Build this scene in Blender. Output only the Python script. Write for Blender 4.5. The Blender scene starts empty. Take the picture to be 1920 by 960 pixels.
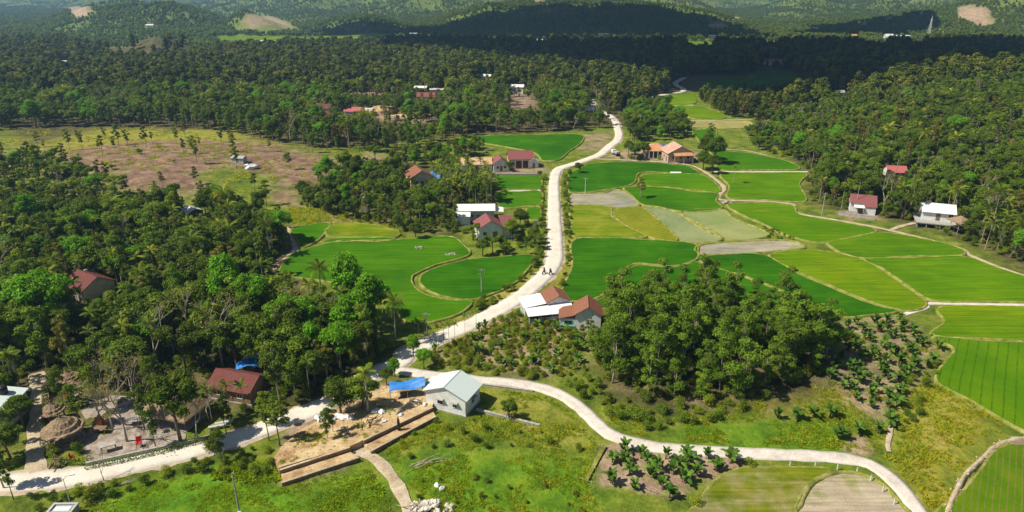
import bpy, bmesh, math, random
import numpy as np
from mathutils import Vector, Matrix
from mathutils.geometry import delaunay_2d_cdt

random.seed(7); RNG = np.random.default_rng(11)
R = math.radians
scene = bpy.context.scene
COL = scene.collection

# ------------------------------------------------------------------ camera, sky, sun, exposure
CAM_H = 65.0; FPX = 1280.0; PITCH = math.atan(500.0 / FPX)
cam_d = bpy.data.cameras.new('camera'); cam = bpy.data.objects.new('camera', cam_d); COL.objects.link(cam)
cam.location = (0, 0, CAM_H); cam.rotation_euler = (math.pi / 2 - PITCH, 0, 0)
cam_d.sensor_width = 36.0; cam_d.lens = 36.0 * FPX / 1920.0; cam_d.clip_start = 0.5; cam_d.clip_end = 20000
scene.camera = cam

SUN_TO = Vector((-0.60, -0.13, 0.78)).normalized()
SUN_EL = math.asin(SUN_TO.z); SUN_AZ = math.atan2(SUN_TO.x, SUN_TO.y)
world = bpy.data.worlds.new('World'); scene.world = world; world.use_nodes = True
wn = world.node_tree.nodes; wl = world.node_tree.links
sky_n = wn.new('ShaderNodeTexSky'); sky_n.sky_type = 'NISHITA'; sky_n.sun_disc = False
sky_n.sun_elevation = SUN_EL; sky_n.sun_rotation = SUN_AZ
sky_n.air_density = 1.0; sky_n.dust_density = 0.6; sky_n.ozone_density = 1.2
wl.new(sky_n.outputs[0], wn['Background'].inputs['Color']); wn['Background'].inputs['Strength'].default_value = 0.05
sun_d = bpy.data.lights.new('sun', 'SUN'); sun_d.energy = 5.0; sun_d.angle = R(0.53); sun_d.color = (1.0, 0.93, 0.76)
sun = bpy.data.objects.new('sun', sun_d); COL.objects.link(sun); sun.location = (-300, 0, 400)
sun.rotation_euler = SUN_TO.to_track_quat('Z', 'Y').to_euler()
scene.view_settings.view_transform = 'Standard'; scene.view_settings.look = 'None'
scene.view_settings.exposure = 0.36; scene.view_settings.gamma = 1.0
scene.render.engine = 'CYCLES'
scene.cycles.max_bounces = 6; scene.cycles.diffuse_bounces = 2; scene.cycles.transparent_max_bounces = 4
scene.cycles.transmission_bounces = 3; scene.cycles.volume_bounces = 0; scene.cycles.use_denoising = True

# ------------------------------------------------------------------ numeric helpers
def hash2(i, j, seed):
    n = (i.astype(np.int64) * 374761393 + j.astype(np.int64) * 668265263 + seed * 1442695041) & 0x7fffffff
    n = ((n ^ (n >> 13)) * 1274126177) & 0x7fffffff
    return ((n ^ (n >> 16)) & 0xffff) / 65535.0
def vnoise(x, y, seed=0):
    xi = np.floor(x); yi = np.floor(y); fx = x - xi; fy = y - yi
    fx = fx * fx * (3 - 2 * fx); fy = fy * fy * (3 - 2 * fy)
    a = hash2(xi, yi, seed); b = hash2(xi + 1, yi, seed); c = hash2(xi, yi + 1, seed); d = hash2(xi + 1, yi + 1, seed)
    return a + (b - a) * fx + (c - a) * fy + (a - b - c + d) * fx * fy
def fbm(x, y, seed=0, octs=4):
    s = 0; a = 0.5
    for k in range(octs):
        s = s + a * vnoise(x * 2 ** k, y * 2 ** k, seed + k * 17); a *= 0.5
    return s
def sstep(a, b, x):
    t = np.clip((x - a) / (b - a), 0, 1); return t * t * (3 - 2 * t)

SP, CP = math.sin(PITCH), math.cos(PITCH)
def ray(px, py):
    u = (px - 960.0) / FPX; v = (480.0 - py) / FPX
    return np.array([u, CP + v * SP, -SP + v * CP])
def G0(px, py):
    d = ray(px, py); t = -CAM_H / d[2]; return d[0] * t, d[1] * t
def project(x, y, z):
    dz = z - CAM_H
    dep = y * CP - dz * SP
    return 960.0 + FPX * x / dep, 480.0 - FPX * (y * SP + dz * CP) / dep, dep

# ------------------------------------------------------------------ the lie of the land
def _ridge(dist, front, back, pts, seed):
    px = np.array([p[0] for p in pts], float); py = np.array([p[1] for p in pts], float)
    zs = []
    for a, b in pts:
        d = ray(a, b); zs.append(CAM_H + d[2] * (dist / d[1]))
    return dict(D=dist, F=front, B=back, az=(px - 960.0) / FPX, z=np.array(zs), seed=seed)
RIDGES = [
    _ridge(720, 75, 90, [(225, 104), (262, 92), (290, 78), (320, 69), (352, 76), (390, 92), (420, 104)], 1),
    _ridge(1270, 170, 200, [(430, 62), (452, 42), (470, 29), (488, 23), (515, 32), (545, 45), (575, 60)], 2),
    _ridge(1380, 400, 350, [(-400, 74), (-100, 70), (40, 62), (110, 48), (150, 34), (200, 18), (250, 8), (300, 2), (340, 3), (380, 10), (420, 24), (450, 42), (490, 58), (540, 66)], 3),
    _ridge(1320, 280, 260, [(550, 66), (590, 54), (630, 40), (680, 31), (720, 33), (760, 46), (810, 60), (850, 66)], 4),
    _ridge(1480, 440, 380, [(740, 66), (800, 48), (860, 28), (920, 14), (1000, 4), (1060, -4), (1130, -3), (1200, 2), (1250, 9), (1300, 20), (1350, 34), (1400, 50), (1450, 64), (1500, 72)], 5),
    _ridge(1380, 350, 380, [(1430, 76), (1480, 62), (1560, 47), (1620, 37), (1680, 25), (1740, 11), (1800, -3), (1900, -18), (2050, -26), (2300, -30)], 6),
    _ridge(2300, 620, 500, [(330, 30), (400, 10), (480, -2), (580, -8), (680, -22), (800, -28), (900, -18), (1000, -30), (1150, -26), (1260, -6), (1330, 24), (1400, 14), (1470, -6), (1560, 4), (1650, -14), (1800, -30), (2000, -36), (2400, -40)], 7),
    _ridge(3500, 1000, 1100, [(-500, -40), (-100, -18), (60, -4), (140, -14), (230, -30), (420, -40), (700, -80), (960, -70), (1200, -95), (1500, -60), (1750, -85), (2000, -60), (2400, -80)], 8),
]
_L1 = np.array(G0(1420, 215)); _L2 = np.array(G0(1960, 540)); _LD = (_L2 - _L1) / np.linalg.norm(_L2 - _L1); _LN = np.array([-_LD[1], _LD[0]])
_M1 = G0(250, 322); _M2 = G0(1330, 690); _M3 = G0(970, 650)
def H(x, y):
    x = np.asarray(x, float); y = np.asarray(y, float)
    z = 4.5 * np.exp(-(((x - _M1[0]) / 60) ** 2 + ((y - _M1[1]) / 38) ** 2))
    z = z + 2.2 * np.exp(-(((x - _M2[0]) / 20) ** 2 + ((y - _M2[1]) / 14) ** 2))
    sd = (x - _L1[0]) * _LN[0] + (y - _L1[1]) * _LN[1]
    z = z + 15 * sstep(4, 150, sd) * (1 - sstep(420, 620, y)) * sstep(60, 110, y)
    m = y > 600
    if m.any():
        if z.ndim == 0: z = z + hills_h(x, y)
        else: z[m] += hills_h(x[m], y[m])
    return z
def hills_h(x, y):
    far = sstep(780, 1000, y)
    zz = np.zeros_like(x)
    az = x / np.maximum(y, 1.0)
    for r in RIDGES:
        top = np.interp(az, r['az'], r['z'])
        s = r['seed']
        wob = (fbm(x / 160, y / 160, s) - 0.47) * (0.42 * r['F'] if s > 2 else 20)
        t = (y + wob - r['D'])
        prof = np.where(t < 0, (1 - sstep(0, 1, -t / r['F'])) ** (1.15 if s > 2 else 1.0), 1 - sstep(0, 1, t / r['B']))
        edge = sstep(r['az'][0], r['az'][0] + 0.03, az) * (1 - sstep(r['az'][-1] - 0.03, r['az'][-1], az))
        rg = 1 - np.abs(2 * fbm(x / 210 + 3.1 * s, y / 300, 40 + s, 3) / 0.94 - 1); rg2 = 1 - np.abs(2 * fbm(x / 70, y / 95, 140 + s, 3) / 0.94 - 1)
        rug = 1.0 + ((rg ** 2 - 0.72) * 1.0 + (rg2 - 0.8) * 0.5) * (1.0 if s > 2 else 0.08) * (1 - 0.75 * np.exp(-(t / 60.0) ** 2))
        zz = np.maximum(zz, top * prof * edge * rug)
    return zz + far * (fbm(x / 45, y / 45, 90) - 0.47) * 9
_TS = np.concatenate([np.arange(40, 700, 5.0), np.arange(700, 6200, 6.0)])
def G(px, py):
    """the point of the ground that lies under a pixel of the photograph"""
    d = ray(px, py)
    x, y = G0(px, py) if d[2] < -1e-3 else (0, 1e9)
    if y < 620:
        z = 0.0
        for _ in range(12):
            t = (float(H(x, y)) - CAM_H) / d[2]; x, y = d[0] * t, d[1] * t
        return x, y
    f = CAM_H + d[2] * _TS - H(d[0] * _TS, d[1] * _TS)
    i = int(np.argmax(f < 0)) if (f < 0).any() else len(_TS) - 1
    t = _TS[i]
    return d[0] * t, d[1] * t
def h1(x, y): return float(H(x, y))

# ------------------------------------------------------------------ scene helpers
def link(o, parent=None):
    COL.objects.link(o)
    if parent is not None: o.parent = parent
    return o
def tag(o, label=None, cat=None, group=None, kind=None):
    if label: o['label'] = label
    if cat: o['category'] = cat
    if group: o['group'] = group
    if kind: o['kind'] = kind
    return o
def empty(name, loc, rz=0.0, s=1.0):
    o = bpy.data.objects.new(name, None); o.location = loc; o.rotation_euler = (0, 0, rz); o.scale = (s, s, s); o.empty_display_size = 0.3
    return link(o)
def mobj(name, me, m=None, parent=None, loc=None):
    if m is not None and (not me.materials): me.materials.append(m)
    o = bpy.data.objects.new(name, me)
    if loc is not None: o.location = loc
    return link(o, parent)
def mesh_np(name, V, F, mat=None, rnd=None, smooth=False):
    """V (n,3); F (m,k) of one face size"""
    V = np.asarray(V, np.float32); F = np.asarray(F, np.int32); m, k = F.shape
    me = bpy.data.meshes.new(name)
    me.vertices.add(len(V)); me.vertices.foreach_set('co', V.ravel())
    me.loops.add(m * k); me.loops.foreach_set('vertex_index', F.ravel())
    me.polygons.add(m); me.polygons.foreach_set('loop_start', np.arange(0, m * k, k, dtype=np.int32))
    me.polygons.foreach_set('loop_total', np.full(m, k, np.int32))
    if smooth: me.polygons.foreach_set('use_smooth', np.ones(m, bool))
    me.update(calc_edges=True)
    if rnd is not None:
        a = me.attributes.new('rnd', 'FLOAT', 'FACE'); a.data.foreach_set('value', np.asarray(rnd, np.float32))
    if mat is not None: me.materials.append(mat)
    return me
def mesh_pd(name, V, F, mat=None, smooth=False):
    me = bpy.data.meshes.new(name); me.from_pydata([tuple(v) for v in V], [], [tuple(f) for f in F]); me.update()
    if smooth:
        for p in me.polygons: p.use_smooth = True
    if mat is not None: me.materials.append(mat)
    return me
class MB:
    """collects simple solids into one mesh"""
    def __init__(s): s.v = []; s.f = []
    def box(s, c, d, rz=0.0, rx=0.0):
        n = len(s.v); M = Matrix.Rotation(rz, 3, 'Z') @ Matrix.Rotation(rx, 3, 'X')
        for sx, sy, sz in ((-1, -1, -1), (1, -1, -1), (1, 1, -1), (-1, 1, -1), (-1, -1, 1), (1, -1, 1), (1, 1, 1), (-1, 1, 1)):
            p = M @ Vector((sx * d[0] / 2, sy * d[1] / 2, sz * d[2] / 2)); s.v.append((p.x + c[0], p.y + c[1], p.z + c[2]))
        s.f += [tuple(n + i for i in q) for q in ((3, 2, 1, 0), (4, 5, 6, 7), (0, 1, 5, 4), (1, 2, 6, 5), (2, 3, 7, 6), (3, 0, 4, 7))]
        return s
    def tube(s, pts, rad, n=6, cap=True):
        b = len(s.v); pts = [Vector(p) for p in pts]
        for i, p in enumerate(pts):
            t = (pts[min(i + 1, len(pts) - 1)] - pts[max(i - 1, 0)]).normalized()
            a = t.orthogonal().normalized() if abs(t.z) < 0.99 else Vector((1, 0, 0)); c = t.cross(a).normalized(); a = c.cross(t)
            r = rad[i] if isinstance(rad, (list, tuple)) else rad
            for k in range(n):
                w = 2 * math.pi * k / n; q = p + (a * math.cos(w) + c * math.sin(w)) * r; s.v.append(tuple(q))
        for i in range(len(pts) - 1):
            for k in range(n):
                s.f.append((b + i * n + k, b + i * n + (k + 1) % n, b + (i + 1) * n + (k + 1) % n, b + (i + 1) * n + k))
        if cap:
            s.f.append(tuple(b + k for k in reversed(range(n)))); e = b + (len(pts) - 1) * n; s.f.append(tuple(e + k for k in range(n)))
        return s
    def prism(s, poly, z0, z1):
        n = len(s.v); k = len(poly)
        for p in poly: s.v.append((p[0], p[1], z0))
        for p in poly: s.v.append((p[0], p[1], z1))
        s.f.append(tuple(n + i for i in reversed(range(k)))); s.f.append(tuple(n + k + i for i in range(k)))
        for i in range(k): s.f.append((n + i, n + (i + 1) % k, n + k + (i + 1) % k, n + k + i))
        return s
    def mesh(s, name, mat=None, smooth=False): return mesh_pd(name, s.v, s.f, mat, smooth)
    def build(s, name, mat, parent=None, smooth=False): return mobj(name, s.mesh(name, mat, smooth), None, parent)

# ------------------------------------------------------------------ materials
def newmat(name):
    m = bpy.data.materials.new(name); m.use_nodes = True
    n = m.node_tree.nodes; l = m.node_tree.links
    return m, n, l, n['Principled BSDF']
def ramp(n, l, fac, stops):
    r = n.new('ShaderNodeValToRGB'); l.new(fac, r.inputs[0]); e = r.color_ramp.elements
    while len(e) < len(stops): e.new(0.5)
    for i, (p, c) in enumerate(stops): e[i].position = p; e[i].color = (c[0], c[1], c[2], 1)
    return r.outputs[0]
def noise(n, l, vec, scale, detail=4, rough=0.6, dist=0.0):
    t = n.new('ShaderNodeTexNoise'); t.inputs['Scale'].default_value = scale; t.inputs['Detail'].default_value = detail
    t.inputs['Roughness'].default_value = rough; t.inputs['Distortion'].default_value = dist
    if vec is not None: l.new(vec, t.inputs['Vector'])
    return t.outputs['Fac']
def worldpos(n): return n.new('ShaderNodeNewGeometry').outputs['Position']
def objpos(n): return n.new('ShaderNodeTexCoord').outputs['Object']
def mapping(n, l, vec, scale=(1, 1, 1), rz=0.0):
    m = n.new('ShaderNodeMapping'); l.new(vec, m.inputs['Vector']); m.inputs['Scale'].default_value = scale; m.inputs['Rotation'].default_value = (0, 0, rz)
    return m.outputs[0]
def mixc(n, l, fac, a, b, mode='MIX'):
    m = n.new('ShaderNodeMix'); m.data_type = 'RGBA'; m.blend_type = mode
    for sock, v in ((m.inputs[0], fac), (m.inputs[6], a), (m.inputs[7], b)):
        if hasattr(v, 'is_output'): l.new(v, sock)
        elif isinstance(v, (int, float)): sock.default_value = v
        else: sock.default_value = (v[0], v[1], v[2], 1)
    return m.outputs[2]
def math_n(n, l, op, a, b=0.0, clamp=False):
    m = n.new('ShaderNodeMath'); m.operation = op; m.use_clamp = clamp
    for i, v in enumerate((a, b)):
        if hasattr(v, 'is_output'): l.new(v, m.inputs[i])
        else: m.inputs[i].default_value = v
    return m.outputs[0]
def bump(n, l, bsdf, height, strength=0.4, dist=0.1):
    b = n.new('ShaderNodeBump'); b.inputs['Strength'].default_value = strength; b.inputs['Distance'].default_value = dist
    l.new(height, b.inputs['Height']); l.new(b.outputs[0], bsdf.inputs['Normal'])
def attr(n, name):
    a = n.new('ShaderNodeAttribute'); a.attribute_name = name; return a.outputs['Fac']

def mottled(name, stops, scale=1.5, rough=0.85, bstr=0.3, bscale=8.0, world=False, spec=0.2, fine=None, detail=5):
    m, n, l, b = newmat(name); p = worldpos(n) if world else objpos(n)
    f = noise(n, l, p, scale, detail, 0.62)
    c = ramp(n, l, f, stops)
    if fine:
        g = noise(n, l, p, fine[0], 3, 0.6); c = mixc(n, l, 1.0, c, ramp(n, l, g, [(0.3, (1 - fine[1],) * 3), (0.7, (1 + fine[1],) * 3)]), 'MULTIPLY')
    l.new(c, b.inputs['Base Color']); b.inputs['Roughness'].default_value = rough; b.inputs['Specular IOR Level'].default_value = spec
    if bstr: bump(n, l, b, noise(n, l, p, bscale, 4, 0.6), bstr, 0.05)
    return m
def sheet_metal(name, c, wear, pitch=0.25, rough=0.45):
    """corrugated roofing sheet; the ribs run down the slope (object X)"""
    m, n, l, b = newmat(name); p = objpos(n)
    f = noise(n, l, mapping(n, l, p, (0.5, 1.2, 1)), 1.1, 5, 0.65)
    col = ramp(n, l, f, [(0.35, c), (0.62, c), (0.78, wear)])
    sep = n.new('ShaderNodeSeparateXYZ'); l.new(p, sep.inputs[0])
    w = math_n(n, l, 'SINE', math_n(n, l, 'MULTIPLY', sep.outputs['Y'], 2 * math.pi / pitch))
    l.new(col, b.inputs['Base Color']); b.inputs['Roughness'].default_value = rough; b.inputs['Specular IOR Level'].default_value = 0.3
    bump(n, l, b, w, 0.5, 0.03); return m
def tile_roof(name, a, bcol, c3):
    m, n, l, b = newmat(name); p = objpos(n)
    br = n.new('ShaderNodeTexBrick'); l.new(mapping(n, l, p, (1, 1, 1), math.pi / 2), br.inputs['Vector'])
    br.inputs['Scale'].default_value = 1.0; br.inputs['Brick Width'].default_value = 0.24; br.inputs['Row Height'].default_value = 0.3; br.inputs['Mortar Size'].default_value = 0.02
    br.inputs['Color1'].default_value = (*a, 1); br.inputs['Color2'].default_value = (*bcol, 1); br.inputs['Mortar'].default_value = (a[0] * .5, a[1] * .5, a[2] * .5, 1)
    f = noise(n, l, p, 0.8, 5, 0.65)
    c = mixc(n, l, ramp(n, l, f, [(0.4, (0, 0, 0)), (0.75, (0.8,) * 3)]), br.outputs['Color'], c3)
    l.new(c, b.inputs['Base Color']); b.inputs['Roughness'].default_value = 0.8; b.inputs['Specular IOR Level'].default_value = 0.2
    bump(n, l, b, br.outputs['Fac'], 0.5, -0.03); return m
def leafmat(name, dark, mid, bright, transl=0.3, rough=0.5, tint=0.5):
    m, n, l, b = newmat(name)
    oi = n.new('ShaderNodeObjectInfo').outputs['Random']
    f = math_n(n, l, 'ADD', math_n(n, l, 'MULTIPLY', oi, tint), math_n(n, l, 'MULTIPLY', attr(n, 'rnd'), 1 - tint))
    olive = (mid[0] * 1.15, mid[1] * 0.86, mid[2] * 1.1)
    c = ramp(n, l, f, [(0.06, dark), (0.30, olive), (0.52, mid), (0.92, bright)])
    l.new(c, b.inputs['Base Color']); b.inputs['Roughness'].default_value = rough; b.inputs['Specular IOR Level'].default_value = 0.12
    t = n.new('ShaderNodeBsdfTranslucent'); l.new(mixc(n, l, 1.0, c, (1.15, 1.2, 0.6), 'MULTIPLY'), t.inputs['Color'])
    mx = n.new('ShaderNodeMixShader'); mx.inputs[0].default_value = transl
    l.new(b.outputs[0], mx.inputs[1]); l.new(t.outputs[0], mx.inputs[2]); l.new(mx.outputs[0], n['Material Output'].inputs['Surface'])
    return m

M = {}
M['leaf_broad'] = leafmat('leaf_broad', (0.04, 0.085, 0.008), (0.105, 0.185, 0.013), (0.30, 0.37, 0.026), transl=0.30)
M['leaf_bright'] = leafmat('leaf_bright', (0.08, 0.25, 0.008), (0.15, 0.38, 0.012), (0.26, 0.50, 0.020), transl=0.32, tint=0.35)
M['leaf_acacia'] = leafmat('leaf_acacia', (0.06, 0.115, 0.010), (0.13, 0.24, 0.016), (0.28, 0.40, 0.030), transl=0.30, tint=0.4)
M['leaf_far'] = leafmat('leaf_far', (0.028, 0.055, 0.007), (0.085, 0.13, 0.012), (0.26, 0.28, 0.030), transl=0.28, tint=0.7)
M['leaf_hill'] = leafmat('leaf_hill', (0.11, 0.19, 0.035), (0.18, 0.27, 0.045), (0.27, 0.34, 0.06), transl=0.35, tint=0.5)
M['leaf_dry'] = leafmat('leaf_dry', (0.10, 0.12, 0.018), (0.20, 0.20, 0.03), (0.34, 0.29, 0.055))
M['leaf_palm'] = leafmat('leaf_palm', (0.04, 0.09, 0.008), (0.12, 0.20, 0.015), (0.34, 0.35, 0.025), tint=0.55)
M['leaf_banana'] = leafmat('leaf_banana', (0.032, 0.09, 0.014), (0.075, 0.17, 0.02), (0.19, 0.33, 0.035), transl=0.35, rough=0.4, tint=0.45)
M['leaf_cassava'] = leafmat('leaf_cassava', (0.11, 0.18, 0.014), (0.22, 0.31, 0.022), (0.42, 0.45, 0.04), transl=0.4, tint=0.6)
M['leaf_weed'] = leafmat('leaf_weed', (0.16, 0.28, 0.010), (0.28, 0.42, 0.014), (0.46, 0.52, 0.022), transl=0.5, tint=0.5)
M['leaf_straw'] = leafmat('leaf_straw', (0.30, 0.36, 0.014), (0.46, 0.50, 0.024), (0.60, 0.55, 0.05), transl=0.5, tint=0.5)
M['bark'] = mottled('bark', [(0.3, (0.09, 0.065, 0.045)), (0.7, (0.26, 0.21, 0.16))], 3.0, 0.9, 0.5, 12)
M['bark_pale'] = mottled('bark_pale', [(0.3, (0.24, 0.20, 0.16)), (0.7, (0.48, 0.42, 0.35))], 3.0, 0.9, 0.5, 12)
M['stem_green'] = mottled('stem_green', [(0.3, (0.10, 0.12, 0.03)), (0.7, (0.25, 0.22, 0.09))], 4.0, 0.7, 0.3, 12)
M['concrete_road'] = mottled('concrete_road', [(0.25, (0.52, 0.47, 0.41)), (0.5, (0.66, 0.61, 0.54)), (0.75, (0.74, 0.69, 0.62))], 0.25, 0.9, 0.25, 6, True, 0.15, (3.5, 0.10))
M['concrete_path'] = mottled('concrete_path', [(0.25, (0.46, 0.40, 0.35)), (0.5, (0.62, 0.56, 0.51)), (0.75, (0.72, 0.66, 0.61))], 0.35, 0.9, 0.25, 6, True, 0.15, (3.0, 0.14))
M['paving'] = mottled('paving', [(0.28, (0.14, 0.11, 0.08)), (0.45, (0.27, 0.22, 0.18)), (0.6, (0.40, 0.34, 0.30)), (0.75, (0.52, 0.46, 0.42))], 0.55, 0.95, 0.5, 5, True, 0.1, (3.0, 0.25), 7)
M['dirt_path'] = mottled('dirt_path', [(0.25, (0.30, 0.23, 0.15)), (0.5, (0.46, 0.37, 0.26)), (0.75, (0.60, 0.52, 0.40))], 0.5, 0.95, 0.4, 6, True, 0.1, (3.0, 0.2))
M['soil_tan'] = mottled('soil_tan', [(0.28, (0.22, 0.12, 0.06)), (0.45, (0.44, 0.30, 0.16)), (0.6, (0.56, 0.42, 0.24)), (0.75, (0.66, 0.52, 0.33))], 0.35, 0.95, 0.5, 4, True, 0.1, (2.5, 0.2))
M['soil_pink'] = mottled('soil_pink', [(0.25, (0.30, 0.21, 0.17)), (0.5, (0.42, 0.31, 0.25)), (0.75, (0.52, 0.41, 0.34))], 0.4, 0.95, 0.5, 4, True, 0.1, (2.5, 0.2))
M['soil_red'] = mottled('soil_red', [(0.25, (0.30, 0.13, 0.05)), (0.5, (0.42, 0.22, 0.10)), (0.75, (0.55, 0.36, 0.20))], 0.45, 0.95, 0.5, 4, True, 0.1, (2.5, 0.2))
M['bund'] = mottled('bund', [(0.28, (0.10, 0.13, 0.02)), (0.5, (0.22, 0.23, 0.05)), (0.72, (0.40, 0.34, 0.14))], 0.55, 0.95, 0.6, 5, True, 0.1, (4, 0.25))
M['plaster_white'] = mottled('plaster_white', [(0.3, (0.60, 0.60, 0.60)), (0.6, (0.78, 0.78, 0.79))], 0.9, 0.85, 0.15, 10, False, 0.2, (5, 0.06))
M['plaster_grey'] = mottled('plaster_grey', [(0.3, (0.36, 0.36, 0.37)), (0.6, (0.52, 0.52, 0.54))], 0.9, 0.85, 0.15, 10, False, 0.2, (5, 0.08))
M['plaster_pink'] = mottled('plaster_pink', [(0.3, (0.50, 0.32, 0.26)), (0.6, (0.62, 0.42, 0.34))], 0.9, 0.85, 0.15, 10)
M['plaster_cream'] = mottled('plaster_cream', [(0.3, (0.55, 0.46, 0.34)), (0.6, (0.70, 0.62, 0.48))], 0.9, 0.85, 0.15, 10)
M['concrete'] = mottled('concrete', [(0.3, (0.28, 0.27, 0.25)), (0.6, (0.44, 0.42, 0.39))], 1.5, 0.9, 0.3, 9)
M['brick_wall'] = mottled('brick_wall', [(0.3, (0.16, 0.09, 0.05)), (0.6, (0.30, 0.19, 0.12))], 2.5, 0.95, 0.6, 6)
M['metal_white'] = sheet_metal('metal_white', (0.80, 0.81, 0.82), (0.62, 0.62, 0.60))
M['metal_mint'] = sheet_metal('metal_mint', (0.64, 0.72, 0.71), (0.50, 0.55, 0.52))
M['metal_grey'] = sheet_metal('metal_grey', (0.42, 0.42, 0.43), (0.32, 0.27, 0.24))
M['metal_pinkred'] = sheet_metal('metal_pinkred', (0.46, 0.13, 0.13), (0.38, 0.17, 0.15))
M['metal_pale'] = sheet_metal('metal_pale', (0.62, 0.52, 0.52), (0.50, 0.42, 0.42))
M['tile_brown'] = tile_roof('tile_brown', (0.28, 0.105, 0.06), (0.36, 0.15, 0.09), (0.20, 0.11, 0.08))
M['tile_maroon'] = tile_roof('tile_maroon', (0.27, 0.085, 0.085), (0.33, 0.12, 0.12), (0.22, 0.10, 0.10))
M['tile_dark'] = tile_roof('tile_dark', (0.17, 0.045, 0.04), (0.22, 0.07, 0.06), (0.13, 0.06, 0.05))
M['tile_orange'] = tile_roof('tile_orange', (0.60, 0.25, 0.10), (0.68, 0.33, 0.16), (0.62, 0.40, 0.25))
M['tile_pale'] = tile_roof('tile_pale', (0.72, 0.48, 0.30), (0.76, 0.54, 0.36), (0.62, 0.30, 0.14))
M['tile_salmon'] = tile_roof('tile_salmon', (0.58, 0.28, 0.20), (0.62, 0.36, 0.28), (0.66, 0.52, 0.46))
M['thatch'] = mottled('thatch', [(0.25, (0.15, 0.10, 0.06)), (0.5, (0.28, 0.20, 0.13)), (0.75, (0.42, 0.33, 0.24))], 3.0, 0.95, 0.9, 14, False, 0.1, (12, 0.3))
M['wood'] = mottled('wood', [(0.3, (0.12, 0.08, 0.05)), (0.7, (0.30, 0.22, 0.15))], 4, 0.85, 0.4, 14)
M['bamboo'] = mottled('bamboo', [(0.3, (0.30, 0.25, 0.16)), (0.7, (0.52, 0.46, 0.34))], 4, 0.8, 0.3, 14)
M['dark_glass'] = mottled('dark_glass', [(0.3, (0.012, 0.014, 0.016)), (0.7, (0.03, 0.032, 0.035))], 2, 0.25, 0, 4, False, 0.5)
M['tarp_blue'] = mottled('tarp_blue', [(0.3, (0.02, 0.14, 0.52)), (0.7, (0.05, 0.27, 0.72))], 1.2, 0.5, 0.5, 3, False, 0.35)
M['white_cloth'] = mottled('white_cloth', [(0.3, (0.66, 0.66, 0.68)), (0.7, (0.82, 0.82, 0.84))], 2, 0.8, 0.5, 5)
M['white_paint'] = mottled('white_paint', [(0.3, (0.68, 0.68, 0.66)), (0.7, (0.82, 0.82, 0.80))], 3, 0.6, 0.1, 10)
M['red_paint'] = mottled('red_paint', [(0.3, (0.45, 0.02, 0.02)), (0.7, (0.60, 0.04, 0.03))], 3, 0.45, 0.1, 10, False, 0.4)
M['orange_paint'] = mottled('orange_paint', [(0.3, (0.60, 0.14, 0.02)), (0.7, (0.78, 0.26, 0.05))], 3, 0.5, 0.1, 10, False, 0.4)
M['green_paint'] = mottled('green_paint', [(0.3, (0.10, 0.34, 0.28)), (0.7, (0.18, 0.45, 0.38))], 3, 0.5, 0.1, 10)
M['black_plastic'] = mottled('black_plastic', [(0.3, (0.012, 0.012, 0.014)), (0.7, (0.035, 0.035, 0.04))], 3, 0.4, 0.1, 10, False, 0.4)
M['steel'] = mottled('steel', [(0.3, (0.42, 0.43, 0.45)), (0.7, (0.58, 0.60, 0.62))], 3, 0.35, 0.1, 10, False, 0.5)
M['rock'] = mottled('rock', [(0.3, (0.24, 0.20, 0.17)), (0.7, (0.48, 0.43, 0.38))], 2.5, 0.9, 0.7, 5)
M['rubble'] = mottled('rubble', [(0.3, (0.46, 0.42, 0.37)), (0.7, (0.72, 0.68, 0.62))], 2.5, 0.9, 0.7, 5)
M['skin'] = mottled('skin', [(0.3, (0.34, 0.20, 0.13)), (0.7, (0.40, 0.24, 0.16))], 3, 0.6, 0.0, 5)
M['cloth_dark'] = mottled('cloth_dark', [(0.3, (0.03, 0.03, 0.05)), (0.7, (0.06, 0.06, 0.09))], 3, 0.9, 0.2, 8)

# ------------------------------------------------------------------ plan of the place: traced on the photograph, laid on the ground
def W(pts): return [G(a, b) for a, b in pts]
def catmull(P, closed, sub):
    P = [np.array(p, float) for p in P]; n = len(P); out = []
    for i in range(n if closed else n - 1):
        p0 = P[(i - 1) % n] if closed or i > 0 else P[i]; p1 = P[i]; p2 = P[(i + 1) % n]; p3 = P[(i + 2) % n] if closed or i + 2 < n else P[(i + 1) % n]
        for k in range(sub):
            t = k / sub
            out.append(0.5 * ((2 * p1) + (p2 - p0) * t + (2 * p0 - 5 * p1 + 4 * p2 - p3) * t * t + (3 * p1 - p0 - 3 * p2 + p3) * t ** 3))
    if not closed: out.append(P[-1])
    return np.array(out)
def inside(x, y, poly):
    x = np.asarray(x, float); y = np.asarray(y, float); r = np.zeros(x.shape, bool); n = len(poly)
    for i in range(n):
        x1, y1 = poly[i]; x2, y2 = poly[(i + 1) % n]
        c = ((y1 > y) != (y2 > y)) & (x < (x2 - x1) * (y - y1) / ((y2 - y1) if y2 != y1 else 1e-9) + x1)
        r ^= c
    return r
def seg_dist(x, y, poly, closed=True):
    d = np.full(np.shape(x), 1e9); n = len(poly)
    for i in range(n if closed else n - 1):
        x1, y1 = poly[i]; x2, y2 = poly[(i + 1) % n]; dx, dy = x2 - x1, y2 - y1; L = dx * dx + dy * dy + 1e-9
        t = np.clip(((x - x1) * dx + (y - y1) * dy) / L, 0, 1)
        d = np.minimum(d, np.hypot(x - x1 - t * dx, y - y1 - t * dy))
    return d
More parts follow.
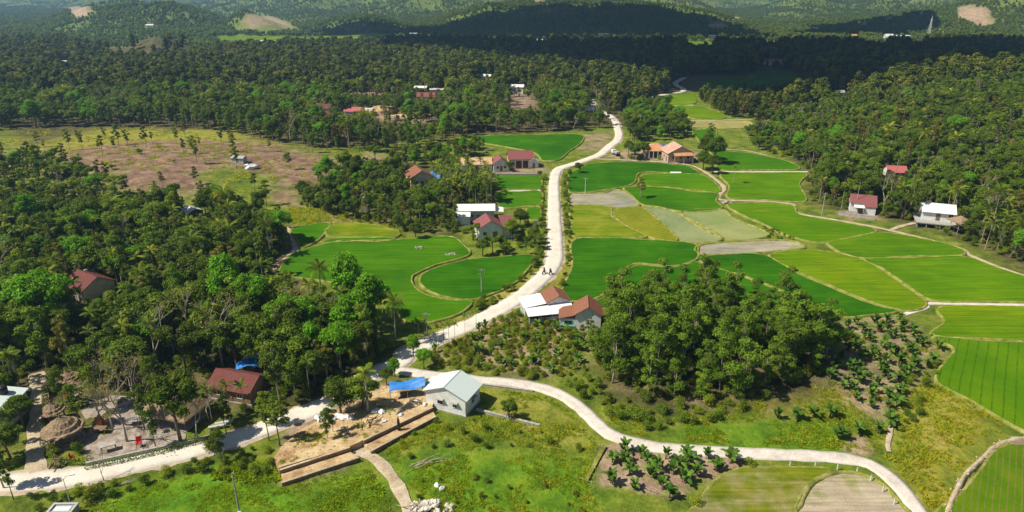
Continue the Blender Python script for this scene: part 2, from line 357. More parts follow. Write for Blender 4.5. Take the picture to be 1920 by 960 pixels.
def soft(x, y, poly, w):
    """1 inside, 0 outside, blended over w metres"""
    lo = np.min(poly, axis=0) - 3 * w; hi = np.max(poly, axis=0) + 3 * w
    out = np.zeros(x.shape); k = (x > lo[0]) & (x < hi[0]) & (y > lo[1]) & (y < hi[1])
    if not k.any(): return out
    xs, ys = x[k], y[k]; ins = inside(xs, ys, poly); d = seg_dist(xs, ys, poly); sd = np.where(ins, d, -d)
    out[k] = sstep(-w, w, sd + (fbm(xs / (2 * w + 1), ys / (2 * w + 1), 5) - 0.47) * 2.4 * w); return out

# roads: (name, material, width in metres, pixel polyline)
ROADS = [
    ('road', 'concrete_road', 4.3, [(-60, 908), (50, 902), (150, 893), (200, 881), (300, 859), (400, 834), (475, 811), (540, 785), (607, 760), (655, 730), (690, 706), (722, 692), (752, 678), (768, 660), (810, 640), (880, 610), (930, 584), (967, 562), (1007, 530), (1033, 503), (1041, 480), (1041, 440), (1040, 415), (1039, 365), (1039, 345), (1041, 330), (1046, 319), (1056, 313), (1077, 307), (1100, 299), (1122, 291), (1134, 283), (1146, 272), (1157, 264), (1161, 252), (1158, 240), (1155, 228), (1140, 214), (1122, 205), (1108, 186)]),
    ('path', 'concrete_path', 2.5, [(738, 692), (800, 702), (860, 707), (900, 713), (960, 717), (1015, 727), (1055, 742), (1090, 766), (1118, 793), (1145, 815), (1190, 830), (1250, 841), (1330, 846), (1400, 850), (1480, 853), (1560, 857), (1620, 866), (1655, 884), (1686, 912), (1712, 945), (1735, 985)]),
    ('path', 'dirt_path', 2.6, [(68, 885), (66, 850), (70, 800), (74, 760), (73, 725), (68, 700)]),
    ('path', 'dirt_path', 2.2, [(545, 425), (551, 445), (556, 465), (540, 483), (515, 500), (488, 512), (460, 520)]),
    ('path', 'dirt_path', 1.5, [(2240, 600), (2080, 560), (1925, 518), (1870, 500), (1818, 478), (1800, 466), (1740, 449), (1660, 430), (1600, 418), (1540, 408), (1500, 401), (1482, 391), (1488, 383), (1440, 378), (1380, 376), (1348, 374), (1350, 364), (1358, 352), (1340, 335), (1318, 320), (1290, 309), (1230, 303), (1170, 300), (1118, 298)]),
    ('path', 'concrete_path', 1.0, [(1338, 322), (1400, 322), (1460, 322), (1515, 322)]),
    ('path', 'concrete_path', 1.1, [(2100, 573), (1925, 572), (1850, 571), (1745, 569), (1738, 576), (1722, 582), (1694, 590)]),
    ('path', 'dirt_path', 1.4, [(1668, 432), (1690, 424), (1715, 418)]),
    ('path', 'concrete_road', 4.0, [(1220, 182), (1247, 177), (1278, 172), (1281, 167), (1268, 160), (1266, 155), (1274, 150), (1284, 145)]),
    ('path', 'concrete_path', 2.0, [(1265, 199), (1300, 197)]),
    ('path', 'dirt_path', 2.0, [(1295, 226), (1330, 226), (1370, 225), (1410, 224)]),
    ('path', 'concrete_path', 1.0, [(926, 359), (970, 358), (1014, 357)]),
    ('path', 'dirt_path', 1.9, [(668, 844), (705, 862), (735, 895), (752, 925), (768, 960), (775, 985)]),
    ('path', 'dirt_path', 0.7, [(1672, 795), (1668, 815), (1664, 835), (1667, 848)]),
    ('path', 'dirt_path', 1.2, [(1345, 273), (1362, 280), (1400, 283), (1440, 292)]),
]
# fields: (colour kind, pixel outline)
FIELDS = [
    ('deep', [(1067, 330), (1085, 318), (1110, 308), (1170, 305), (1230, 307), (1285, 312), (1300, 318), (1307, 327), (1255, 325), (1215, 323), (1195, 327), (1190, 342), (1172, 350), (1140, 356), (1100, 361), (1068, 360)]),
    ('light', [(1204, 330), (1250, 327), (1307, 328), (1330, 335), (1346, 350), (1348, 361), (1300, 358), (1260, 352), (1206, 349)]),
    ('mid', [(1170, 353), (1206, 351), (1258, 354), (1298, 361), (1345, 364), (1342, 378), (1354, 391), (1310, 398), (1270, 396), (1235, 389), (1202, 384), (1186, 368)]),
    ('mud', [(1069, 363), (1100, 363), (1135, 362), (1150, 356), (1175, 361), (1200, 384), (1180, 389), (1160, 391), (1115, 385), (1070, 385)]),
    ('limeyellow', [(1072, 388), (1115, 387), (1145, 391), (1148, 408), (1175, 426), (1208, 442), (1206, 446), (1080, 446), (1073, 420)]),
    ('yellow', [(1150, 396), (1200, 389), (1235, 414), (1270, 449), (1245, 452), (1212, 443), (1165, 418)]),
    ('seedling', [(1204, 389), (1240, 391), (1268, 399), (1355, 447), (1303, 456), (1275, 450), (1238, 416)]),
    ('seedling_pale', [(1277, 399), (1355, 394), (1375, 410), (1430, 432), (1438, 444), (1360, 449)]),
    ('deep', [(1081, 449), (1210, 451), (1299, 458), (1308, 472), (1306, 487), (1260, 500), (1190, 495), (1160, 520), (1120, 560), (1052, 562), (1074, 500)]),
    ('mud', [(1306, 463), (1350, 455), (1440, 451), (1488, 453), (1508, 466), (1440, 473), (1370, 478), (1312, 478)]),
    ('bright', [(1366, 383), (1480, 385), (1495, 402), (1540, 412), (1600, 422), (1645, 434), (1595, 446), (1545, 456), (1510, 452), (1470, 440), (1430, 420), (1392, 404)]),
    ('bright', [(1552, 457), (1600, 447), (1655, 437), (1735, 450), (1790, 464), (1806, 479), (1700, 482), (1606, 484)]),
    ('bright', [(1622, 487), (1720, 485), (1805, 482), (1870, 504), (1930, 523), (2060, 566), (1930, 568), (1830, 567), (1748, 565), (1700, 535), (1655, 505)]),
    ('lime', [(1442, 480), (1510, 470), (1585, 480), (1620, 490), (1650, 507), (1690, 535), (1735, 566), (1728, 580), (1695, 584), (1640, 570), (1560, 538), (1495, 510)]),
    ('deep', [(1316, 484), (1380, 477), (1436, 481), (1490, 512), (1555, 541), (1635, 573), (1685, 585), (1630, 592), (1575, 594), (1500, 560), (1400, 520), (1330, 500)]),
    ('lime', [(1765, 577), (1930, 577), (2240, 580), (2260, 650), (1930, 641), (1830, 636), (1745, 629), (1772, 605)]),
    ('bright_rows', [(1748, 633), (1830, 640), (1930, 645), (2260, 656), (2300, 830), (2050, 850), (1930, 815), (1880, 788), (1820, 752), (1755, 716), (1772, 680), (1790, 655)]),
    ('rows', [(1905, 832), (1940, 832), (2060, 870), (2300, 860), (2350, 985), (1785, 985), (1806, 925), (1838, 885), (1862, 850), (1885, 838)]),
    ('stubble', [(1535, 900), (1570, 887), (1610, 889), (1650, 906), (1685, 942), (1700, 985), (1480, 985), (1500, 950), (1512, 920)]),
    ('stubblegreen', [(1345, 900), (1390, 880), (1470, 878), (1560, 882), (1525, 903), (1505, 925), (1490, 955), (1480, 985), (1290, 985), (1310, 945)]),
    ('mid', [(548, 478), (600, 462), (645, 452), (690, 455), (740, 452), (790, 447), (846, 445), (870, 462), (882, 476), (862, 486), (822, 496), (786, 511), (772, 522), (778, 540), (800, 555), (850, 565), (886, 566), (868, 585), (830, 600), (775, 608), (735, 585), (700, 560), (640, 535), (560, 522), (520, 522)]),
    ('deep', [(788, 523), (800, 511), (830, 500), (880, 488), (940, 483), (1000, 480), (985, 512), (955, 538), (910, 556), (880, 563), (840, 559), (805, 547), (790, 534)]),
    ('mid', [(546, 431), (580, 423), (618, 419), (610, 435), (600, 448), (565, 466), (558, 452)]),
    ('limeyellow', [(624, 423), (680, 420), (740, 432), (746, 444), (700, 447), (616, 444)]),
    ('mid', [(600, 456), (645, 447), (735, 447), (735, 451), (690, 452), (640, 455)]),
    ('mid', [(928, 334), (960, 330), (1010, 329), (1012, 355), (970, 356), (932, 357)]),
    ('mid', [(930, 362), (975, 361), (1014, 360), (1014, 384), (985, 388), (950, 391), (936, 387)]),
    ('mid', [(988, 393), (1012, 389), (1012, 412), (990, 412)]),
    ('deep', [(886, 257), (930, 255), (1000, 254), (1086, 253), (1090, 268), (1066, 285), (1048, 300), (1018, 302), (1005, 288), (960, 278), (905, 268)]),
    ('mid', [(1298, 245), (1340, 243), (1345, 270), (1360, 284), (1400, 287), (1440, 295), (1478, 304), (1497, 318), (1420, 319), (1352, 319), (1335, 290)]),
    ('bright', [(1352, 326), (1420, 326), (1510, 325), (1498, 345), (1512, 375), (1482, 379), (1420, 375), (1365, 373), (1368, 350)]),
    ('lime', [(1248, 183), (1296, 175), (1304, 182), (1302, 195), (1262, 197)]),
    ('lime', [(1266, 201), (1302, 199), (1325, 203), (1362, 221), (1300, 223)]),
    ('straw', [(1298, 229), (1350, 228), (1405, 228), (1404, 240), (1345, 242), (1300, 243)]),
    ('deep', [(1322, 150), (1370, 146), (1410, 148), (1420, 138), (1460, 136), (1522, 150), (1500, 158), (1400, 166), (1326, 166)]),
    ('mid', [(1720, 748), (1726, 749), (1722, 752)]) if False else None,
    ('deep!', [(1310, 492), (1258, 504), (1192, 499), (1164, 524), (1124, 564), (1056, 566), (1062, 576), (1110, 582), (1180, 572), (1260, 552), (1330, 552), (1310, 520)]),
    ('deep!', [(1330, 504), (1400, 524), (1500, 564), (1572, 597), (1520, 598), (1430, 575), (1340, 555)]),
    ('lime', [(400, 70), (480, 68), (560, 70), (640, 66), (740, 65), (745, 72), (640, 76), (520, 80), (420, 79)]),
    ('lime', [(1280, 80), (1340, 80), (1345, 85), (1285, 86)]),
]
FIELDS = [f for f in FIELDS if f]
NOKEEP = {i for i, (k, p) in enumerate(FIELDS) if k.endswith('!')}
FIELD_W = [(k.rstrip('!'), catmull(W(p), True, 4)) for k, p in FIELDS]
ROAD_W = [(n, m, w, catmull(W(p), False, 8)) for n, m, w, p in ROADS]

# ground cover, painted as the ground's own colour: attribute -> list of (pixel outline, blend in metres, strength)
COVER = {
    'soil': [([(60, 300), (200, 270), (330, 262), (480, 268), (590, 285), (640, 300), (610, 335), (550, 348), (480, 330), (400, 320), (380, 360), (300, 350), (180, 362), (120, 340)], 7, 1.0),
             ([(0, 290), (60, 280), (130, 275), (100, 310), (0, 315)], 6, 0.5),
             ([(640, 295), (700, 288), (745, 292), (740, 310), (660, 312)], 6, 0.7),
             ([(515, 360), (555, 362), (560, 385), (510, 382)], 3, 0.8),
             ([(605, 405), (650, 405), (650, 418), (610, 415)], 3, 0.7),
             ([(870, 600), (940, 590), (1050, 595), (1090, 640), (1085, 690), (1000, 705), (900, 690), (830, 670)], 3, 0.75),
             ([(1550, 640), (1620, 600), (1700, 600), (1760, 650), (1730, 690), (1690, 770), (1640, 790), (1560, 735), (1530, 680)], 2.5, 0.75),
             ([(1128, 838), (1200, 838), (1300, 850), (1392, 856), (1385, 878), (1350, 895), (1320, 910), (1275, 938), (1262, 930), (1140, 912), (1120, 905)], 0.8, 1.0),
             ([(1583, 825), (1620, 823), (1632, 846), (1592, 849)], 0.8, 1.0),
             ([(560, 765), (700, 720), (800, 715), (810, 770), (700, 830), (640, 880), (520, 905), (515, 860)], 1.5, 1.0),
             ([(690, 205), (740, 195), (760, 215), (840, 222), (830, 232), (720, 228)], 4, 1.0),
             ([(640, 165), (700, 168), (740, 172), (760, 178), (660, 176)], 3, 0.9),
             ([(960, 175), (1000, 172), (1010, 200), (960, 205)], 5, 0.8),
             ([(1095, 255), (1145, 250), (1140, 275), (1090, 285)], 4, 0.7),
             ([(1150, 285), (1240, 275), (1330, 290), (1320, 305), (1200, 300), (1140, 297)], 3, 0.95),
             ([(890, 315), (1010, 303), (1012, 328), (930, 330)], 3, 0.8),
             ([(1570, 395), (1640, 395), (1640, 410), (1580, 408)], 2, 0.9),
             ([(1395, 640), (1430, 660), (1420, 720), (1395, 700)], 3, 0.6), ([(1290, 745), (1310, 750), (1305, 770), (1290, 765)], 2, 0.7), ([(1390, 665), (1450, 680), (1440, 690), (1380, 680)], 3, 0.6)],
    'red': [([(30, 290), (200, 265), (330, 258), (480, 264), (590, 282), (650, 300), (620, 340), (550, 352), (480, 335), (400, 365), (300, 355), (180, 368), (100, 345)], 8, 0.75), ([(210, 300), (290, 290), (310, 330), (240, 350), (150, 350)], 6, 0.7), ([(500, 275), (590, 290), (610, 335), (550, 348), (520, 310)], 6, 0.5),
            ([(700, 740), (780, 745), (790, 760), (700, 770)], 1.5, 0.9), ([(670, 860), (720, 880), (735, 905), (690, 890)], 1.5, 0.8), ([(515, 360), (555, 362), (560, 385), (510, 382)], 3, 0.8)],
    'lush': [([(262, 95), (290, 80), (320, 72), (352, 78), (390, 94), (330, 99)], 14, 0.7), ([(180, 960), (200, 925), (330, 895), (420, 880), (520, 905), (560, 985), (100, 985)], 2, 1.0),
             ([(720, 870), (840, 845), (960, 850), (1110, 860), (1110, 960), (820, 970), (760, 920)], 4, 0.8),
             ([(1240, 760), (1330, 770), (1450, 770), (1560, 800), (1580, 850), (1340, 842), (1260, 830)], 3, 0.7),
             ([(600, 900), (640, 885), (690, 890), (720, 930), (690, 985), (560, 985)], 2, 0.8)],
    'straw': [([(1690, 735), (1760, 725), (1870, 790), (1850, 830), (1800, 900), (1770, 985), (1720, 940), (1680, 860), (1690, 800)], 3, 0.9),
              ([(1400, 745), (1560, 725), (1610, 760), (1580, 775), (1420, 772)], 3, 0.9),
              ([(0, 275), (100, 245), (400, 240), (560, 262), (420, 275), (150, 290)], 8, 0.8),
              ([(540, 385), (640, 395), (700, 410), (750, 430), (640, 425), (550, 425)], 5, 0.8), ([(940, 720), (1040, 735), (1100, 790), (1110, 850), (1000, 830), (920, 780)], 4, 0.5),
              ([(1060, 450), (1080, 452), (1055, 540), (1035, 530)], 2, 0.9), ([(900, 560), (1010, 505), (1030, 490), (1020, 510), (960, 555)], 2, 0.8)],
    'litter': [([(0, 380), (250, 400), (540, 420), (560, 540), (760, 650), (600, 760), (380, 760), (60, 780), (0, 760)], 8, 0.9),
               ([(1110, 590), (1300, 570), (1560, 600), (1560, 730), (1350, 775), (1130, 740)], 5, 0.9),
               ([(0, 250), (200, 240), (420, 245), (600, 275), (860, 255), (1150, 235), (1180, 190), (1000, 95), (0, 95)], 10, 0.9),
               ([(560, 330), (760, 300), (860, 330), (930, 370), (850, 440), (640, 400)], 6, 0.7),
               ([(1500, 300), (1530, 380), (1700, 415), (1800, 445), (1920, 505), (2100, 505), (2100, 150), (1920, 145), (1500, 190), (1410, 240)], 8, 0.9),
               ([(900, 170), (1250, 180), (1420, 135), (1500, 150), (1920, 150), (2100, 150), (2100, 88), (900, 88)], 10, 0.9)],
}
COVER_W = {k: [(np.array(catmull(W(p), True, 3)), w, s) for p, w, s in v] for k, v in COVER.items()}
HILL_COVER = {
    'soil': [([(127, 16), (150, 11), (170, 14), (176, 26), (150, 36), (135, 32)], 8, 1.0), ([(1792, 16), (1820, 11), (1848, 14), (1866, 48), (1845, 55), (1815, 46), (1794, 36)], 8, 1.0),
             ([(455, 40), (470, 26), (500, 25), (540, 44), (548, 52), (470, 56)], 8, 0.75), ([(1325, 48), (1345, 42), (1372, 50), (1360, 56), (1330, 60)], 8, 0.9), ([(1370, 28), (1395, 35), (1403, 40), (1378, 42)], 8, 0.8),
             ([(1655, 36), (1690, 28), (1693, 33), (1660, 42)], 6, 0.8), ([(1608, 44), (1625, 43), (1625, 49), (1608, 50)], 5, 0.8), ([(1000, 0), (1020, 0), (1020, 8), (1005, 8)], 6, 0.7)],
    'straw': [([(430, 64), (452, 44), (470, 30), (488, 24), (515, 33), (545, 46), (572, 62), (500, 66)], 12, 1.0), ([(1340, 60), (1370, 42), (1430, 52), (1440, 62), (1380, 66)], 10, 0.8), ([(540, 40), (640, 25), (760, 10), (960, 0), (700, 30)], 30, 0.5), ([(1340, 30), (1480, 10), (1560, 20), (1500, 45), (1420, 58)], 30, 0.5)],
}
HILL_W = {k: [(np.array(W(p)), w, s) for p, w, s in v] for k, v in HILL_COVER.items()}

def ground_mat():
    m, n, l, b = newmat('ground_cover'); p = worldpos(n)
    big = noise(n, l, p, 0.035, 5, 0.6); med = noise(n, l, p, 0.22, 6, 0.65); fine = noise(n, l, p, 1.6, 5, 0.7)
    grass = ramp(n, l, med, [(0.30, (0.055, 0.085, 0.012)), (0.48, (0.13, 0.18, 0.018)), (0.60, (0.21, 0.24, 0.03)), (0.76, (0.34, 0.29, 0.08))])
    lush = ramp(n, l, med, [(0.3, (0.05, 0.12, 0.008)), (0.5, (0.11, 0.24, 0.010)), (0.72, (0.22, 0.30, 0.018))])
    straw = ramp(n, l, med, [(0.3, (0.16, 0.17, 0.02)), (0.5, (0.30, 0.28, 0.04)), (0.72, (0.42, 0.33, 0.11))])
    soil = ramp(n, l, med, [(0.3, (0.22, 0.145, 0.105)), (0.5, (0.36, 0.245, 0.18)), (0.72, (0.50, 0.37, 0.27))])
    red = ramp(n, l, med, [(0.28, (0.07, 0.04, 0.028)), (0.42, (0.15, 0.085, 0.06)), (0.55, (0.24, 0.14, 0.10)), (0.75, (0.42, 0.29, 0.20))])
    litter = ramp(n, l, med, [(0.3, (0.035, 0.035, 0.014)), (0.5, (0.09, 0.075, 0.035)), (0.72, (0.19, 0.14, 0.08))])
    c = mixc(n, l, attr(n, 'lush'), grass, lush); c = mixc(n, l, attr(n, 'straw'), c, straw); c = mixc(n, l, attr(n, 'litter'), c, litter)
    brk = math_n(n, l, 'MULTIPLY', attr(n, 'soil'), ramp(n, l, noise(n, l, p, 0.13, 6, 0.7, 0.8), [(0.35, (0.12,) * 3), (0.48, (1, 1, 1))]))
    c = mixc(n, l, brk, c, mixc(n, l, attr(n, 'red'), soil, red))
    c = mixc(n, l, 1.0, c, ramp(n, l, fine, [(0.3, (0.72,) * 3), (0.7, (1.22,) * 3)]), 'MULTIPLY')
    l.new(c, b.inputs['Base Color']); b.inputs['Roughness'].default_value = 0.95; b.inputs['Specular IOR Level'].default_value = 0.1
    bump(n, l, b, fine, 0.9, 0.35); return m
def hill_mat():
    m, n, l, b = newmat('hill_cover'); p = worldpos(n)
    big = noise(n, l, p, 0.006, 5, 0.6); med = noise(n, l, p, 0.03, 6, 0.65); fine = noise(n, l, p, 0.16, 4, 0.7)
    c = ramp(n, l, med, [(0.3, (0.06, 0.10, 0.018)), (0.5, (0.12, 0.18, 0.03)), (0.7, (0.20, 0.25, 0.05))])
    lt = ramp(n, l, fine, [(0.3, (0.15, 0.20, 0.04)), (0.7, (0.24, 0.27, 0.07))])
    c = mixc(n, l, ramp(n, l, big, [(0.50, (0, 0, 0)), (0.62, (0.85,) * 3)]), c, lt)
    c = mixc(n, l, attr(n, 'straw'), c, lt)
    soil = ramp(n, l, fine, [(0.3, (0.33, 0.21, 0.13)), (0.7, (0.55, 0.42, 0.30))])
    c = mixc(n, l, attr(n, 'soil'), c, soil)
    l.new(c, b.inputs['Base Color']); b.inputs['Roughness'].default_value = 0.95; b.inputs['Specular IOR Level'].default_value = 0.1
    bump(n, l, b, fine, 1.0, 3.0); return m
M['ground'] = ground_mat(); M['hill'] = hill_mat()

def land(name, ys, ncol, s0, cover, mat):
    s = np.linspace(-s0, s0, ncol); X = s[None, :] * (ys[:, None] + 90.0); Y = np.repeat(ys[:, None], ncol, 1)
    x, y = X.ravel(), Y.ravel(); z = H(x, y)
    rough = (fbm(x / 3.0, y / 3.0, 61) - 0.47) * 0.5 * (np.abs(x) < 1e9)
    clear = np.ones_like(x)
    cov = {k: np.zeros_like(x) for k in ('soil', 'red', 'lush', 'straw', 'litter')}
    for k, L in cover.items():
        for poly, w, st in L: cov[k] = np.maximum(cov[k], st * soft(x, y, poly, w))
    if cover is COVER_W:
        for k, poly in FIELD_W:
            lo = poly.min(0) - 4; hi = poly.max(0) + 4; q = (x > lo[0]) & (x < hi[0]) & (y > lo[1]) & (y < hi[1])
            if q.any(): clear[q] = np.minimum(clear[q], np.where(inside(x[q], y[q], poly), 0, sstep(0.5, 3.0, seg_dist(x[q], y[q], poly))))
        for nm, mt, wd, pl in ROAD_W:
            lo = pl.min(0) - 6; hi = pl.max(0) + 6; q = (x > lo[0]) & (x < hi[0]) & (y > lo[1]) & (y < hi[1])
            if q.any(): clear[q] = np.minimum(clear[q], sstep(wd / 2 + 0.8, wd / 2 + 3.0, seg_dist(x[q], y[q], pl[::3], False)))
        z = z + rough * clear - 0.10 * (clear < 0.5)
    V = np.stack([x, y, z], 1)
    r, c = np.meshgrid(np.arange(len(ys) - 1), np.arange(ncol - 1), indexing='ij'); i = (r * ncol + c).ravel()
    F = np.stack([i, i + 1, i + ncol + 1, i + ncol], 1)
    me = mesh_np(name, V, F, mat, smooth=True)
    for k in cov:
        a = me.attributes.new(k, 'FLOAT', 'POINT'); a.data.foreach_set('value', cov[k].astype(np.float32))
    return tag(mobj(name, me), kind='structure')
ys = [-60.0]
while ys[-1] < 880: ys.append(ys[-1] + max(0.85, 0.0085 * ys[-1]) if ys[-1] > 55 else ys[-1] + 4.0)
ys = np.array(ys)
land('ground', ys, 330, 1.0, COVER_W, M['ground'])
yh = [float(ys[-1])]
while yh[-1] < 6300: yh.append(yh[-1] * 1.007)
land('hills', np.array(yh), 300, 1.0, HILL_W, M['hill'])

# ------------------------------------------------------------------ roads, fields and the low earth banks round them
def ribbon(name, pl, width, mat, lift, kind='structure', wob=0.0, prof=((-0.5, 0.0), (0.5, 0.0)), seed=0, nz=0.0):
    pl = np.array(pl); t = np.gradient(pl, axis=0); t /= np.linalg.norm(t, axis=1)[:, None] + 1e-9; nrm = np.stack([t[:, 1], -t[:, 0]], 1)
    V = []; k = len(prof); rng = np.random.default_rng(seed + 5)
    for i in range(len(pl)):
        jit = (1 + wob * (rng.random() - 0.5)) * (1 - 0.16 * float(sstep(150, 260, pl[i][1])) if name in ('road', 'road_verge') else 1); jz = nz * (rng.random() - 0.5)
        for o, zz in prof:
            q = pl[i] + nrm[i] * o * width * jit
            V.append((q[0], q[1], zz + (jz if zz > 0 else 0)))
    V = np.array(V); V[:, 2] += H(V[:, 0], V[:, 1]) + lift
    F = [[i * k + j, i * k + j + 1, (i + 1) * k + j + 1, (i + 1) * k + j] for i in range(len(pl) - 1) for j in range(k - 1)]
    return tag(mobj(name, mesh_np(name, V, np.array(F), mat, smooth=len(prof) > 2)), kind=kind)
def resample(pl, step):
    pl = np.array(pl); d = np.r_[0, np.cumsum(np.hypot(*np.diff(pl, axis=0).T))]; n = max(2, int(d[-1] / step) + 1); s = np.linspace(0, d[-1], n)
    return np.stack([np.interp(s, d, pl[:, 0]), np.interp(s, d, pl[:, 1])], 1)
for i, (nm, mt, wd, pl) in enumerate(ROAD_W):
    slab = ((-0.5, -0.25), (-0.5, 0.0), (-0.25, 0.015), (0.25, 0.015), (0.5, 0.0), (0.5, -0.25)) if mt != 'dirt_path' else ((-0.5, -0.06), (-0.3, 0.0), (0.3, 0.0), (0.5, -0.06))
    if mt == 'concrete_road': ribbon('road_verge', resample(pl, 1.1), wd + 1.0, M['dirt_path'], 0.035 + 0.003 * i, wob=0.35, prof=((-0.5, -0.10), (-0.44, 0.0), (0.44, 0.0), (0.5, -0.10)), seed=40 + i)
    ribbon(nm, resample(pl, 1.6), wd, M[mt], 0.07 + 0.006 * i, wob=0.16 if mt != 'dirt_path' else 0.35, prof=slab, seed=i)

def field_mat(name, stops, scale=0.25, streak=None, rows=None, fine=0.16, patch=None, spots=None):
    m, n, l, b = newmat('field_' + name); p = worldpos(n)
    f = noise(n, l, p, scale, 6, 0.62)
    c = ramp(n, l, f, stops)
    if patch: c = mixc(n, l, ramp(n, l, noise(n, l, p, patch[0], 4, 0.6), [(patch[1], (0, 0, 0)), (patch[1] + 0.12, (0.8,) * 3)]), c, patch[2])
    if spots: c = mixc(n, l, ramp(n, l, noise(n, l, p, spots[0], 5, 0.7, 0.6), [(spots[1] - 0.06, (0, 0, 0)), (spots[1] + 0.05, (0.75,) * 3)]), c, spots[2])
    if streak:
        g = noise(n, l, mapping(n, l, p, (0.10, 1.6, 1), streak), 1.0, 4, 0.6); c = mixc(n, l, 1.0, c, ramp(n, l, g, [(0.35, (0.74,) * 3), (0.65, (1.16,) * 3)]), 'MULTIPLY')
    c = mixc(n, l, 1.0, c, ramp(n, l, noise(n, l, p, 0.03, 3, 0.5), [(0.35, (0.82, 0.88, 0.9)), (0.65, (1.14, 1.08, 1.0))]), 'MULTIPLY')
    h = noise(n, l, p, 5.0, 3, 0.7)
    if rows:
        ang, gap, col, amt, wid = rows
        w = n.new('ShaderNodeTexWave'); w.wave_type = 'BANDS'; w.bands_direction = 'X'; w.inputs['Scale'].default_value = 0.314159 / gap * 2 * 0.5 * 2
        w.inputs['Distortion'].default_value = 1.2; w.inputs['Detail'].default_value = 2; w.inputs['Detail Scale'].default_value = 0.3
        l.new(mapping(n, l, p, (1, 1, 1), ang), w.inputs['Vector'])
        k = ramp(n, l, w.outputs['Fac'], [(wid, (0, 0, 0)), (min(1.0, wid + 0.15), (amt,) * 3)])
        k = math_n(n, l, 'MULTIPLY', k, ramp(n, l, noise(n, l, p, 0.6, 3), [(0.35, (0.3,) * 3), (0.55, (1, 1, 1))]))
        c = mixc(n, l, k, c, col)
    c = mixc(n, l, 1.0, c, ramp(n, l, h, [(0.3, (1 - fine,) * 3), (0.7, (1 + fine,) * 3)]), 'MULTIPLY')
    l.new(c, b.inputs['Base Color']); b.inputs['Roughness'].default_value = 0.9; b.inputs['Specular IOR Level'].default_value = 0.03
    bump(n, l, b, h, 0.6, 0.12); return m
FM = {
    'deep': field_mat('deep', [(0.25, (0.018, 0.088, 0.002)), (0.5, (0.034, 0.137, 0.002)), (0.75, (0.060, 0.180, 0.003))], 0.07, 0.3, spots=(0.9, 0.70, (0.088, 0.159, 0.016))),
    'mid': field_mat('mid', [(0.25, (0.032, 0.120, 0.002)), (0.5, (0.055, 0.170, 0.002)), (0.75, (0.088, 0.204, 0.004))], 0.07, 0.2, spots=(0.9, 0.70, (0.118, 0.169, 0.022))),
    'bright': field_mat('bright', [(0.25, (0.056, 0.150, 0.002)), (0.5, (0.086, 0.196, 0.002)), (0.75, (0.131, 0.224, 0.004))], 0.07, -0.3, spots=(0.8, 0.70, (0.166, 0.206, 0.027))),
    'light': field_mat('light', [(0.25, (0.056, 0.166, 0.002)), (0.5, (0.082, 0.207, 0.002)), (0.75, (0.120, 0.233, 0.003))], 0.08, 0.2, spots=(0.9, 0.70, (0.133, 0.188, 0.027))),
    'lime': field_mat('lime', [(0.25, (0.079, 0.174, 0.002)), (0.5, (0.123, 0.220, 0.002)), (0.75, (0.183, 0.241, 0.004))], 0.07, -0.5, spots=(0.8, 0.68, (0.248, 0.230, 0.063))),
    'limeyellow': field_mat('limeyellow', [(0.25, (0.070, 0.155, 0.004)), (0.5, (0.142, 0.203, 0.006)), (0.75, (0.267, 0.267, 0.045))], 0.10, 0.2, patch=(0.3, 0.60, (0.294, 0.248, 0.081))),
    'yellow': field_mat('yellow', [(0.25, (0.13, 0.18, 0.010)), (0.5, (0.20, 0.225, 0.012)), (0.75, (0.30, 0.27, 0.03))], 0.2, None, (0.95, 2.6, (0.092, 0.083, 0.027), 0.8, 0.82)),
    'seedling': field_mat('seedling', [(0.25, (0.13, 0.20, 0.05)), (0.5, (0.20, 0.25, 0.08)), (0.75, (0.30, 0.31, 0.13))], 0.10, None, (0.75, 0.9, (0.331, 0.331, 0.243), 0.7, 0.5)),
    'seedling_pale': field_mat('seedling_pale', [(0.25, (0.202, 0.248, 0.090)), (0.5, (0.285, 0.304, 0.135)), (0.75, (0.377, 0.350, 0.180))], 0.10, None, (0.15, 0.9, (0.147, 0.248, 0.036), 0.6, 0.5)),
    'mud': field_mat('mud', [(0.25, (0.239, 0.212, 0.162)), (0.5, (0.340, 0.313, 0.243)), (0.75, (0.423, 0.386, 0.315))], 0.15, 0.1, patch=(0.12, 0.56, (0.230, 0.267, 0.081))),
    'bright_rows': field_mat('bright_rows', [(0.25, (0.056, 0.150, 0.002)), (0.5, (0.089, 0.200, 0.002)), (0.75, (0.135, 0.233, 0.003))], 0.07, None, (0.62, 3.2, (0.032, 0.092, 0.002), 0.75, 0.90), spots=(0.8, 0.70, (0.166, 0.206, 0.027))),
    'rows': field_mat('rows', [(0.25, (0.063, 0.142, 0.002)), (0.5, (0.095, 0.183, 0.003)), (0.75, (0.151, 0.207, 0.005))], 0.15, None, (0.62, 1.6, (0.202, 0.138, 0.063), 0.75, 0.84), spots=(0.7, 0.66, (0.202, 0.156, 0.072))),
    'stubble': field_mat('stubble', [(0.25, (0.285, 0.239, 0.171)), (0.5, (0.386, 0.331, 0.252)), (0.75, (0.478, 0.423, 0.333))], 0.18, 0.35, patch=(0.16, 0.56, (0.221, 0.239, 0.072))),
    'stubblegreen': field_mat('stubblegreen', [(0.25, (0.080, 0.139, 0.005)), (0.5, (0.142, 0.171, 0.009)), (0.75, (0.258, 0.230, 0.063))], 0.18, 0.35, patch=(0.10, 0.53, (0.294, 0.258, 0.135))),
    'straw': field_mat('straw', [(0.25, (0.221, 0.230, 0.063)), (0.5, (0.322, 0.294, 0.108)), (0.75, (0.414, 0.359, 0.162))], 0.2, 0.1),
}
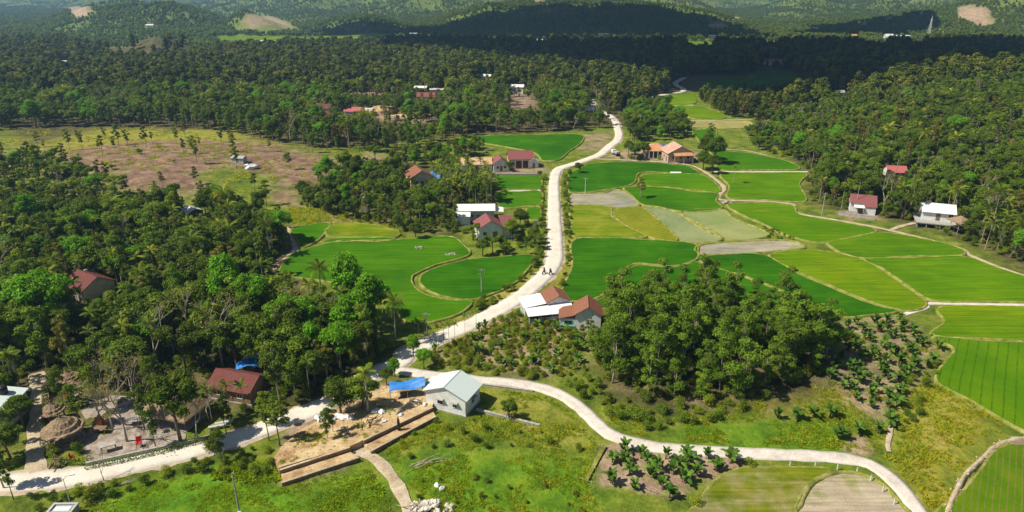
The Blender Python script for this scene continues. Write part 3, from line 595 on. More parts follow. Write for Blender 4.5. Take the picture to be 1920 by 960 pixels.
def field(kind, poly, idx):
    step = max(2.0, 0.012 * float(poly[:, 1].mean())); lo = poly.min(0); hi = poly.max(0)
    b = resample(np.vstack([poly, poly[:1]]), max(0.8, step * 0.4))[:-1]
    gx, gy = np.meshgrid(np.arange(lo[0], hi[0], step), np.arange(lo[1], hi[1], step)); gx, gy = gx.ravel(), gy.ravel()
    k = inside(gx, gy, b) & (seg_dist(gx, gy, b) > step * 0.5)
    P = [Vector(p) for p in b] + [Vector((a, c)) for a, c in zip(gx[k], gy[k])]; nb = len(b)
    vo, eo, fo, *_ = delaunay_2d_cdt(P, [(i, (i + 1) % nb) for i in range(nb)], [], 1, 1e-4)
    va = np.array([(v.x, v.y) for v in vo]); z = H(va[:, 0], va[:, 1])
    grow = {'mud': 0.03, 'stubble': 0.04, 'seedling': 0.08, 'seedling_pale': 0.08}.get(kind, 0.32)
    top = z + grow + (fbm(va[:, 0] / 1.2, va[:, 1] / 1.2, 21) - 0.47) * (0.14 if grow > 0.2 else 0.04)
    V = [(a, c, t) for (a, c), t in zip(va, top)]; F = [tuple(f) for f in fo]
    cnt = {}
    for f in F:
        for i in range(3):
            e = (f[i], f[(i + 1) % 3]); cnt[tuple(sorted(e))] = cnt.get(tuple(sorted(e)), []) + [e]
    off = len(V)
    V += [(a, c, t - 0.5) for (a, c), t in zip(va, z)]
    for e in cnt.values():
        if len(e) == 1: F.append((e[0][1], e[0][0], off + e[0][0], off + e[0][1]))
    o = mobj('paddy_field', mesh_pd('paddy_field', V, F, FM[kind])); tag(o, kind='structure')
    far = float(poly[:, 1].mean())
    if far < 420:
        loop = resample(np.vstack([poly, poly[:1]]), 1.1 + far * 0.004); c = loop.mean(0)
        ribbon('field_bund', loop, 0.75 if far < 160 else 0.95, M['bund'], 0.0, prof=((-0.5, -0.1), (-0.38, 0.26), (0.0, 0.40 + 0.006 * (idx % 7)), (0.38, 0.24), (0.5, -0.1)), wob=0.5, nz=0.16, seed=idx)
for i, (k, poly) in enumerate(FIELD_W): field(k, poly, i)

# ------------------------------------------------------------------ clouds that shade the far valley, and the hazy air
def cloud_mat():
    m, n, l, b = newmat('cloud'); b.inputs['Base Color'].default_value = (0.9, 0.9, 0.92, 1); b.inputs['Roughness'].default_value = 1.0; b.inputs['Specular IOR Level'].default_value = 0.0
    t = n.new('ShaderNodeBsdfTranslucent'); t.inputs['Color'].default_value = (0.5, 0.5, 0.52, 1); mx = n.new('ShaderNodeMixShader'); mx.inputs[0].default_value = 0.25
    l.new(b.outputs[0], mx.inputs[1]); l.new(t.outputs[0], mx.inputs[2]); l.new(mx.outputs[0], n['Material Output'].inputs['Surface']); return m
M['cloud'] = cloud_mat()
def cloud(poly_px, base, thick, seed, step=9.0, frill=30.0):
    poly = np.array(W(poly_px)); zs = H(poly[:, 0], poly[:, 1]); k = (base - zs) / SUN_TO.z
    poly = poly + np.stack([k * SUN_TO.x, k * SUN_TO.y], 1)
    lo = poly.min(0) - frill; hi = poly.max(0) + frill; nx = int((hi[0] - lo[0]) / step); ny = int((hi[1] - lo[1]) / step)
    gx, gy = np.meshgrid(np.linspace(lo[0], hi[0], nx), np.linspace(lo[1], hi[1], ny)); x, y = gx.ravel(), gy.ravel()
    ins = inside(x, y, poly); d = seg_dist(x, y, poly); sd = np.where(ins, d, -d) + (fbm(x / 70, y / 70, seed, 5) - 0.47) * 3 * frill
    body = sd > 0; t = np.sqrt(np.clip(sd / 60, 0, 1)) * thick * (0.5 + fbm(x / 40, y / 40, seed + 3, 4))
    idx = -np.ones(len(x), int); idx[body] = np.arange(body.sum()); V0 = np.stack([x, y, base + t], 1)[body]; V1 = np.stack([x, y, base - t * 0.2 - 1], 1)[body]; n0 = len(V0); F = []
    I = idx.reshape(ny, nx); A, B, C, D = I[:-1, :-1], I[:-1, 1:], I[1:, 1:], I[1:, :-1]; q = (A >= 0) & (B >= 0) & (C >= 0) & (D >= 0)
    F = np.stack([A[q], B[q], C[q], D[q]], 1); F2 = F[:, ::-1] + n0
    return tag(mobj('cloud', mesh_np('cloud', np.concatenate([V0, V1]), np.concatenate([F, F2]), M['cloud'], smooth=True)), kind='structure')
cloud([(730, 104), (960, 128), (1150, 148), (1240, 162), (1300, 170), (1400, 196), (1560, 190), (1650, 170), (1760, 155), (2200, 138), (2200, 89), (1560, 91), (1000, 91), (800, 84), (740, 88)], 430, 60, 5, 8.0, 9.0)
cloud([(570, 66), (640, 44), (720, 42), (800, 56), (860, 34), (920, 22), (1000, 14), (1060, 10), (1130, 10), (1200, 12), (1250, 18), (1300, 30), (1350, 44), (1400, 58), (1440, 72), (1000, 78), (700, 70)], 480, 80, 9, 10.0, 22.0)
cloud([(1470, 70), (1560, 48), (1680, 30), (1730, 30), (1740, 58), (1700, 66), (1560, 70)], 450, 50, 15, 10.0, 30.0)
def haze():
    zt = 0.0
    for o in bpy.data.objects:
        if o.name.startswith(('ground', 'hills')): zt = max(zt, max(c[2] for c in o.bound_box))
    mb = MB(); mb.box((0, 3110, (zt + 22 - 8) / 2), (13200, 6600, zt + 22 + 8))
    m = bpy.data.materials.new('haze'); m.use_nodes = True; n = m.node_tree.nodes; n.clear(); out = n.new('ShaderNodeOutputMaterial'); v = n.new('ShaderNodeVolumePrincipled')
    v.inputs['Color'].default_value = (0.34, 0.60, 1.0, 1); v.inputs['Density'].default_value = HAZE; v.inputs['Anisotropy'].default_value = 0.2; m.node_tree.links.new(v.outputs[0], out.inputs['Volume'])
    return tag(mb.build('haze', m), 'pale blue haze lying over the valley and hills', 'haze', None, 'stuff')
HAZE = 0.00018
haze()

# ------------------------------------------------------------------ buildings
KEEP = []          # points that stay in sight: (px, py, depth)
BLOCK = []         # footprints where no plant stands: (x, y, radius)
def keep_pt(x, y, z):
    a, b, d = project(x, y, z); KEEP.append((a, b, d))
def part(name, mb, mat, parent, smooth=False): return mb.build(name, M[mat], parent, smooth)
def window(root, face, u, z, w, h, Wd, L, hood=False, frame='white_paint', x0=0.0, y0=0.0):
    """window part with frame, pane (and hood) as sub-parts; sits on the outside of a wall"""
    e = 0.0
    pos = {'front': ((u, -L / 2, z), 0), 'back': ((u, L / 2, z), math.pi), 'left': ((-Wd / 2, -u, z), -math.pi / 2), 'right': ((Wd / 2, u, z), math.pi / 2)}[face]
    c, a = pos; c = (c[0] + x0, c[1] + y0, c[2])
    t = 0.09
    f = MB(); f.box((0, -0.03, h / 2), (w + 2 * t, 0.10, t)); f.box((0, -0.03, -h / 2), (w + 2 * t, 0.12, t)); f.box((-w / 2 - t / 2, -0.028, 0), (t, 0.095, h - t)); f.box((w / 2 + t / 2, -0.028, 0), (t, 0.095, h - t)); f.box((0, -0.032, 0), (0.05, 0.06, h - t))
    o = part('window', f, frame, root); o.location = c; o.rotation_euler = (0, 0, a)
    p = MB().box((0, -0.01, 0), (w, 0.04, h - t)).build('pane', M['dark_glass'], o)
    if hood: MB().box((0, -0.28, h / 2 + 0.14), (w + 0.5, 0.55, 0.09), 0, R(6)).build('hood', M['concrete'], o)
    return o
def door(root, face, u, w, h, Wd, L, mat='wood', x0=0.0, y0=0.0, z0=0.0):
    c, a = {'front': ((u, -L / 2, h / 2), 0), 'back': ((u, L / 2, h / 2), math.pi), 'left': ((-Wd / 2, -u, h / 2), -math.pi / 2), 'right': ((Wd / 2, u, h / 2), math.pi / 2)}[face]
    o = MB().box((0, -0.02, 0), (w, 0.10, h)).build('door', M[mat], root); o.location = (c[0] + x0, c[1] + y0, c[2] + z0 + 0.02); o.rotation_euler = (0, 0, a)
    MB().box((w * 0.36, -0.09, 0), (0.05, 0.05, 0.16)).build('handle', M['steel'], o); return o
def gable_wall(W_, L, h, rise, z0=-0.4, x0=0.0, y0=0.0):
    V = []; F = []
    for y in (-L / 2, L / 2): V += [(x0 - W_ / 2, y0 + y, z0), (x0 + W_ / 2, y0 + y, z0), (x0 + W_ / 2, y0 + y, h), (x0, y0 + y, h + rise), (x0 - W_ / 2, y0 + y, h)]
    F = [(4, 3, 2, 1, 0), (5, 6, 7, 8, 9), (0, 1, 6, 5), (1, 2, 7, 6), (2, 3, 8, 7), (3, 4, 9, 8), (4, 0, 5, 9)]
    mb = MB(); mb.v = V; mb.f = F; return mb
def gable_roof(W_, L, h, rise, o, g, t=0.10, x0=0.0, y0=0.0, sag=0.0):
    k = rise / (W_ / 2); e = W_ / 2 + o; mb = MB(); lift = 0.03
    prof = [(-e, h - o * k + lift), (0, h + rise + lift), (e, h - o * k + lift), (e, h - o * k + lift + t), (0, h + rise + lift + t * 1.1), (-e, h - o * k + lift + t)]
    for y in (-L / 2 - g, L / 2 + g): mb.v += [(x0 + a, y0 + y, b) for a, b in prof]
    mb.f = [(5, 4, 1, 0), (4, 3, 2, 1), (6, 7, 10, 11), (7, 8, 9, 10)] + [(i, (i + 1) % 6, 6 + (i + 1) % 6, 6 + i) for i in range(6)]
    return mb
def hip_roof(W_, L, h, rise, o, t=0.1, x0=0.0, y0=0.0):
    a, b = W_ / 2 + o, L / 2 + o; r = max(0.0, b - a); k = rise / (W_ / 2); zb = h - o * k + 0.03; zt = h + rise + 0.03
    mb = MB()
    lo = [(-a, -b, zb), (a, -b, zb), (a, b, zb), (-a, b, zb)]; up = [(0, -max(r, 0.05), zt), (0, max(r, 0.05), zt)]
    mb.v = [(x + x0, y + y0, z) for x, y, z in lo] + [(x + x0, y + y0, z) for x, y, z in [(p[0], p[1], p[2] + t) for p in lo]] + [(x + x0, y + y0, z + t) for x, y, z in up]
    mb.f = [(3, 2, 1, 0), (0, 1, 5, 4), (1, 2, 6, 5), (2, 3, 7, 6), (3, 0, 4, 7), (4, 5, 8), (5, 6, 9, 8), (6, 7, 9), (7, 4, 8, 9)]
    return mb
def slab_roof(p, t=0.08):
    """a flat sheet over four corner points"""
    mb = MB(); mb.v = [tuple(q) for q in p] + [(q[0], q[1], q[2] + t) for q in p]
    mb.f = [(3, 2, 1, 0), (4, 5, 6, 7), (0, 1, 5, 4), (1, 2, 6, 5), (2, 3, 7, 6), (3, 0, 4, 7)]; return mb
def root_at(name, px, py, rz, label, cat='house', group=None, r=5.0, dz=0.0):
    x, y = G(px, py); o = empty(name, (x, y, h1(x, y) + dz), rz); tag(o, label, cat, group); BLOCK.append((x, y, r)); return o
def keep_local(root, pts):
    Mw = Matrix.Translation(root.location) @ Matrix.Rotation(root.rotation_euler.z, 4, 'Z')
    for p in pts:
        q = Mw @ Vector(p); keep_pt(q.x, q.y, q.z)
def house(name, label, px, py, rz, W_, L, h, rise, roof, wall, o=0.4, g=0.3, hip=False, wins=(), doors=(), cap=True, dz=0.0, group=None, keep=True, plinth=True, roof_only=False):
    root = root_at(name, px, py, R(rz), label, 'house', group, max(W_, L) * 0.62, dz)
    part('wall', gable_wall(W_, L, h, rise if not hip else 0.01, -0.4 - dz), wall, root)
    rf = part('roof', hip_roof(W_, L, h, rise, o) if hip else gable_roof(W_, L, h, rise, o, g), roof, root)
    if cap and not hip: MB().tube([(0, -L / 2 - g, h + rise + 0.13), (0, L / 2 + g, h + rise + 0.13)], 0.09, 6).build('ridge_cap', M[roof], rf)
    if plinth: part('plinth', MB().box((0, 0, -0.12 - dz), (W_ + 0.24, L + 0.24, 0.7)), 'concrete', root)
    for w in wins: window(root, *w[:5], W_, L, *w[5:])
    for d in doors: door(root, d[0], d[1], d[2], d[3], W_, L, *(d[4:]))
    if keep:
        P = [(a * W_ / 2, b * L / 2, h + rise * (1 - abs(a))) for a in (-0.9, -0.45, 0, 0.45, 0.9) for b in (-0.9, 0, 0.9)]
        if not roof_only: P += [(a, b, h * 0.6) for a in np.linspace(-0.45, 0.45, 3) * W_ for b in (-L / 2,)] if abs(rz) < 60 else [((-1 if rz > 0 else 1) * W_ / 2, b, h * 0.6) for b in np.linspace(-0.45, 0.45, 3) * L]
        keep_local(root, P)
    return root

# white house with the pale roof beside the lot
r = house('white_house', 'white plastered house with pale mint metal roof beside the earth lot', 850, 757, -24, 7.4, 5.2, 3.3, 1.5, 'metal_mint', 'plaster_white', 0.45, 0.35,
          wins=[('front', -1.0, 1.75, 0.95, 1.0, True), ('front', 1.75, 1.75, 0.75, 0.9, True), ('right', 0.0, 1.7, 0.9, 1.0, True), ('left', 0.5, 1.7, 0.9, 1.0, True)], doors=[('back', 0.5, 1.2, 2.2)])
part('lean_to_roof', slab_roof([(-5.6, -1.0, 2.35), (-3.9, -1.0, 2.75), (-3.9, 2.9, 2.75), (-5.6, 2.9, 2.35)]), 'metal_mint', r)
for yy in (-0.8, 2.7): part('post', MB().tube([(-5.4, yy, -0.3), (-5.4, yy, 2.38)], 0.07, 6), 'wood', r)
# blue tarpaulin shelter on poles beside it
x, y = G(765, 745); t = tag(empty('tarpaulin_shelter', (x, y, 0), 0.15), 'bright blue tarpaulin shelter on poles next to the white house', 'shelter'); BLOCK.append((x, y, 3.2))
def tarp(nx, ny, sx, sy, zf):
    V = [((i / nx - 0.5) * sx, (j / ny - 0.5) * sy, zf(i / nx, j / ny)) for j in range(ny + 1) for i in range(nx + 1)]
    F = [(j * (nx + 1) + i, j * (nx + 1) + i + 1, (j + 1) * (nx + 1) + i + 1, (j + 1) * (nx + 1) + i) for j in range(ny) for i in range(nx)]
    mb = MB(); mb.v = V; mb.f = F; return mb
tz = lambda u, v: 2.3 + 0.5 * u * u + 0.35 * math.sin(u * 7 + v * 2) * 0.5 + 0.55 * (1 - abs(2 * v - 1)) * (0.4 + u) - 0.12 * math.sin(v * 11)
o = part('canopy', tarp(14, 10, 6.0, 2.8, tz), 'tarp_blue', t, True)
for u, v in ((0, 0), (1, 0), (0, 1), (1, 1), (0.5, 0)): part('pole', MB().tube([((u - 0.5) * 5.8, (v - 0.5) * 2.6, -0.3), ((u - 0.5) * 5.8, (v - 0.5) * 2.6, tz(u, v))], 0.05, 6), 'bamboo', t)
keep_local(t, [(a, b, 2.6) for a in (-2.5, 0, 2.5) for b in (-1.2, 1.2)])

# shop house with white sheet roofs at the bend of the road
r = root_at('shop_house', 1041, 583, R(12), 'house with brown tiled gable and wide white sheet lean-to roofs by the road bend', 'house', None, 6.0)
part('wall', gable_wall(4.8, 5.0, 3.5, 1.2), 'plaster_white', r)
rf = part('roof', gable_roof(4.8, 5.0, 3.5, 1.2, 0.35, 0.4), 'tile_brown', r); MB().tube([(0, -2.9, 4.83), (0, 2.9, 4.83)], 0.09, 6).build('ridge_cap', M['tile_brown'], rf)
part('side_roof', slab_roof([(-7.6, -2.6, 2.55), (-2.35, -2.6, 3.25), (-2.35, 2.9, 3.25), (-7.6, 2.9, 2.55)]), 'metal_white', r)
part('front_roof', slab_roof([(-7.4, -5.9, 2.15), (2.7, -5.9, 2.25), (2.7, -2.56, 3.0), (-7.4, -2.66, 2.5)]), 'metal_white', r)
part('side_wall', MB().box((-4.9, 0.1, 1.1), (4.6, 4.6, 2.7)), 'plaster_grey', r)
part('front_wall', MB().box((-2.4, -4.9, 0.55), (9.2, 0.2, 1.4)), 'plaster_grey', r)
for xx in (-7.1, -4.6, -2.2, 0.2, 2.4): part('post', MB().tube([(xx, -5.7, -0.3), (xx, -5.7, 2.2)], 0.07, 6), 'steel', r)
for xx in (-6.0, -3.4, -1.0, 1.3): part('shade_panel', MB().box((xx, -4.98, 1.6), (1.7, 0.12, 0.65)), 'dark_glass', r)  # solid dark panels stand in for the shade under the front roof
keep_local(r, [(a, b, 3.0) for a in (-7, -4.5, -2, 0.5, 2.3) for b in (-5.5, -3, 0, 2.4)] + [(0, -2.5, 4.4), (0, 2.2, 4.6), (-1.5, 1, 4), (1.5, 1, 4)])
# brown roofed house next to it
r = house('brown_roof_house', 'white house with brown tiled roof and green sill beside the acacia grove', 1101, 607, -4, 5.2, 5.2, 3.4, 1.7, 'tile_brown', 'plaster_white', 0.4, 0.4,
          wins=[('right', 0, 1.8, 0.9, 1.0)], doors=[('back', 0, 1.0, 2.1)])
part('low_roof', slab_roof([(-6.0, -2.8, 2.35), (-2.62, -2.8, 3.12), (-2.62, 2.4, 3.12), (-6.0, 2.4, 2.35)], 0.1), 'tile_brown', r)
part('wing_wall', MB().box((-4.2, -0.2, 1.0), (3.2, 4.8, 2.7)), 'plaster_white', r)
window(r, 'front', -4.0, 1.5, 1.5, 0.9, 5.2, 5.2, False, 'green_paint'); part('window_sill', MB().box((-4.0, -2.85, 0.85), (2.6, 0.45, 0.12)), 'green_paint', r)
keep_local(r, [(-5, 0, 2.7), (-4, -2.5, 2.0), (-4, 1, 2.8)])
# pair by the road bank: white sheet roof and maroon tiles
r = house('metal_roof_house', 'grey walled house under white metal roof behind the maroon roofed house', 893, 410, 92, 6.4, 11.0, 3.6, 0.9, 'metal_white', 'plaster_grey', 0.4, 0.3, wins=[('left', -3.6, 1.9, 1.1, 1.1), ('left', -1.3, 1.9, 1.1, 1.1), ('left', 2.5, 1.9, 1.4, 1.1)], doors=[('left', 0.8, 1.1, 2.2)])
part('annex_wall', MB().box((-4.4, -1.2 + 5.0, 1.2), (2.4, 4.0, 3.0)), 'plaster_white', r); part('annex_roof', slab_roof([(-5.9, 1.6, 2.5), (-3.3, 1.6, 3.3), (-3.3, 6.0, 3.3), (-5.9, 6.0, 2.5)]), 'metal_white', r)
part('shed_roof', slab_roof([(-2.2, -8.3, 2.7), (2.0, -8.3, 2.9), (2.0, -5.9, 3.1), (-2.2, -5.9, 2.9)]), 'metal_white', r)
r = house('maroon_roof_house', 'white gabled house with maroon tile roof and side wing by the round paddy', 916, 443, 14, 6.6, 6.6, 3.7, 1.9, 'tile_maroon', 'plaster_white', 0.45, 0.4, wins=[('front', -1.7, 1.9, 1.0, 1.3), ('left', 0, 1.9, 1.0, 1.2)], doors=[('front', 1.2, 1.3, 2.4)])
part('wing_wall', MB().box((5.2, 0.2, 1.4), (3.6, 5.6, 3.6)), 'plaster_white', r); part('wing_roof', slab_roof([(3.45, -3.1, 3.35), (7.5, -3.1, 3.15), (7.5, 3.2, 4.7), (3.45, 3.2, 4.9)], 0.12), 'tile_maroon', r)
for xx in (5.0, 7.2): part('column', MB().box((xx, -3.0, 1.5), (0.28, 0.28, 3.7)), 'plaster_white', r)
keep_local(r, [(4.2, 0, 4), (6.5, 0, 4), (6.5, -2.5, 3.4)])
# hidden red roof left of the areca stand, with blue tarps
r = house('red_roof_house', 'house with weathered red tile roof among slender palms, blue sheet alongside', 786, 345, 22, 8.0, 8.5, 3.6, 2.2, 'tile_brown', 'plaster_cream', 0.5, 0.4, wins=[('front', -1.8, 1.8, 1.0, 1.1), ('front', 1.8, 1.8, 1.0, 1.1)], doors=[('front', 0, 1.2, 2.2)])
for px_, lb in ((806, 'crumpled blue tarpaulin lying beside the weathered red roof'), (818, 'small blue tarpaulin hung over a rail near slender palms')):
    x, y = G(px_, 338 if px_ == 806 else 344); t = tag(empty('blue_tarpaulin', (x, y, 0), 0.5 - 0.03 * (px_ - 806)), lb, 'tarpaulin'); zf = lambda u, v: 2.4 + 0.5 * math.sin(u * 5 + v * 3) + 0.5 * v
    part('sheet', tarp(8, 6, 4.2 if px_ == 806 else 3.0, 2.6, zf), 'tarp_blue', t, True)
    for u, v in ((0, 0), (1, 0), (0, 1), (1, 1)): part('pole', MB().tube([((u - .5) * 2.8, (v - .5) * 2.4, -0.3), ((u - .5) * 2.8, (v - .5) * 2.4, 2.4)], 0.05, 5), 'bamboo', t)
    keep_local(t, [(0, 0, 2.4), (-1, 0, 2.4), (1, 0, 2.4)])
house('orange_roof_house', 'long house with pale orange tile roof above the areca stand', 893, 318, 97, 7.0, 11.5, 3.0, 1.6, 'tile_pale', 'plaster_white', 0.5, 0.3, wins=[('left', -3, 1.7, 1.0, 1.0), ('left', 3, 1.7, 1.0, 1.0)], doors=[('left', 0, 1.2, 2.2)])
r = house('white_gable_house', 'small white gable house between the orange and maroon roofs', 937, 318, 12, 6.0, 6.5, 3.2, 1.9, 'tile_maroon', 'plaster_white', 0.4, 0.25, wins=[('front', -1.4, 1.7, 0.9, 1.0), ('front', 1.4, 1.7, 0.9, 1.0)], doors=[('front', 0, 1.0, 2.2)])
r = house('porch_house', 'maroon roofed house with dark open porch facing the paddies', 975, 311, 95, 7.5, 9.5, 3.8, 2.2, 'tile_maroon', 'plaster_cream', 0.6, 0.4, wins=[('left', -3.0, 1.9, 1.0, 1.2)], doors=[('left', 3.2, 1.2, 2.3)])
part('porch_shade_panel', MB().box((-3.78, -0.4, 1.5), (0.12, 5.0, 2.6)), 'dark_glass', r)  # dark sheet on the wall, painted shade of the porch interior
for yy in (-3.0, -0.5, 2.2): part('column', MB().box((-4.4, yy, 1.7), (0.35, 0.35, 3.3)), 'plaster_pink', r)
house('white_hut', 'little white hut with sheet roof at the end of the porch house', 999, 313, 10, 3.6, 4.0, 2.8, 0.9, 'metal_white', 'plaster_white', 0.3, 0.2, doors=[('front', 0, 0.9, 2.0)], wins=[('left', 0, 1.6, 0.7, 0.8)])
x, y = G(950, 331); w_ = MB().box((0, 0, 0.5), (26, 0.3, 1.3)).build('yard_wall', M['concrete']); w_.location = (x, y, 0); tag(w_, 'low grey wall edging the yard above the small paddies', 'wall')
# the pink pair and hip roofed house at the track
r = house('hip_roof_house', 'house with orange hip roof and open dark porch beside blue sheet', 1227, 293, 84, 7.5, 9.5, 3.4, 2.0, 'tile_orange', 'plaster_cream', 0.6, 0.4, hip=True, wins=[('left', 3.2, 1.8, 1.0, 1.1)], doors=[('left', -3.4, 1.1, 2.2)])
part('porch_shade_panel', MB().box((-3.78, 0, 1.45), (0.1, 5.2, 2.5)), 'dark_glass', r)  # porch depth is a dark panel coloured as shade, wall continues behind
for yy in (-2.6, -0.9, 0.9, 2.6): part('column', MB().box((-4.3, yy, 1.6), (0.22, 0.22, 3.0)), 'plaster_white', r)
r = house('pink_house', 'unfinished pink house with salmon tile roof beside tall dark trees', 1268, 300, 8, 10.5, 9.0, 3.9, 2.7, 'tile_salmon', 'plaster_pink', 0.5, 0.4, wins=[('front', -3.0, 2.1, 1.1, 1.3), ('front', 0, 2.1, 1.1, 1.3), ('front', 3.0, 2.1, 1.1, 1.3), ('left', 0, 2.1, 1.1, 1.3)], doors=[('left', 2.6, 1.2, 2.3, 'wood')])
part('porch_roof', slab_roof([(-3.4, -6.7, 3.1), (4.6, -6.7, 3.1), (4.6, -4.56, 4.1), (-3.4, -4.56, 4.1)], 0.12), 'tile_orange', r)
for xx in (-3.2, 0.6, 4.4): part('column', MB().box((xx, -6.5, 1.45), (0.28, 0.28, 3.3)), 'plaster_pink', r)
x, y = G(1243, 288); t = tag(empty('blue_tarpaulin', (x, y, 0), -0.1), 'vivid blue tarpaulin propped between the orange and pink houses', 'tarpaulin'); zf = lambda u, v: 0.6 + 3.2 * v * v + 0.35 * math.sin(u * 6)
part('sheet', tarp(9, 8, 3.8, 3.0, zf), 'tarp_blue', t, True)
for u in (-1.7, 1.7): part('pole', MB().tube([(u, 1.4, -0.3), (u, 1.4, 3.7)], 0.06, 5), 'bamboo', t)
keep_local(t, [(0, 0, 1.5), (0, 1, 2.8)])
# houses at the foot of the wooded slope
r = house('white_villa', 'white house with maroon roof in a pale yard below the wooded slope', 1614, 394, 70, 5.4, 7.0, 3.2, 1.7, 'tile_maroon', 'plaster_white', 0.45, 0.35, wins=[('left', 3.0, 2.0, 1.0, 1.4), ('front', 0, 2.0, 1.0, 1.4), ('left', 1.0, 2.0, 1.0, 1.2)], doors=[('left', -0.6, 1.2, 2.4)])
part('wing_wall', gable_wall(3.4, 3.0, 2.6, 0.9, -0.4, -2.7, -2.0), 'plaster_white', r); part('wing_roof', gable_roof(3.4, 3.0, 2.6, 0.9, 0.3, 0.25, 0.1, -2.7, -2.0), 'tile_maroon', r)
part('porch_roof', slab_roof([(-5.2, -0.3, 2.1), (-2.8, -0.3, 2.4), (-2.8, 2.6, 2.4), (-5.2, 2.6, 2.1)]), 'white_paint', r)
for yy in (-0.1, 2.4): part('post', MB().tube([(-5.0, yy, -0.4), (-5.0, yy, 2.15)], 0.07, 6), 'steel', r)
x, y = G(1600, 405); keep_pt(x, y, 0)
r = house('stilt_house', 'white house with white sheet roof raised on posts above the field path', 1752, 418, 68, 5.6, 8.2, 2.7, 1.6, 'metal_white', 'plaster_white', 0.6, 0.4, wins=[('left', 3.2, 1.7, 1.1, 1.1), ('front', 0.5, 1.7, 1.0, 1.0)], doors=[('left', 0, 1.1, 2.2)], dz=1.6, plinth=False)
part('deck', MB().box((-1.2, 0.6, -0.15), (10.2, 10.4, 0.3)), 'concrete', r)
for xx in (-6.0, -3.6, -1.2):
    for yy in (-4.0, -0.5, 3.0, 5.4): part('stilt', MB().tube([(xx, yy, -3.6), (xx, yy, -0.2)], 0.12, 6), 'concrete', r)
keep_local(r, [(-6, 5, -1), (-6, 0, -1), (-6, 3, 0)])
# thatched lookout on tall posts
x, y = G(1795, 438); t = tag(empty('thatched_lookout', (x, y, h1(x, y)), 0.2), 'thatched lookout roof on tall thin posts at the slope foot', 'shelter'); BLOCK.append((x, y, 2.5))
for a, b in ((-1.6, -1.4), (1.6, -1.4), (1.6, 1.4), (-1.6, 1.4)): part('post', MB().tube([(a, b, -0.5), (a, b, 4.0)], 0.08, 6), 'bamboo', t)
part('floor', MB().box((0.3, 0, 1.9), (2.6, 2.6, 0.12)), 'wood', t)
part('roof', hip_roof(3.6, 4.2, 3.9, 1.1, 0.5, 0.25), 'thatch', t); keep_local(t, [(a, 0, 4.2) for a in (-2, 0, 2)] + [(0, -1.4, 2)])
house('red_roof_house', 'house with pinkish red sheet roof half hidden high in the wood', 1676, 333, 80, 5.2, 6.4, 2.8, 1.6, 'metal_pinkred', 'plaster_white', 0.5, 0.3, wins=[('left', 0, 1.8, 1.0, 1.1)], doors=[('left', 2.0, 1.1, 2.2)])
# left wood
house('dark_roof_house', 'house with dark red tile roof sunk among big trees', 172, 552, 58, 7.0, 8.0, 3.2, 2.0, 'tile_dark', 'plaster_cream', 0.5, 0.4, wins=[('left', 0, 1.7, 1.0, 1.0)], doors=[('left', 2, 1.0, 2.1)])
for px_, py_, lb in ((166, 512, 'round white water tank behind the dark red roof'), (176, 511, 'pale blue water tank behind the dark red roof')):
    x, y = G(px_, py_ + 12); t = tag(empty('water_tank', (x, y, 0)), lb, 'water tank'); part('stand', MB().box((0, 0, 0.6), (1.0, 1.0, 1.8)), 'concrete', t)
    part('drum', MB().tube([(0, 0, 1.5), (0, 0, 1.6), (0, 0, 2.5), (0, 0, 2.75)], [0.5, 0.58, 0.58, 0.3], 12), 'white_paint' if px_ == 166 else 'metal_mint', t, True); part('lid', MB().tube([(0, 0, 2.74), (0, 0, 2.84)], 0.24, 10), 'steel', t); keep_local(t, [(0, 0, 2.2)])
house('brown_roof_cottage', 'cottage with rust brown tile roof beside the blue sheet under the trees', 452, 738, 74, 5.4, 8.0, 2.7, 1.5, 'tile_dark', 'brick_wall', 0.5, 0.35, wins=[('left', -2, 1.5, 0.9, 0.9), ('left', 2, 1.5, 0.9, 0.9)], doors=[('left', 0, 1.0, 2.0)])
x, y = G(470, 706); t = tag(empty('blue_canopy', (x, y, 0), 0.3), 'blue plastic sheet canopy behind the rust brown cottage roof', 'canopy'); zf = lambda u, v: 2.5 + 0.9 * (1 - abs(2 * u - 1)) - 0.4 * v + 0.1 * math.sin(9 * u)
part('sheet', tarp(10, 8, 4.4, 3.6, zf), 'tarp_blue', t, True); BLOCK.append((x, y, 2.5))
for u, v in ((0, 0), (1, 0), (0, 1), (1, 1)): part('pole', MB().tube([((u - .5) * 4.2, (v - .5) * 3.4, -0.3), ((u - .5) * 4.2, (v - .5) * 3.4, zf(u, v))], 0.05, 5), 'bamboo', t)
keep_local(t, [(a, b, 2.8) for a in (-1.6, 0, 1.6) for b in (-1.4, 1.2)])
house('grey_shed', 'small shed with grey sheet roof tucked behind the blue canopy', 487, 688, 75, 3.0, 4.0, 2.3, 0.7, 'metal_grey', 'brick_wall', 0.3, 0.2, doors=[('left', 0, 0.9, 1.9)], keep=False)
house('grey_roof_house', 'house with dark grey roof deep in the wood near the clearing', 92, 450, 40, 6.5, 8.5, 3.0, 1.8, 'metal_grey', 'plaster_cream', 0.5, 0.3, wins=[('front', 1.5, 1.6, 0.9, 0.9)], doors=[('front', -1, 1.0, 2.1)], keep=False)
house('pale_roof_shed', 'shed with crumpled white sheet roof at the wood edge below the clearing', 360, 408, 50, 4.5, 6.0, 2.4, 0.9, 'metal_white', 'wood', 0.3, 0.2, doors=[('front', 0, 0.9, 1.9)])
r = house('mint_roof_house', 'house with pale mint sheet roof and black tank cut by the frame edge', -14, 790, 8, 8.0, 7.0, 3.4, 0.8, 'metal_mint', 'plaster_white', 0.4, 0.4, wins=[('right', -1.5, 1.8, 1.0, 1.1), ('right', 1.5, 1.8, 1.0, 1.1)], doors=[('front', 0, 1.1, 2.2)])
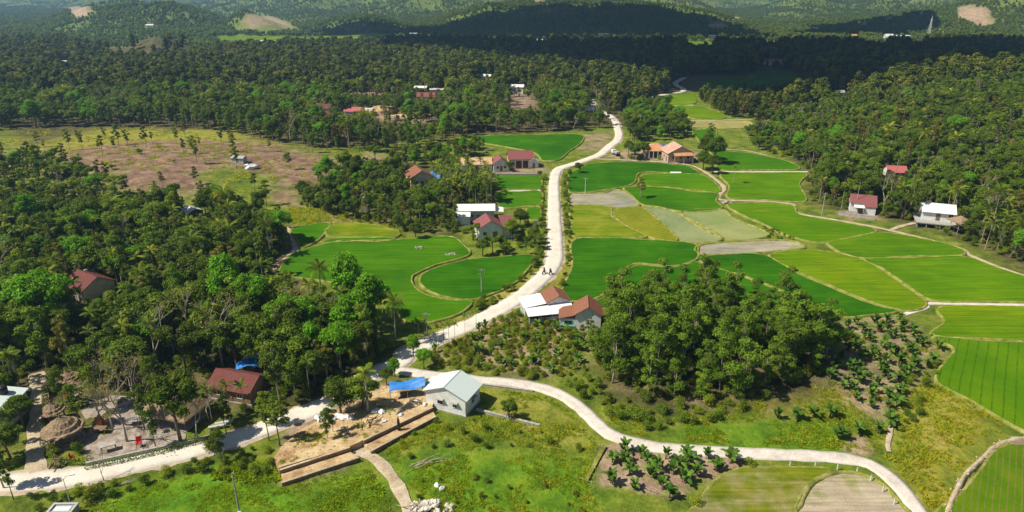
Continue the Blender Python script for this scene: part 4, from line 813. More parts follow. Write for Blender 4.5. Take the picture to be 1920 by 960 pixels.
part('water_tank', MB().tube([(1.6, 1.9, 3.9), (1.6, 1.9, 4.0), (1.6, 1.9, 5.0), (1.6, 1.9, 5.3)], [0.6, 0.75, 0.75, 0.35], 14), 'black_plastic', r, True)
# thatched garden huts
def cone_hut(px, py, rad, ph, rh, label, bench=True):
    x, y = G(px, py); t = tag(empty('thatched_hut', (x, y, 0.05)), label, 'hut', 'thatched garden huts'); BLOCK.append((x, y, rad + 0.3))
    n = 8
    for k in range(n):
        a = 2 * math.pi * k / n + 0.2; part('post', MB().tube([(math.cos(a) * rad * 0.8, math.sin(a) * rad * 0.8, -0.3), (math.cos(a) * rad * 0.8, math.sin(a) * rad * 0.8, ph + 0.25)], 0.09, 6), 'wood', t)
    mb = MB(); rng = random.Random(px); seg = 40; rings = [(0.0, 1.0), (0.14, 0.95), (0.16, 0.80), (0.40, 0.70), (0.42, 0.60), (0.68, 0.42), (0.70, 0.35), (1.0, 0.02)]
    for f, rr in rings:
        for k in range(seg):
            a = 2 * math.pi * k / seg; j = 1 + (rng.random() - 0.5) * 0.09; mb.v.append((math.cos(a) * rad * rr * j, math.sin(a) * rad * rr * j, ph + rh * f + (rng.random() - 0.5) * 0.12))
    for i in range(len(rings) - 1):
        for k in range(seg): mb.f.append((i * seg + k, i * seg + (k + 1) % seg, (i + 1) * seg + (k + 1) % seg, (i + 1) * seg + k))
    rf = part('roof', mb, 'thatch', t); MB().tube([(0, 0, ph + rh - 0.15), (0, 0, ph + rh + 0.35)], [0.22, 0.06], 8).build('finial', M['thatch'], rf)
    part('floor', MB().tube([(0, 0, -0.2), (0, 0, 0.12)], rad * 0.9, 20), 'concrete', t)
    if bench:
        for k in range(5):
            a = math.pi * (1.05 + 0.22 * k); part('bench', MB().box((math.cos(a) * rad * 0.72, math.sin(a) * rad * 0.72, 0.45), (1.0, 0.35, 0.5), a + math.pi / 2), 'wood', t)
    keep_local(t, [(a, b, ph + rh * 0.4) for a in (-rad * .5, 0, rad * .5) for b in (-rad * .5, 0.5)])
cone_hut(124, 826, 3.0, 2.1, 2.2, 'large round thatched hut with conical roof beside the road junction')
cone_hut(104, 790, 1.9, 2.0, 1.5, 'small round thatched hut just behind the large conical one')
cone_hut(132, 728, 1.9, 2.0, 1.4, 'small thatched hut under trees near the dirt drive')
cone_hut(148, 745, 2.0, 2.0, 1.3, 'low brown thatched hut next to the red seat')
x, y = G(332, 785); t = tag(empty('thatched_hall', (x, y, 0.05), R(74)), 'long thatched hall with hipped straw roof behind the tall grey trunk', 'hall'); BLOCK.append((x, y, 4.5))
part('roof', hip_roof(5.6, 8.4, 2.4, 2.2, 0.5, 0.3), 'thatch', t); part('floor', MB().box((0, 0, 0.0), (5.4, 8.2, 0.25)), 'concrete', t)
for a in (-2.4, 2.4):
    for b in (-3.7, -1.2, 1.2, 3.7): part('post', MB().tube([(a, b, -0.2), (a, b, 2.6)], 0.09, 6), 'wood', t)
part('back_wall', MB().box((2.3, 0, 1.2), (0.15, 7.6, 2.3)), 'bamboo', t)
keep_local(t, [(a, b, 3.2) for a in (-1.5, 0.5) for b in (-3, -1, 1, 3)])

# far houses, small in the photograph
FARH = [  # px, py(base), rz, W, L, h, rise, roof, wall, name, label
    (790, 178, 85, 7, 8, 5.0, 0.8, 'metal_white', 'plaster_white', 'two_storey_house', 'white two storey house with flat pale roof above the maroon roof'),
    (800, 190, 88, 6.5, 11, 3.4, 2.0, 'tile_maroon', 'plaster_white', 'maroon_roof_house', 'far house with long maroon roof and white gable'),
    (820, 178, 80, 5, 9, 3.6, 0.7, 'metal_pale', 'plaster_white', 'white_shed', 'long white shed beside the far two storey house'),
    (970, 175, 80, 7, 9, 4.6, 1.2, 'metal_white', 'plaster_white', 'white_cottage', 'white cottage with blue front standing alone in the far wood'),
    (664, 218, 82, 6, 9, 3.2, 1.8, 'metal_pinkred', 'plaster_white', 'red_roof_house', 'far house with bright red sheet roof near the earth mound'),
    (685, 217, 82, 5, 9, 3.0, 1.2, 'metal_pale', 'plaster_grey', 'pale_roof_shed', 'pale pink roofed shed adjoining the bright red roof'),
    (606, 212, 70, 7, 12, 3.2, 2.2, 'tile_dark', 'plaster_cream', 'dark_roof_house', 'far house with dark red roof half covered by trees'),
    (614, 225, 85, 6, 10, 3.0, 1.8, 'tile_dark', 'plaster_cream', 'dark_roof_house', 'low dark roof in the trees below another dark red roof'),
    (654, 230, 85, 5, 6, 3.0, 1.2, 'tile_maroon', 'plaster_white', 'small_house', 'small white walled house just below the bright red roof'),
    (843, 200, 80, 5, 7, 3.0, 1.4, 'tile_brown', 'plaster_white', 'small_house', 'small brown roofed house between the maroon roof and the mound'),
    (902, 222, 75, 6, 9, 3.2, 1.8, 'tile_brown', 'plaster_cream', 'brown_roof_house', 'far rust roofed house among yellowish trees'),
    (845, 200, 80, 5, 6, 3, 1.2, 'tile_orange', 'plaster_white', 'small_house', 'tiny orange roofed house under the far maroon roof') if False else None,
    (912, 152, 60, 6, 9, 3.4, 1.6, 'metal_white', 'plaster_white', 'white_cottage', 'white roofed cottage at the edge of the bright far copse'),
    (880, 188, 85, 5, 8, 3, 1.2, 'metal_pale', 'plaster_cream', 'small_house', 'pale cream hut on a bare patch in the far wood'),
    (1387, 193, 75, 4.5, 6, 2.2, 1.8, 'metal_white', 'plaster_white', 'tent_roof_house', 'white tent like roof standing out in the dark wood'),
    (1447, 122, 85, 7, 16, 3.4, 2.0, 'metal_pinkred', 'plaster_white', 'red_roof_house', 'long pink red roof in the shaded far wood'),
    (1572, 182, 85, 4, 5, 3, 1.0, 'metal_white', 'plaster_white', 'white_hut', 'tiny white hut at the edge of the cloud shade'),
    (1214, 120, 85, 5, 7, 3, 1.2, 'tile_orange', 'plaster_cream', 'small_house', 'small cream hut alone in the shaded far wood'),
    (117, 124, 85, 6, 11, 3.4, 1.0, 'metal_white', 'plaster_white', 'white_shed', 'long white roof in the woods near the grassy dome hill'),
    (1105, 214, 85, 4, 5, 3, 1.0, 'metal_white', 'plaster_white', 'white_hut', 'little white hut beside the far coconut palms'),
    (1015, 84, 85, 8, 16, 5, 1.2, 'metal_white', 'plaster_white', 'white_shed', 'white building at the foot of the shaded mountain'),
    (1131, 76, 85, 8, 13, 7, 1.0, 'metal_white', 'plaster_grey', 'grey_house', 'tall pale house against the dark blue mountain'),
    (776, 71, 85, 7, 11, 6, 1.0, 'metal_white', 'plaster_white', 'white_house', 'white house beside a tall dark tree at the valley edge'),
    (487, 82, 85, 6, 12, 3, 1.0, 'metal_white', 'plaster_white', 'white_shed', 'white shed in the pale fields under the bare hill'),
    (515, 82, 85, 6, 14, 3, 1.0, 'metal_pale', 'plaster_white', 'pale_shed', 'longer pale shed in the fields under the bare hill'),
    (1598, 78, 85, 7, 8, 8, 1.5, 'tile_orange', 'plaster_cream', 'orange_house', 'orange fronted house in the far village'),
    (1680, 79, 85, 12, 30, 7, 1.5, 'metal_white', 'plaster_white', 'school_building', 'large white block in the far village below the dark ridge'),
    (1638, 86, 85, 7, 22, 3, 1.0, 'metal_white', 'plaster_white', 'long_shed', 'long low white shed in front of the far village'),
    (1665, 74, 85, 8, 10, 6, 1.2, 'metal_mint', 'plaster_white', 'white_house', 'white house touching the large white far block'),
    (1445, 86, 85, 8, 12, 4, 1.5, 'metal_white', 'plaster_white', 'white_house', 'white roofed far house at the sunny valley strip'),
    (283, 54, 85, 7, 12, 5, 1.2, 'metal_white', 'plaster_white', 'white_house', 'lone white house on the wooded far slope'),
    (1716, 84, 85, 5, 8, 3, 1.0, 'metal_white', 'plaster_white', 'white_hut', 'small white hut apart from the far village'),
    (1335, 72, 85, 6, 10, 3, 1.0, 'metal_white', 'plaster_white', 'white_shed', 'white shed under the red earth scar'),
]
for q in FARH:
    if q is None: continue
    px_, py_, rz_, w_, l_, hh, ri, rf_, wa_, nm_, lb_ = q
    house(nm_, lb_, px_, py_, rz_, w_, l_, hh, ri, rf_, wa_, 0.4, 0.3, wins=[('left', l_ * 0.28, hh * 0.52, 1.2, 1.3), ('left', -l_ * 0.28, hh * 0.52, 1.2, 1.3)], doors=[('left', 0, 1.3, 2.3)], cap=False, keep=nm_ not in ('dark_roof_house', 'small_house', 'brown_roof_house', 'tent_roof_house') , roof_only=True)

# ------------------------------------------------------------------ plants: prototypes
def leaves(C, N, size, aspect=0.6, rng=RNG, jit=0.6, droop=0.0):
    """one lozenge leaf (clump) per centre, turned roughly to its normal"""
    C = np.asarray(C); n = len(C); N = np.asarray(N) + rng.normal(0, jit, (n, 3)); N /= np.linalg.norm(N, axis=1)[:, None] + 1e-9
    T = np.cross(N, rng.normal(0, 1, (n, 3))); T /= np.linalg.norm(T, axis=1)[:, None] + 1e-9; B = np.cross(N, T)
    s = np.asarray(size).reshape(-1, 1) * (0.7 + 0.6 * rng.random((n, 1)))
    a = s * 0.5; b = s * 0.5 * aspect
    bend = N * (s * 0.12)
    V = np.stack([C - T * a - bend, C + B * b, C + T * a - bend, C - B * b], 1).reshape(-1, 3)
    return V, np.arange(4 * n).reshape(-1, 4)
def sphere_dirs(n, rng=RNG, zmin=-1.0):
    z = zmin + (1 - zmin) * rng.random(n); a = 2 * math.pi * rng.random(n); r = np.sqrt(np.maximum(0, 1 - z * z))
    return np.stack([r * np.cos(a), r * np.sin(a), z], 1)
def crown_mesh(name, lobes, per, size, mat, seed, zmin=-0.55, aspect=0.65):
    rng = np.random.default_rng(seed); C = []; N = []; rn = []
    tot = sum(r * r for _, r in lobes)
    for c, r in lobes:
        n = max(12, int(per * r * r / tot)); d = sphere_dirs(n, rng, zmin)
        rad = r * (0.55 + 0.62 * rng.random((n, 1)) ** 0.8) * (1 + 0.22 * np.sin(d[:, :1] * 5 + d[:, 1:2] * 7 + seed) * np.cos(d[:, 2:3] * 6 + seed))
        C.append(np.array(c) + d * rad * np.array([1, 1, 0.8])); N.append(d + np.array([0, 0, 0.35])); rn.append(np.clip(rng.random() * 0.5 + rng.random(n) * 0.5, 0, 1))
    C = np.concatenate(C); N = np.concatenate(N); V, F = leaves(C, N, size, aspect, rng)
    return mesh_np(name, V, F, M[mat], rnd=np.concatenate(rn))
def tree_proto(seed, kind):
    """returns nominal height, crown radius, trunk mesh, crown mesh"""
    rng = random.Random(seed)
    if kind == 'broad':
        Hn = 10.0; lobes = []; style = seed % 3
        if style == 2:
            for k in range(rng.randint(5, 7)):
                a = 2.4 * k + rng.random(); rr = rng.uniform(0.8, 3.0); zc_ = rng.uniform(5.8, 8.4) - 0.25 * rr
                for q in range(4): lobes.append(((math.cos(a) * rr + rng.uniform(-1, 1), math.sin(a) * rr + rng.uniform(-1, 1), zc_ + rng.uniform(-0.7, 0.7)), rng.uniform(0.6, 1.15)))
        else:
            rx, rz_, zc_ = (2.7, 2.3, 6.3) if style == 0 else (1.9, 3.3, 6.0)
            for k in range(rng.randint(20, 26)):
                z = rng.uniform(-0.75, 1.0); a = 2.4 * k + rng.random(); q = math.sqrt(1 - z * z) * rng.uniform(0.55, 1.12); lobes.append(((math.cos(a) * q * rx, math.sin(a) * q * rx, zc_ + z * rz_ * rng.uniform(0.8, 1.05)), rng.uniform(0.65, 1.35)))
        cr = 3.9 if style != 1 else 3.1; per, size = 6500, 0.36; tr = 0.24
    elif kind == 'acacia':
        Hn = 12.0; lobes = []
        for k in range(9):
            t = k / 8; a = 2.4 * k + rng.random(); rr = (2.0 * math.sin(math.pi * (0.12 + 0.8 * t)) + 0.1) * rng.uniform(0.5, 1.2)
            lobes.append(((math.cos(a) * rr, math.sin(a) * rr, 3.6 + 7.6 * t + rng.uniform(-0.4, 0.4)), rng.uniform(0.8, 1.45) * (1.1 - 0.35 * t)))
        cr = 2.7; per, size = 4600, 0.33; tr = 0.16
    elif kind == 'slender':
        Hn = 11.0; lobes = []
        for k in range(15):
            t = k / 14; a = 2.4 * k + rng.random(); rr = rng.uniform(0.3, 1.9) * (1.1 - 0.5 * t)
            lobes.append(((math.cos(a) * rr, math.sin(a) * rr, 4.6 + 5.6 * t + rng.uniform(-0.4, 0.4)), rng.uniform(0.4, 0.85)))
        cr = 2.2; per, size = 2100, 0.34; tr = 0.12
    elif kind == 'bush':
        Hn = 3.0; lobes = []
        for k in range(7):
            a = 2.4 * k; rr = rng.uniform(0.2, 1.1); lobes.append(((math.cos(a) * rr, math.sin(a) * rr, 1.0 + rng.uniform(-0.3, 1.2)), rng.uniform(0.55, 0.95)))
        cr = 1.6; per, size = 1100, 0.26; tr = 0.07
    mat = {'broad': 'leaf_bright' if seed % 10 == 3 else 'leaf_broad', 'acacia': 'leaf_acacia', 'slender': 'leaf_broad', 'bush': 'leaf_broad'}[kind]
    if kind == 'slender' and seed == 33: mat = 'leaf_dry'
    if kind == 'bush' and seed % 3 == 0: mat = 'leaf_cassava'
    cm = crown_mesh('crown', lobes, per, size, mat, seed)
    mb = MB(); zc = min(l[0][2] for l in lobes); top = max(l[0][2] for l in lobes)
    lean = (rng.uniform(-0.4, 0.4), rng.uniform(-0.4, 0.4)); fork = zc * 0.75
    mb.tube([(0, 0, -0.6), (lean[0] * 0.2, lean[1] * 0.2, fork * 0.4), (lean[0] * 0.6, lean[1] * 0.6, fork), (lean[0], lean[1], top)], [tr * 1.35, tr, tr * 0.8, tr * 0.2], 7)
    for c, r in lobes[:: (2 if kind != 'bush' else 3)]:
        s = (lean[0] * 0.6, lean[1] * 0.6, min(fork * rng.uniform(0.8, 1.2), c[2] - 0.3)); m_ = tuple(0.5 * (s[i] + c[i]) + (0.25 if i == 2 else 0) for i in range(3))
        mb.tube([s, m_, c], [tr * 0.45, tr * 0.3, tr * 0.1], 5, False)
    tm = mb.mesh('trunk', M['bark_pale' if kind in ('acacia', 'slender') and seed % 2 else 'bark'], True)
    return Hn, cr, tm, cm
def frond_arrays(L, droop, pairs, lw, ll, rise, rng, tw=0.0):
    """a feather leaf along +X; returns verts, quads"""
    P = []; n = 7; x = 0.0; z = 0.0; ang = rise
    for i in range(n): P.append((x, z)); x += L / n * math.cos(ang); z += L / n * math.sin(ang); ang -= droop / n
    P.append((x, z)); P = np.array(P); V = []; F = []
    def at(t):
        f = t * n; i = min(int(f), n - 1); return P[i] + (P[i + 1] - P[i]) * (f - i)
    for i in range(n):
        b = len(V); w0 = 0.05 * (1 - i / n) + 0.012; w1 = 0.05 * (1 - (i + 1) / n) + 0.012
        V += [(P[i][0], -w0, P[i][1]), (P[i][0], w0, P[i][1]), (P[i + 1][0], w1, P[i + 1][1]), (P[i + 1][0], -w1, P[i + 1][1])]; F.append((b, b + 1, b + 2, b + 3))
    for k in range(pairs):
        t = 0.14 + 0.84 * k / (pairs - 1); px_, pz = at(t); l = ll * math.sin(math.pi * (0.15 + 0.8 * t)) * rng.uniform(0.85, 1.1)
        for sgn in (-1, 1):
            b = len(V); dr = rng.uniform(0.25, 0.6); ex = px_ + l * 0.5; ey = sgn * l * 0.8; ez = pz - l * dr
            V += [(px_ - lw, 0, pz), (px_ + lw, 0, pz), (ex + lw * .4, ey, ez), (ex - lw * .2, ey, ez)]; F.append((b, b + 1, b + 2, b + 3))
    return np.array(V), np.array(F)
def place_arr(V, az, tilt, org):
    c, s = math.cos(tilt), math.sin(tilt); X = V[:, 0] * c - V[:, 2] * s; Z = V[:, 0] * s + V[:, 2] * c; Y = V[:, 1]
    a, b = math.cos(az), math.sin(az); return np.stack([X * a - Y * b + org[0], X * b + Y * a + org[1], Z + org[2]], 1)
def palm_proto(seed, kind):
    rng = random.Random(seed)
    if kind == 'coconut': Hn, nf, L, pairs, lw, ll, tr, droop = 10.0, 18, 3.9, 22, 0.07, 0.95, 0.17, 1.7
    else: Hn, nf, L, pairs, lw, ll, tr, droop = 8.0, 9, 1.9, 13, 0.08, 0.62, 0.075, 1.3
    bend = (rng.uniform(-0.9, 0.9), rng.uniform(-0.9, 0.9)) if kind == 'coconut' else (rng.uniform(-0.2, 0.2), rng.uniform(-0.2, 0.2))
    th = Hn - (0.9 if kind == 'coconut' else 0.8); pts = [(bend[0] * t * t, bend[1] * t * t, -0.5 + (th + 0.5) * t) for t in (0, 0.15, 0.35, 0.6, 0.8, 1.0)]
    mb = MB(); mb.tube(pts, [tr * 1.5, tr * 1.1, tr, tr * 0.9, tr * 0.85, tr * 0.8], 8)
    tm = mb.mesh('trunk', M['bark_pale'], True); top = pts[-1]
    fm = []
    for v in range(3):
        V, F = frond_arrays(L * (0.85 + 0.12 * v), droop * (0.8 + 0.2 * v), pairs, lw, ll, 0.25, rng); me = mesh_np('frond', V, F, M['leaf_palm'], rnd=np.full(len(F), 0.2 + 0.35 * v)); fm.append((me, V, F))
    fr = []
    for k in range(nf):
        az = 2.4 * k + rng.uniform(-0.25, 0.25); tilt = 1.05 - 1.55 * (k / nf) + rng.uniform(-0.15, 0.15); fr.append((k % 3, az, tilt))
    VV = []; FF = []; RR = []; o = 0
    for v, az, tilt in fr:
        V = place_arr(fm[v][1], az, tilt, top); VV.append(V); FF.append(fm[v][2] + o); o += len(V); RR.append(np.full(len(fm[v][2]), rng.random()))
    shaft = MB()
    if kind != 'coconut': shaft.tube([(top[0], top[1], top[2] - 0.8), (top[0], top[1], top[2] + 0.1)], [0.10, 0.07], 7)
    else:
        for k in range(6): a = k * 1.05; shaft.tube([(top[0] + .22 * math.cos(a), top[1] + .22 * math.sin(a), top[2] - .45), (top[0] + .24 * math.cos(a), top[1] + .24 * math.sin(a), top[2] - .25), (top[0] + .18 * math.cos(a), top[1] + .18 * math.sin(a), top[2] - .12)], [0.06, 0.13, 0.05], 6)
    crown = mesh_np('crown', np.concatenate(VV), np.concatenate(FF), M['leaf_palm'], rnd=np.concatenate(RR))
    return dict(H=Hn, cr=L * 0.85, trunk=tm, crown=crown, fronds=fr, fm=[f[0] for f in fm], top=top, shaft=shaft.mesh('crownshaft' if kind != 'coconut' else 'coconuts', M['stem_green']))
def banana_leaf(L, w, droop, seed):
    rng = random.Random(seed); n = 7; V = []; F = []; ang = 0.25; x = z = 0.0
    for i in range(n + 1):
        t = i / n; ww = w * (0.16 if i == 0 else math.sin(math.pi * (0.16 + 0.80 * t)) ** 0.6) * (0.04 if i == n else 1); j = rng.uniform(0.8, 1.08)
        V += [(x, -ww / 2 * j, z - ww * 0.16), (x, 0, z), (x, ww / 2 * rng.uniform(0.8, 1.08), z - ww * 0.16)]
        x += L / n * math.cos(ang); z += L / n * math.sin(ang); ang -= droop / n
    for i in range(n): b = i * 3; F += [(b, b + 1, b + 4, b + 3), (b + 1, b + 2, b + 5, b + 4)]
    return np.array(V), np.array(F)
BL = []
for v in range(4):
    V, F = banana_leaf(1.45 + 0.18 * v, 0.72, 0.7 + 0.38 * v, 70 + v); BL.append((mesh_np('leaf', V, F, M['leaf_banana'], rnd=np.linspace(0.15, 0.9, 4)[v] * np.ones(len(F)), smooth=True), V, F))
def banana_proto(seed):
    rng = random.Random(seed); mb = MB(); mb.tube([(0, 0, -0.3), (0.03, 0, 0.6), (0.05, 0.02, 1.25)], [0.16, 0.13, 0.08], 8); mb.tube([(0.35, 0.2, -0.2), (0.42, 0.25, 0.7)], [0.08, 0.04], 6)
    st = mb.mesh('stem', M['stem_green'], True); L = []
    for k in range(rng.randint(9, 12)): L.append((rng.randrange(4), 2.4 * k + rng.uniform(-0.4, 0.4), 1.35 - 0.10 * k + rng.uniform(-0.15, 0.15), (0.05, 0.02, 1.15 + 0.02 * k)))
    for k in range(4): L.append((0, 1.6 * k + 1, rng.uniform(0.6, 1.15), (0.42, 0.25, 0.6)))
    return st, L
def bare_proto(seed):
    rng = random.Random(seed); mb = MB(); tips = []
    def grow(p, d, l, r, dep):
        q = p + d * l; m_ = p + d * l * 0.5 + Vector((rng.uniform(-1, 1), rng.uniform(-1, 1), 0)) * l * 0.06
        mb.tube([p, m_, q], [r, r * 0.85, r * 0.65], 6 if dep < 2 else 4, dep == 0)
        if dep >= 4 or r < 0.012: tips.append(tuple(q)); return
        for k in range(rng.choice((2, 3))):
            nd = (d + Vector((rng.uniform(-1, 1), rng.uniform(-1, 1), rng.uniform(-0.25, 0.7))) * 0.75).normalized(); grow(q, nd, l * rng.uniform(0.6, 0.85), r * 0.62, dep + 1)
    grow(Vector((0, 0, -0.5)), Vector((rng.uniform(-.12, .12), rng.uniform(-.12, .12), 1)).normalized(), 3.4, 0.17, 0)
    C = np.repeat(np.array(tips), 5, 0) + np.random.default_rng(seed).normal(0, 0.35, (len(tips) * 5, 3)); V, F = leaves(C, np.tile([0, 0, 1.0], (len(C), 1)), 0.26, 0.6, np.random.default_rng(seed))
    return 9.0, 3.6, mb.mesh('trunk', M['bark_pale'], True), mesh_np('crown', V, F, M['leaf_dry'], rnd=np.random.default_rng(seed).random(len(F)))

PROTO = {'broad': [tree_proto(s, 'broad') for s in (1, 2, 3, 13, 4, 5, 6, 7, 8, 9, 11, 12)], 'acacia': [tree_proto(s, 'acacia') for s in (21, 22, 23, 24, 25, 26, 27)],
         'slender': [tree_proto(s, 'slender') for s in (30, 31, 32, 33, 34)], 'bush': [tree_proto(s, 'bush') for s in (41, 42, 43, 44, 45)],
         'coconut': [palm_proto(s, 'coconut') for s in (51, 52, 53)], 'areca': [palm_proto(s, 'areca') for s in (61, 62, 63)],
         'banana': [banana_proto(s) for s in (71, 72, 73, 74)], 'bare': [bare_proto(s) for s in (81, 82, 83)]}
NAMES = {'broad': ('broadleaf_tree', 'broadleaf tree'), 'acacia': ('acacia_tree', 'acacia tree'), 'slender': ('slender_tree', 'slender tree'), 'bush': ('shrub', 'shrub'), 'coconut': ('coconut_palm', 'coconut palm'), 'areca': ('areca_palm', 'areca palm'), 'banana': ('banana_plant', 'banana plant'), 'bare': ('bare_tree', 'thinly leaved bare tree')}
CAT = {'broad': 'tree', 'acacia': 'tree', 'slender': 'tree', 'bush': 'shrub', 'coconut': 'palm', 'areca': 'palm', 'banana': 'banana plant', 'bare': 'tree'}
def dims(kind, v, s=1.0):
    p = PROTO[kind][v]
    if kind in ('coconut', 'areca'): return p['H'], p['cr']
    if kind == 'banana': return 2.6, 1.6
    return p[0], p[1]
def plant(kind, v, x, y, hgt, rz, label, group=None, fronds=False):
    p = PROTO[kind][v]; Hn, cr = dims(kind, v); s = hgt / Hn; w = s * random.uniform(0.9, 1.12)
    w *= random.uniform(0.82, 1.15); e = empty(NAMES[kind][0], (x, y, h1(x, y)), rz); e.scale = (w, w * random.uniform(0.9, 1.1), s); tag(e, label, CAT[kind], group)
    if kind in ('coconut', 'areca'):
        mobj('trunk', p['trunk'], None, e)
        if fronds:
            for fv, az, tilt in p['fronds']:
                o = mobj('frond', p['fm'][fv], None, e, p['top']); o.rotation_euler = Matrix.Rotation(az, 4, 'Z').to_euler(); o.rotation_euler = (Matrix.Rotation(az, 4, 'Z') @ Matrix.Rotation(-tilt, 4, 'Y')).to_euler()
        else: mobj('crown', p['crown'], None, e)
        mobj('crownshaft' if kind == 'areca' else 'coconuts', p['shaft'], None, e)
    elif kind == 'banana':
        mobj('stem', p[0], None, e)
        for lv, az, tilt, org in p[1]:
            o = mobj('leaf', BL[lv][0], None, e, org); o.rotation_euler = (Matrix.Rotation(az, 4, 'Z') @ Matrix.Rotation(-tilt, 4, 'Y')).to_euler()
    else:
        mobj('trunk' if kind != 'bush' else 'stem', p[2], None, e); mobj('crown' if kind != 'bush' else 'foliage', p[3], None, e)
    return e
def plant_px(kind, px, py, hgt, label, v=None, group=None, fronds=False):
    x, y = G(px, py); v = random.randrange(len(PROTO[kind])) if v is None else v
    BLOCK.append((x, y, 0.6)); return plant(kind, v, x, y, hgt, random.uniform(0, 6.28), label, group, fronds)

def scatter(name, pts, rz, sc, sources, label, mix=None):
    """stuff: many small copies nobody could count, one object"""
    pts = np.asarray(pts, np.float32); me = bpy.data.meshes.new(name); me.vertices.add(len(pts)); me.vertices.foreach_set('co', pts.ravel())
    for nm, val in (('rz', rz), ('sc', sc)): a = me.attributes.new(nm, 'FLOAT', 'POINT'); a.data.foreach_set('value', np.asarray(val, np.float32))
    a = me.attributes.new('pick', 'INT', 'POINT'); a.data.foreach_set('value', (mix if mix is not None else RNG.integers(0, len(sources), len(pts))).astype(np.int32))
    ng = bpy.data.node_groups.new(name, 'GeometryNodeTree'); ng.interface.new_socket('Geometry', in_out='INPUT', socket_type='NodeSocketGeometry'); ng.interface.new_socket('Geometry', in_out='OUTPUT', socket_type='NodeSocketGeometry')
    N, L = ng.nodes, ng.links; gi = N.new('NodeGroupInput'); go = N.new('NodeGroupOutput'); iop = N.new('GeometryNodeInstanceOnPoints'); g2i = N.new('GeometryNodeGeometryToInstance')
    for so in reversed(sources):
        oi = N.new('GeometryNodeObjectInfo'); oi.inputs['Object'].default_value = so; oi.inputs['As Instance'].default_value = False; L.new(oi.outputs['Geometry'], g2i.inputs[0])
    def na(nm, ty): q = N.new('GeometryNodeInputNamedAttribute'); q.data_type = ty; q.inputs['Name'].default_value = nm; return q.outputs['Attribute']
    cx = N.new('ShaderNodeCombineXYZ'); L.new(na('rz', 'FLOAT'), cx.inputs[2])
    L.new(gi.outputs[0], iop.inputs['Points']); L.new(g2i.outputs[0], iop.inputs['Instance']); iop.inputs['Pick Instance'].default_value = True; L.new(na('pick', 'INT'), iop.inputs['Instance Index'])
    L.new(cx.outputs[0], iop.inputs['Rotation']); L.new(na('sc', 'FLOAT'), iop.inputs['Scale']); L.new(iop.outputs[0], go.inputs[0])
    o = mobj(name, me); md = o.modifiers.new('scatter', 'NODES'); md.node_group = ng; tag(o, label, name.replace('_', ' '), None, 'stuff'); return o

# ------------------------------------------------------------------ plants: where they stand
for nm, mt, wd, pl in ROAD_W[:8] + ROAD_W[8:11]:
    pl = resample(pl, 5.0)
    for q in pl:
        a, b, d = project(q[0], q[1], h1(q[0], q[1]))
        if -20 < a < 1940 and b < 980 and not (615 < a < 800 and 640 < b < 752) and not (a < 560 and b > 780) and not (1110 < b * 0 + a < 1150 and b < 215): KEEP.append((a, b, d))
for fi, (k, poly) in enumerate(FIELD_W):
    if fi in NOKEEP: continue
    lo = poly.min(0); hi = poly.max(0); n = 14
    gx, gy = np.meshgrid(np.linspace(lo[0], hi[0], n), np.linspace(lo[1], hi[1], n)); gx, gy = gx.ravel(), gy.ravel(); q = inside(gx, gy, poly) & (seg_dist(gx, gy, poly) > 1.2 + 0.01 * gy)
    for a, b in zip(gx[q], gy[q]): keep_pt(a, b, h1(a, b))
for pp in [([(215, 278), (330, 268), (480, 274), (590, 290), (600, 318), (550, 340), (470, 332), (380, 350), (300, 345), (220, 335)], 0)] + COVER['soil'][5:13]:
    poly = np.array(W(pp[0])); lo = poly.min(0); hi = poly.max(0); gx, gy = np.meshgrid(np.linspace(lo[0], hi[0], 9), np.linspace(lo[1], hi[1], 9)); gx, gy = gx.ravel(), gy.ravel(); q = inside(gx, gy, poly)
    for a, b in zip(gx[q], gy[q]): keep_pt(a, b, h1(a, b))
KP = np.array(KEEP)
ROAD_PL = [(wd, resample(pl, 3.0)) for nm, mt, wd, pl in ROAD_W]
def candidates(poly_px, gap, seed):
    poly = np.array(W(poly_px)); lo = poly.min(0); hi = poly.max(0); rng = np.random.default_rng(seed)
    g = gap * 0.93; gx, gy = np.meshgrid(np.arange(lo[0], hi[0] + g, g), np.arange(lo[1], hi[1] + g, g)); gx[1::2] += g / 2
    x = gx.ravel() + rng.uniform(-0.38, 0.38, gx.size) * g; y = gy.ravel() + rng.uniform(-0.38, 0.38, gx.size) * g
    k = inside(x, y, poly); x, y = x[k], y[k]
    ok = np.ones(len(x), bool)
    for fk, f in FIELD_W:
        l2 = f.min(0) - 1; h2 = f.max(0) + 1; q = np.where((x > l2[0]) & (x < h2[0]) & (y > l2[1]) & (y < h2[1]))[0]
        if len(q): ok[q] &= ~inside(x[q], y[q], f)
    for wd, pl in ROAD_PL:
        l2 = pl.min(0) - 5; h2 = pl.max(0) + 5; q = np.where((x > l2[0]) & (x < h2[0]) & (y > l2[1]) & (y < h2[1]))[0]
        if len(q): ok[q] &= seg_dist(x[q], y[q], pl, False) > wd / 2 + 0.9
    for bx, by, br in BLOCK: ok &= np.hypot(x - bx, y - by) > br
    return x[ok], y[ok]
def hides(x, y, z0, hgt, cr, crown_from=0.35, shrink=0.9, low=False):
    cz = z0 + hgt * (0.5 + crown_from / 2); a, b, d = project(x, y, cz); s = FPX / d; rx = cr * s * shrink; ry = max(hgt * (1 - crown_from) / 2 * s * shrink, 2)
    q = (((KP[:, 0] - a) / rx) ** 2 + ((KP[:, 1] - b) / ry) ** 2 < 1) & (KP[:, 2] > d + 2)
    return int(q.sum())
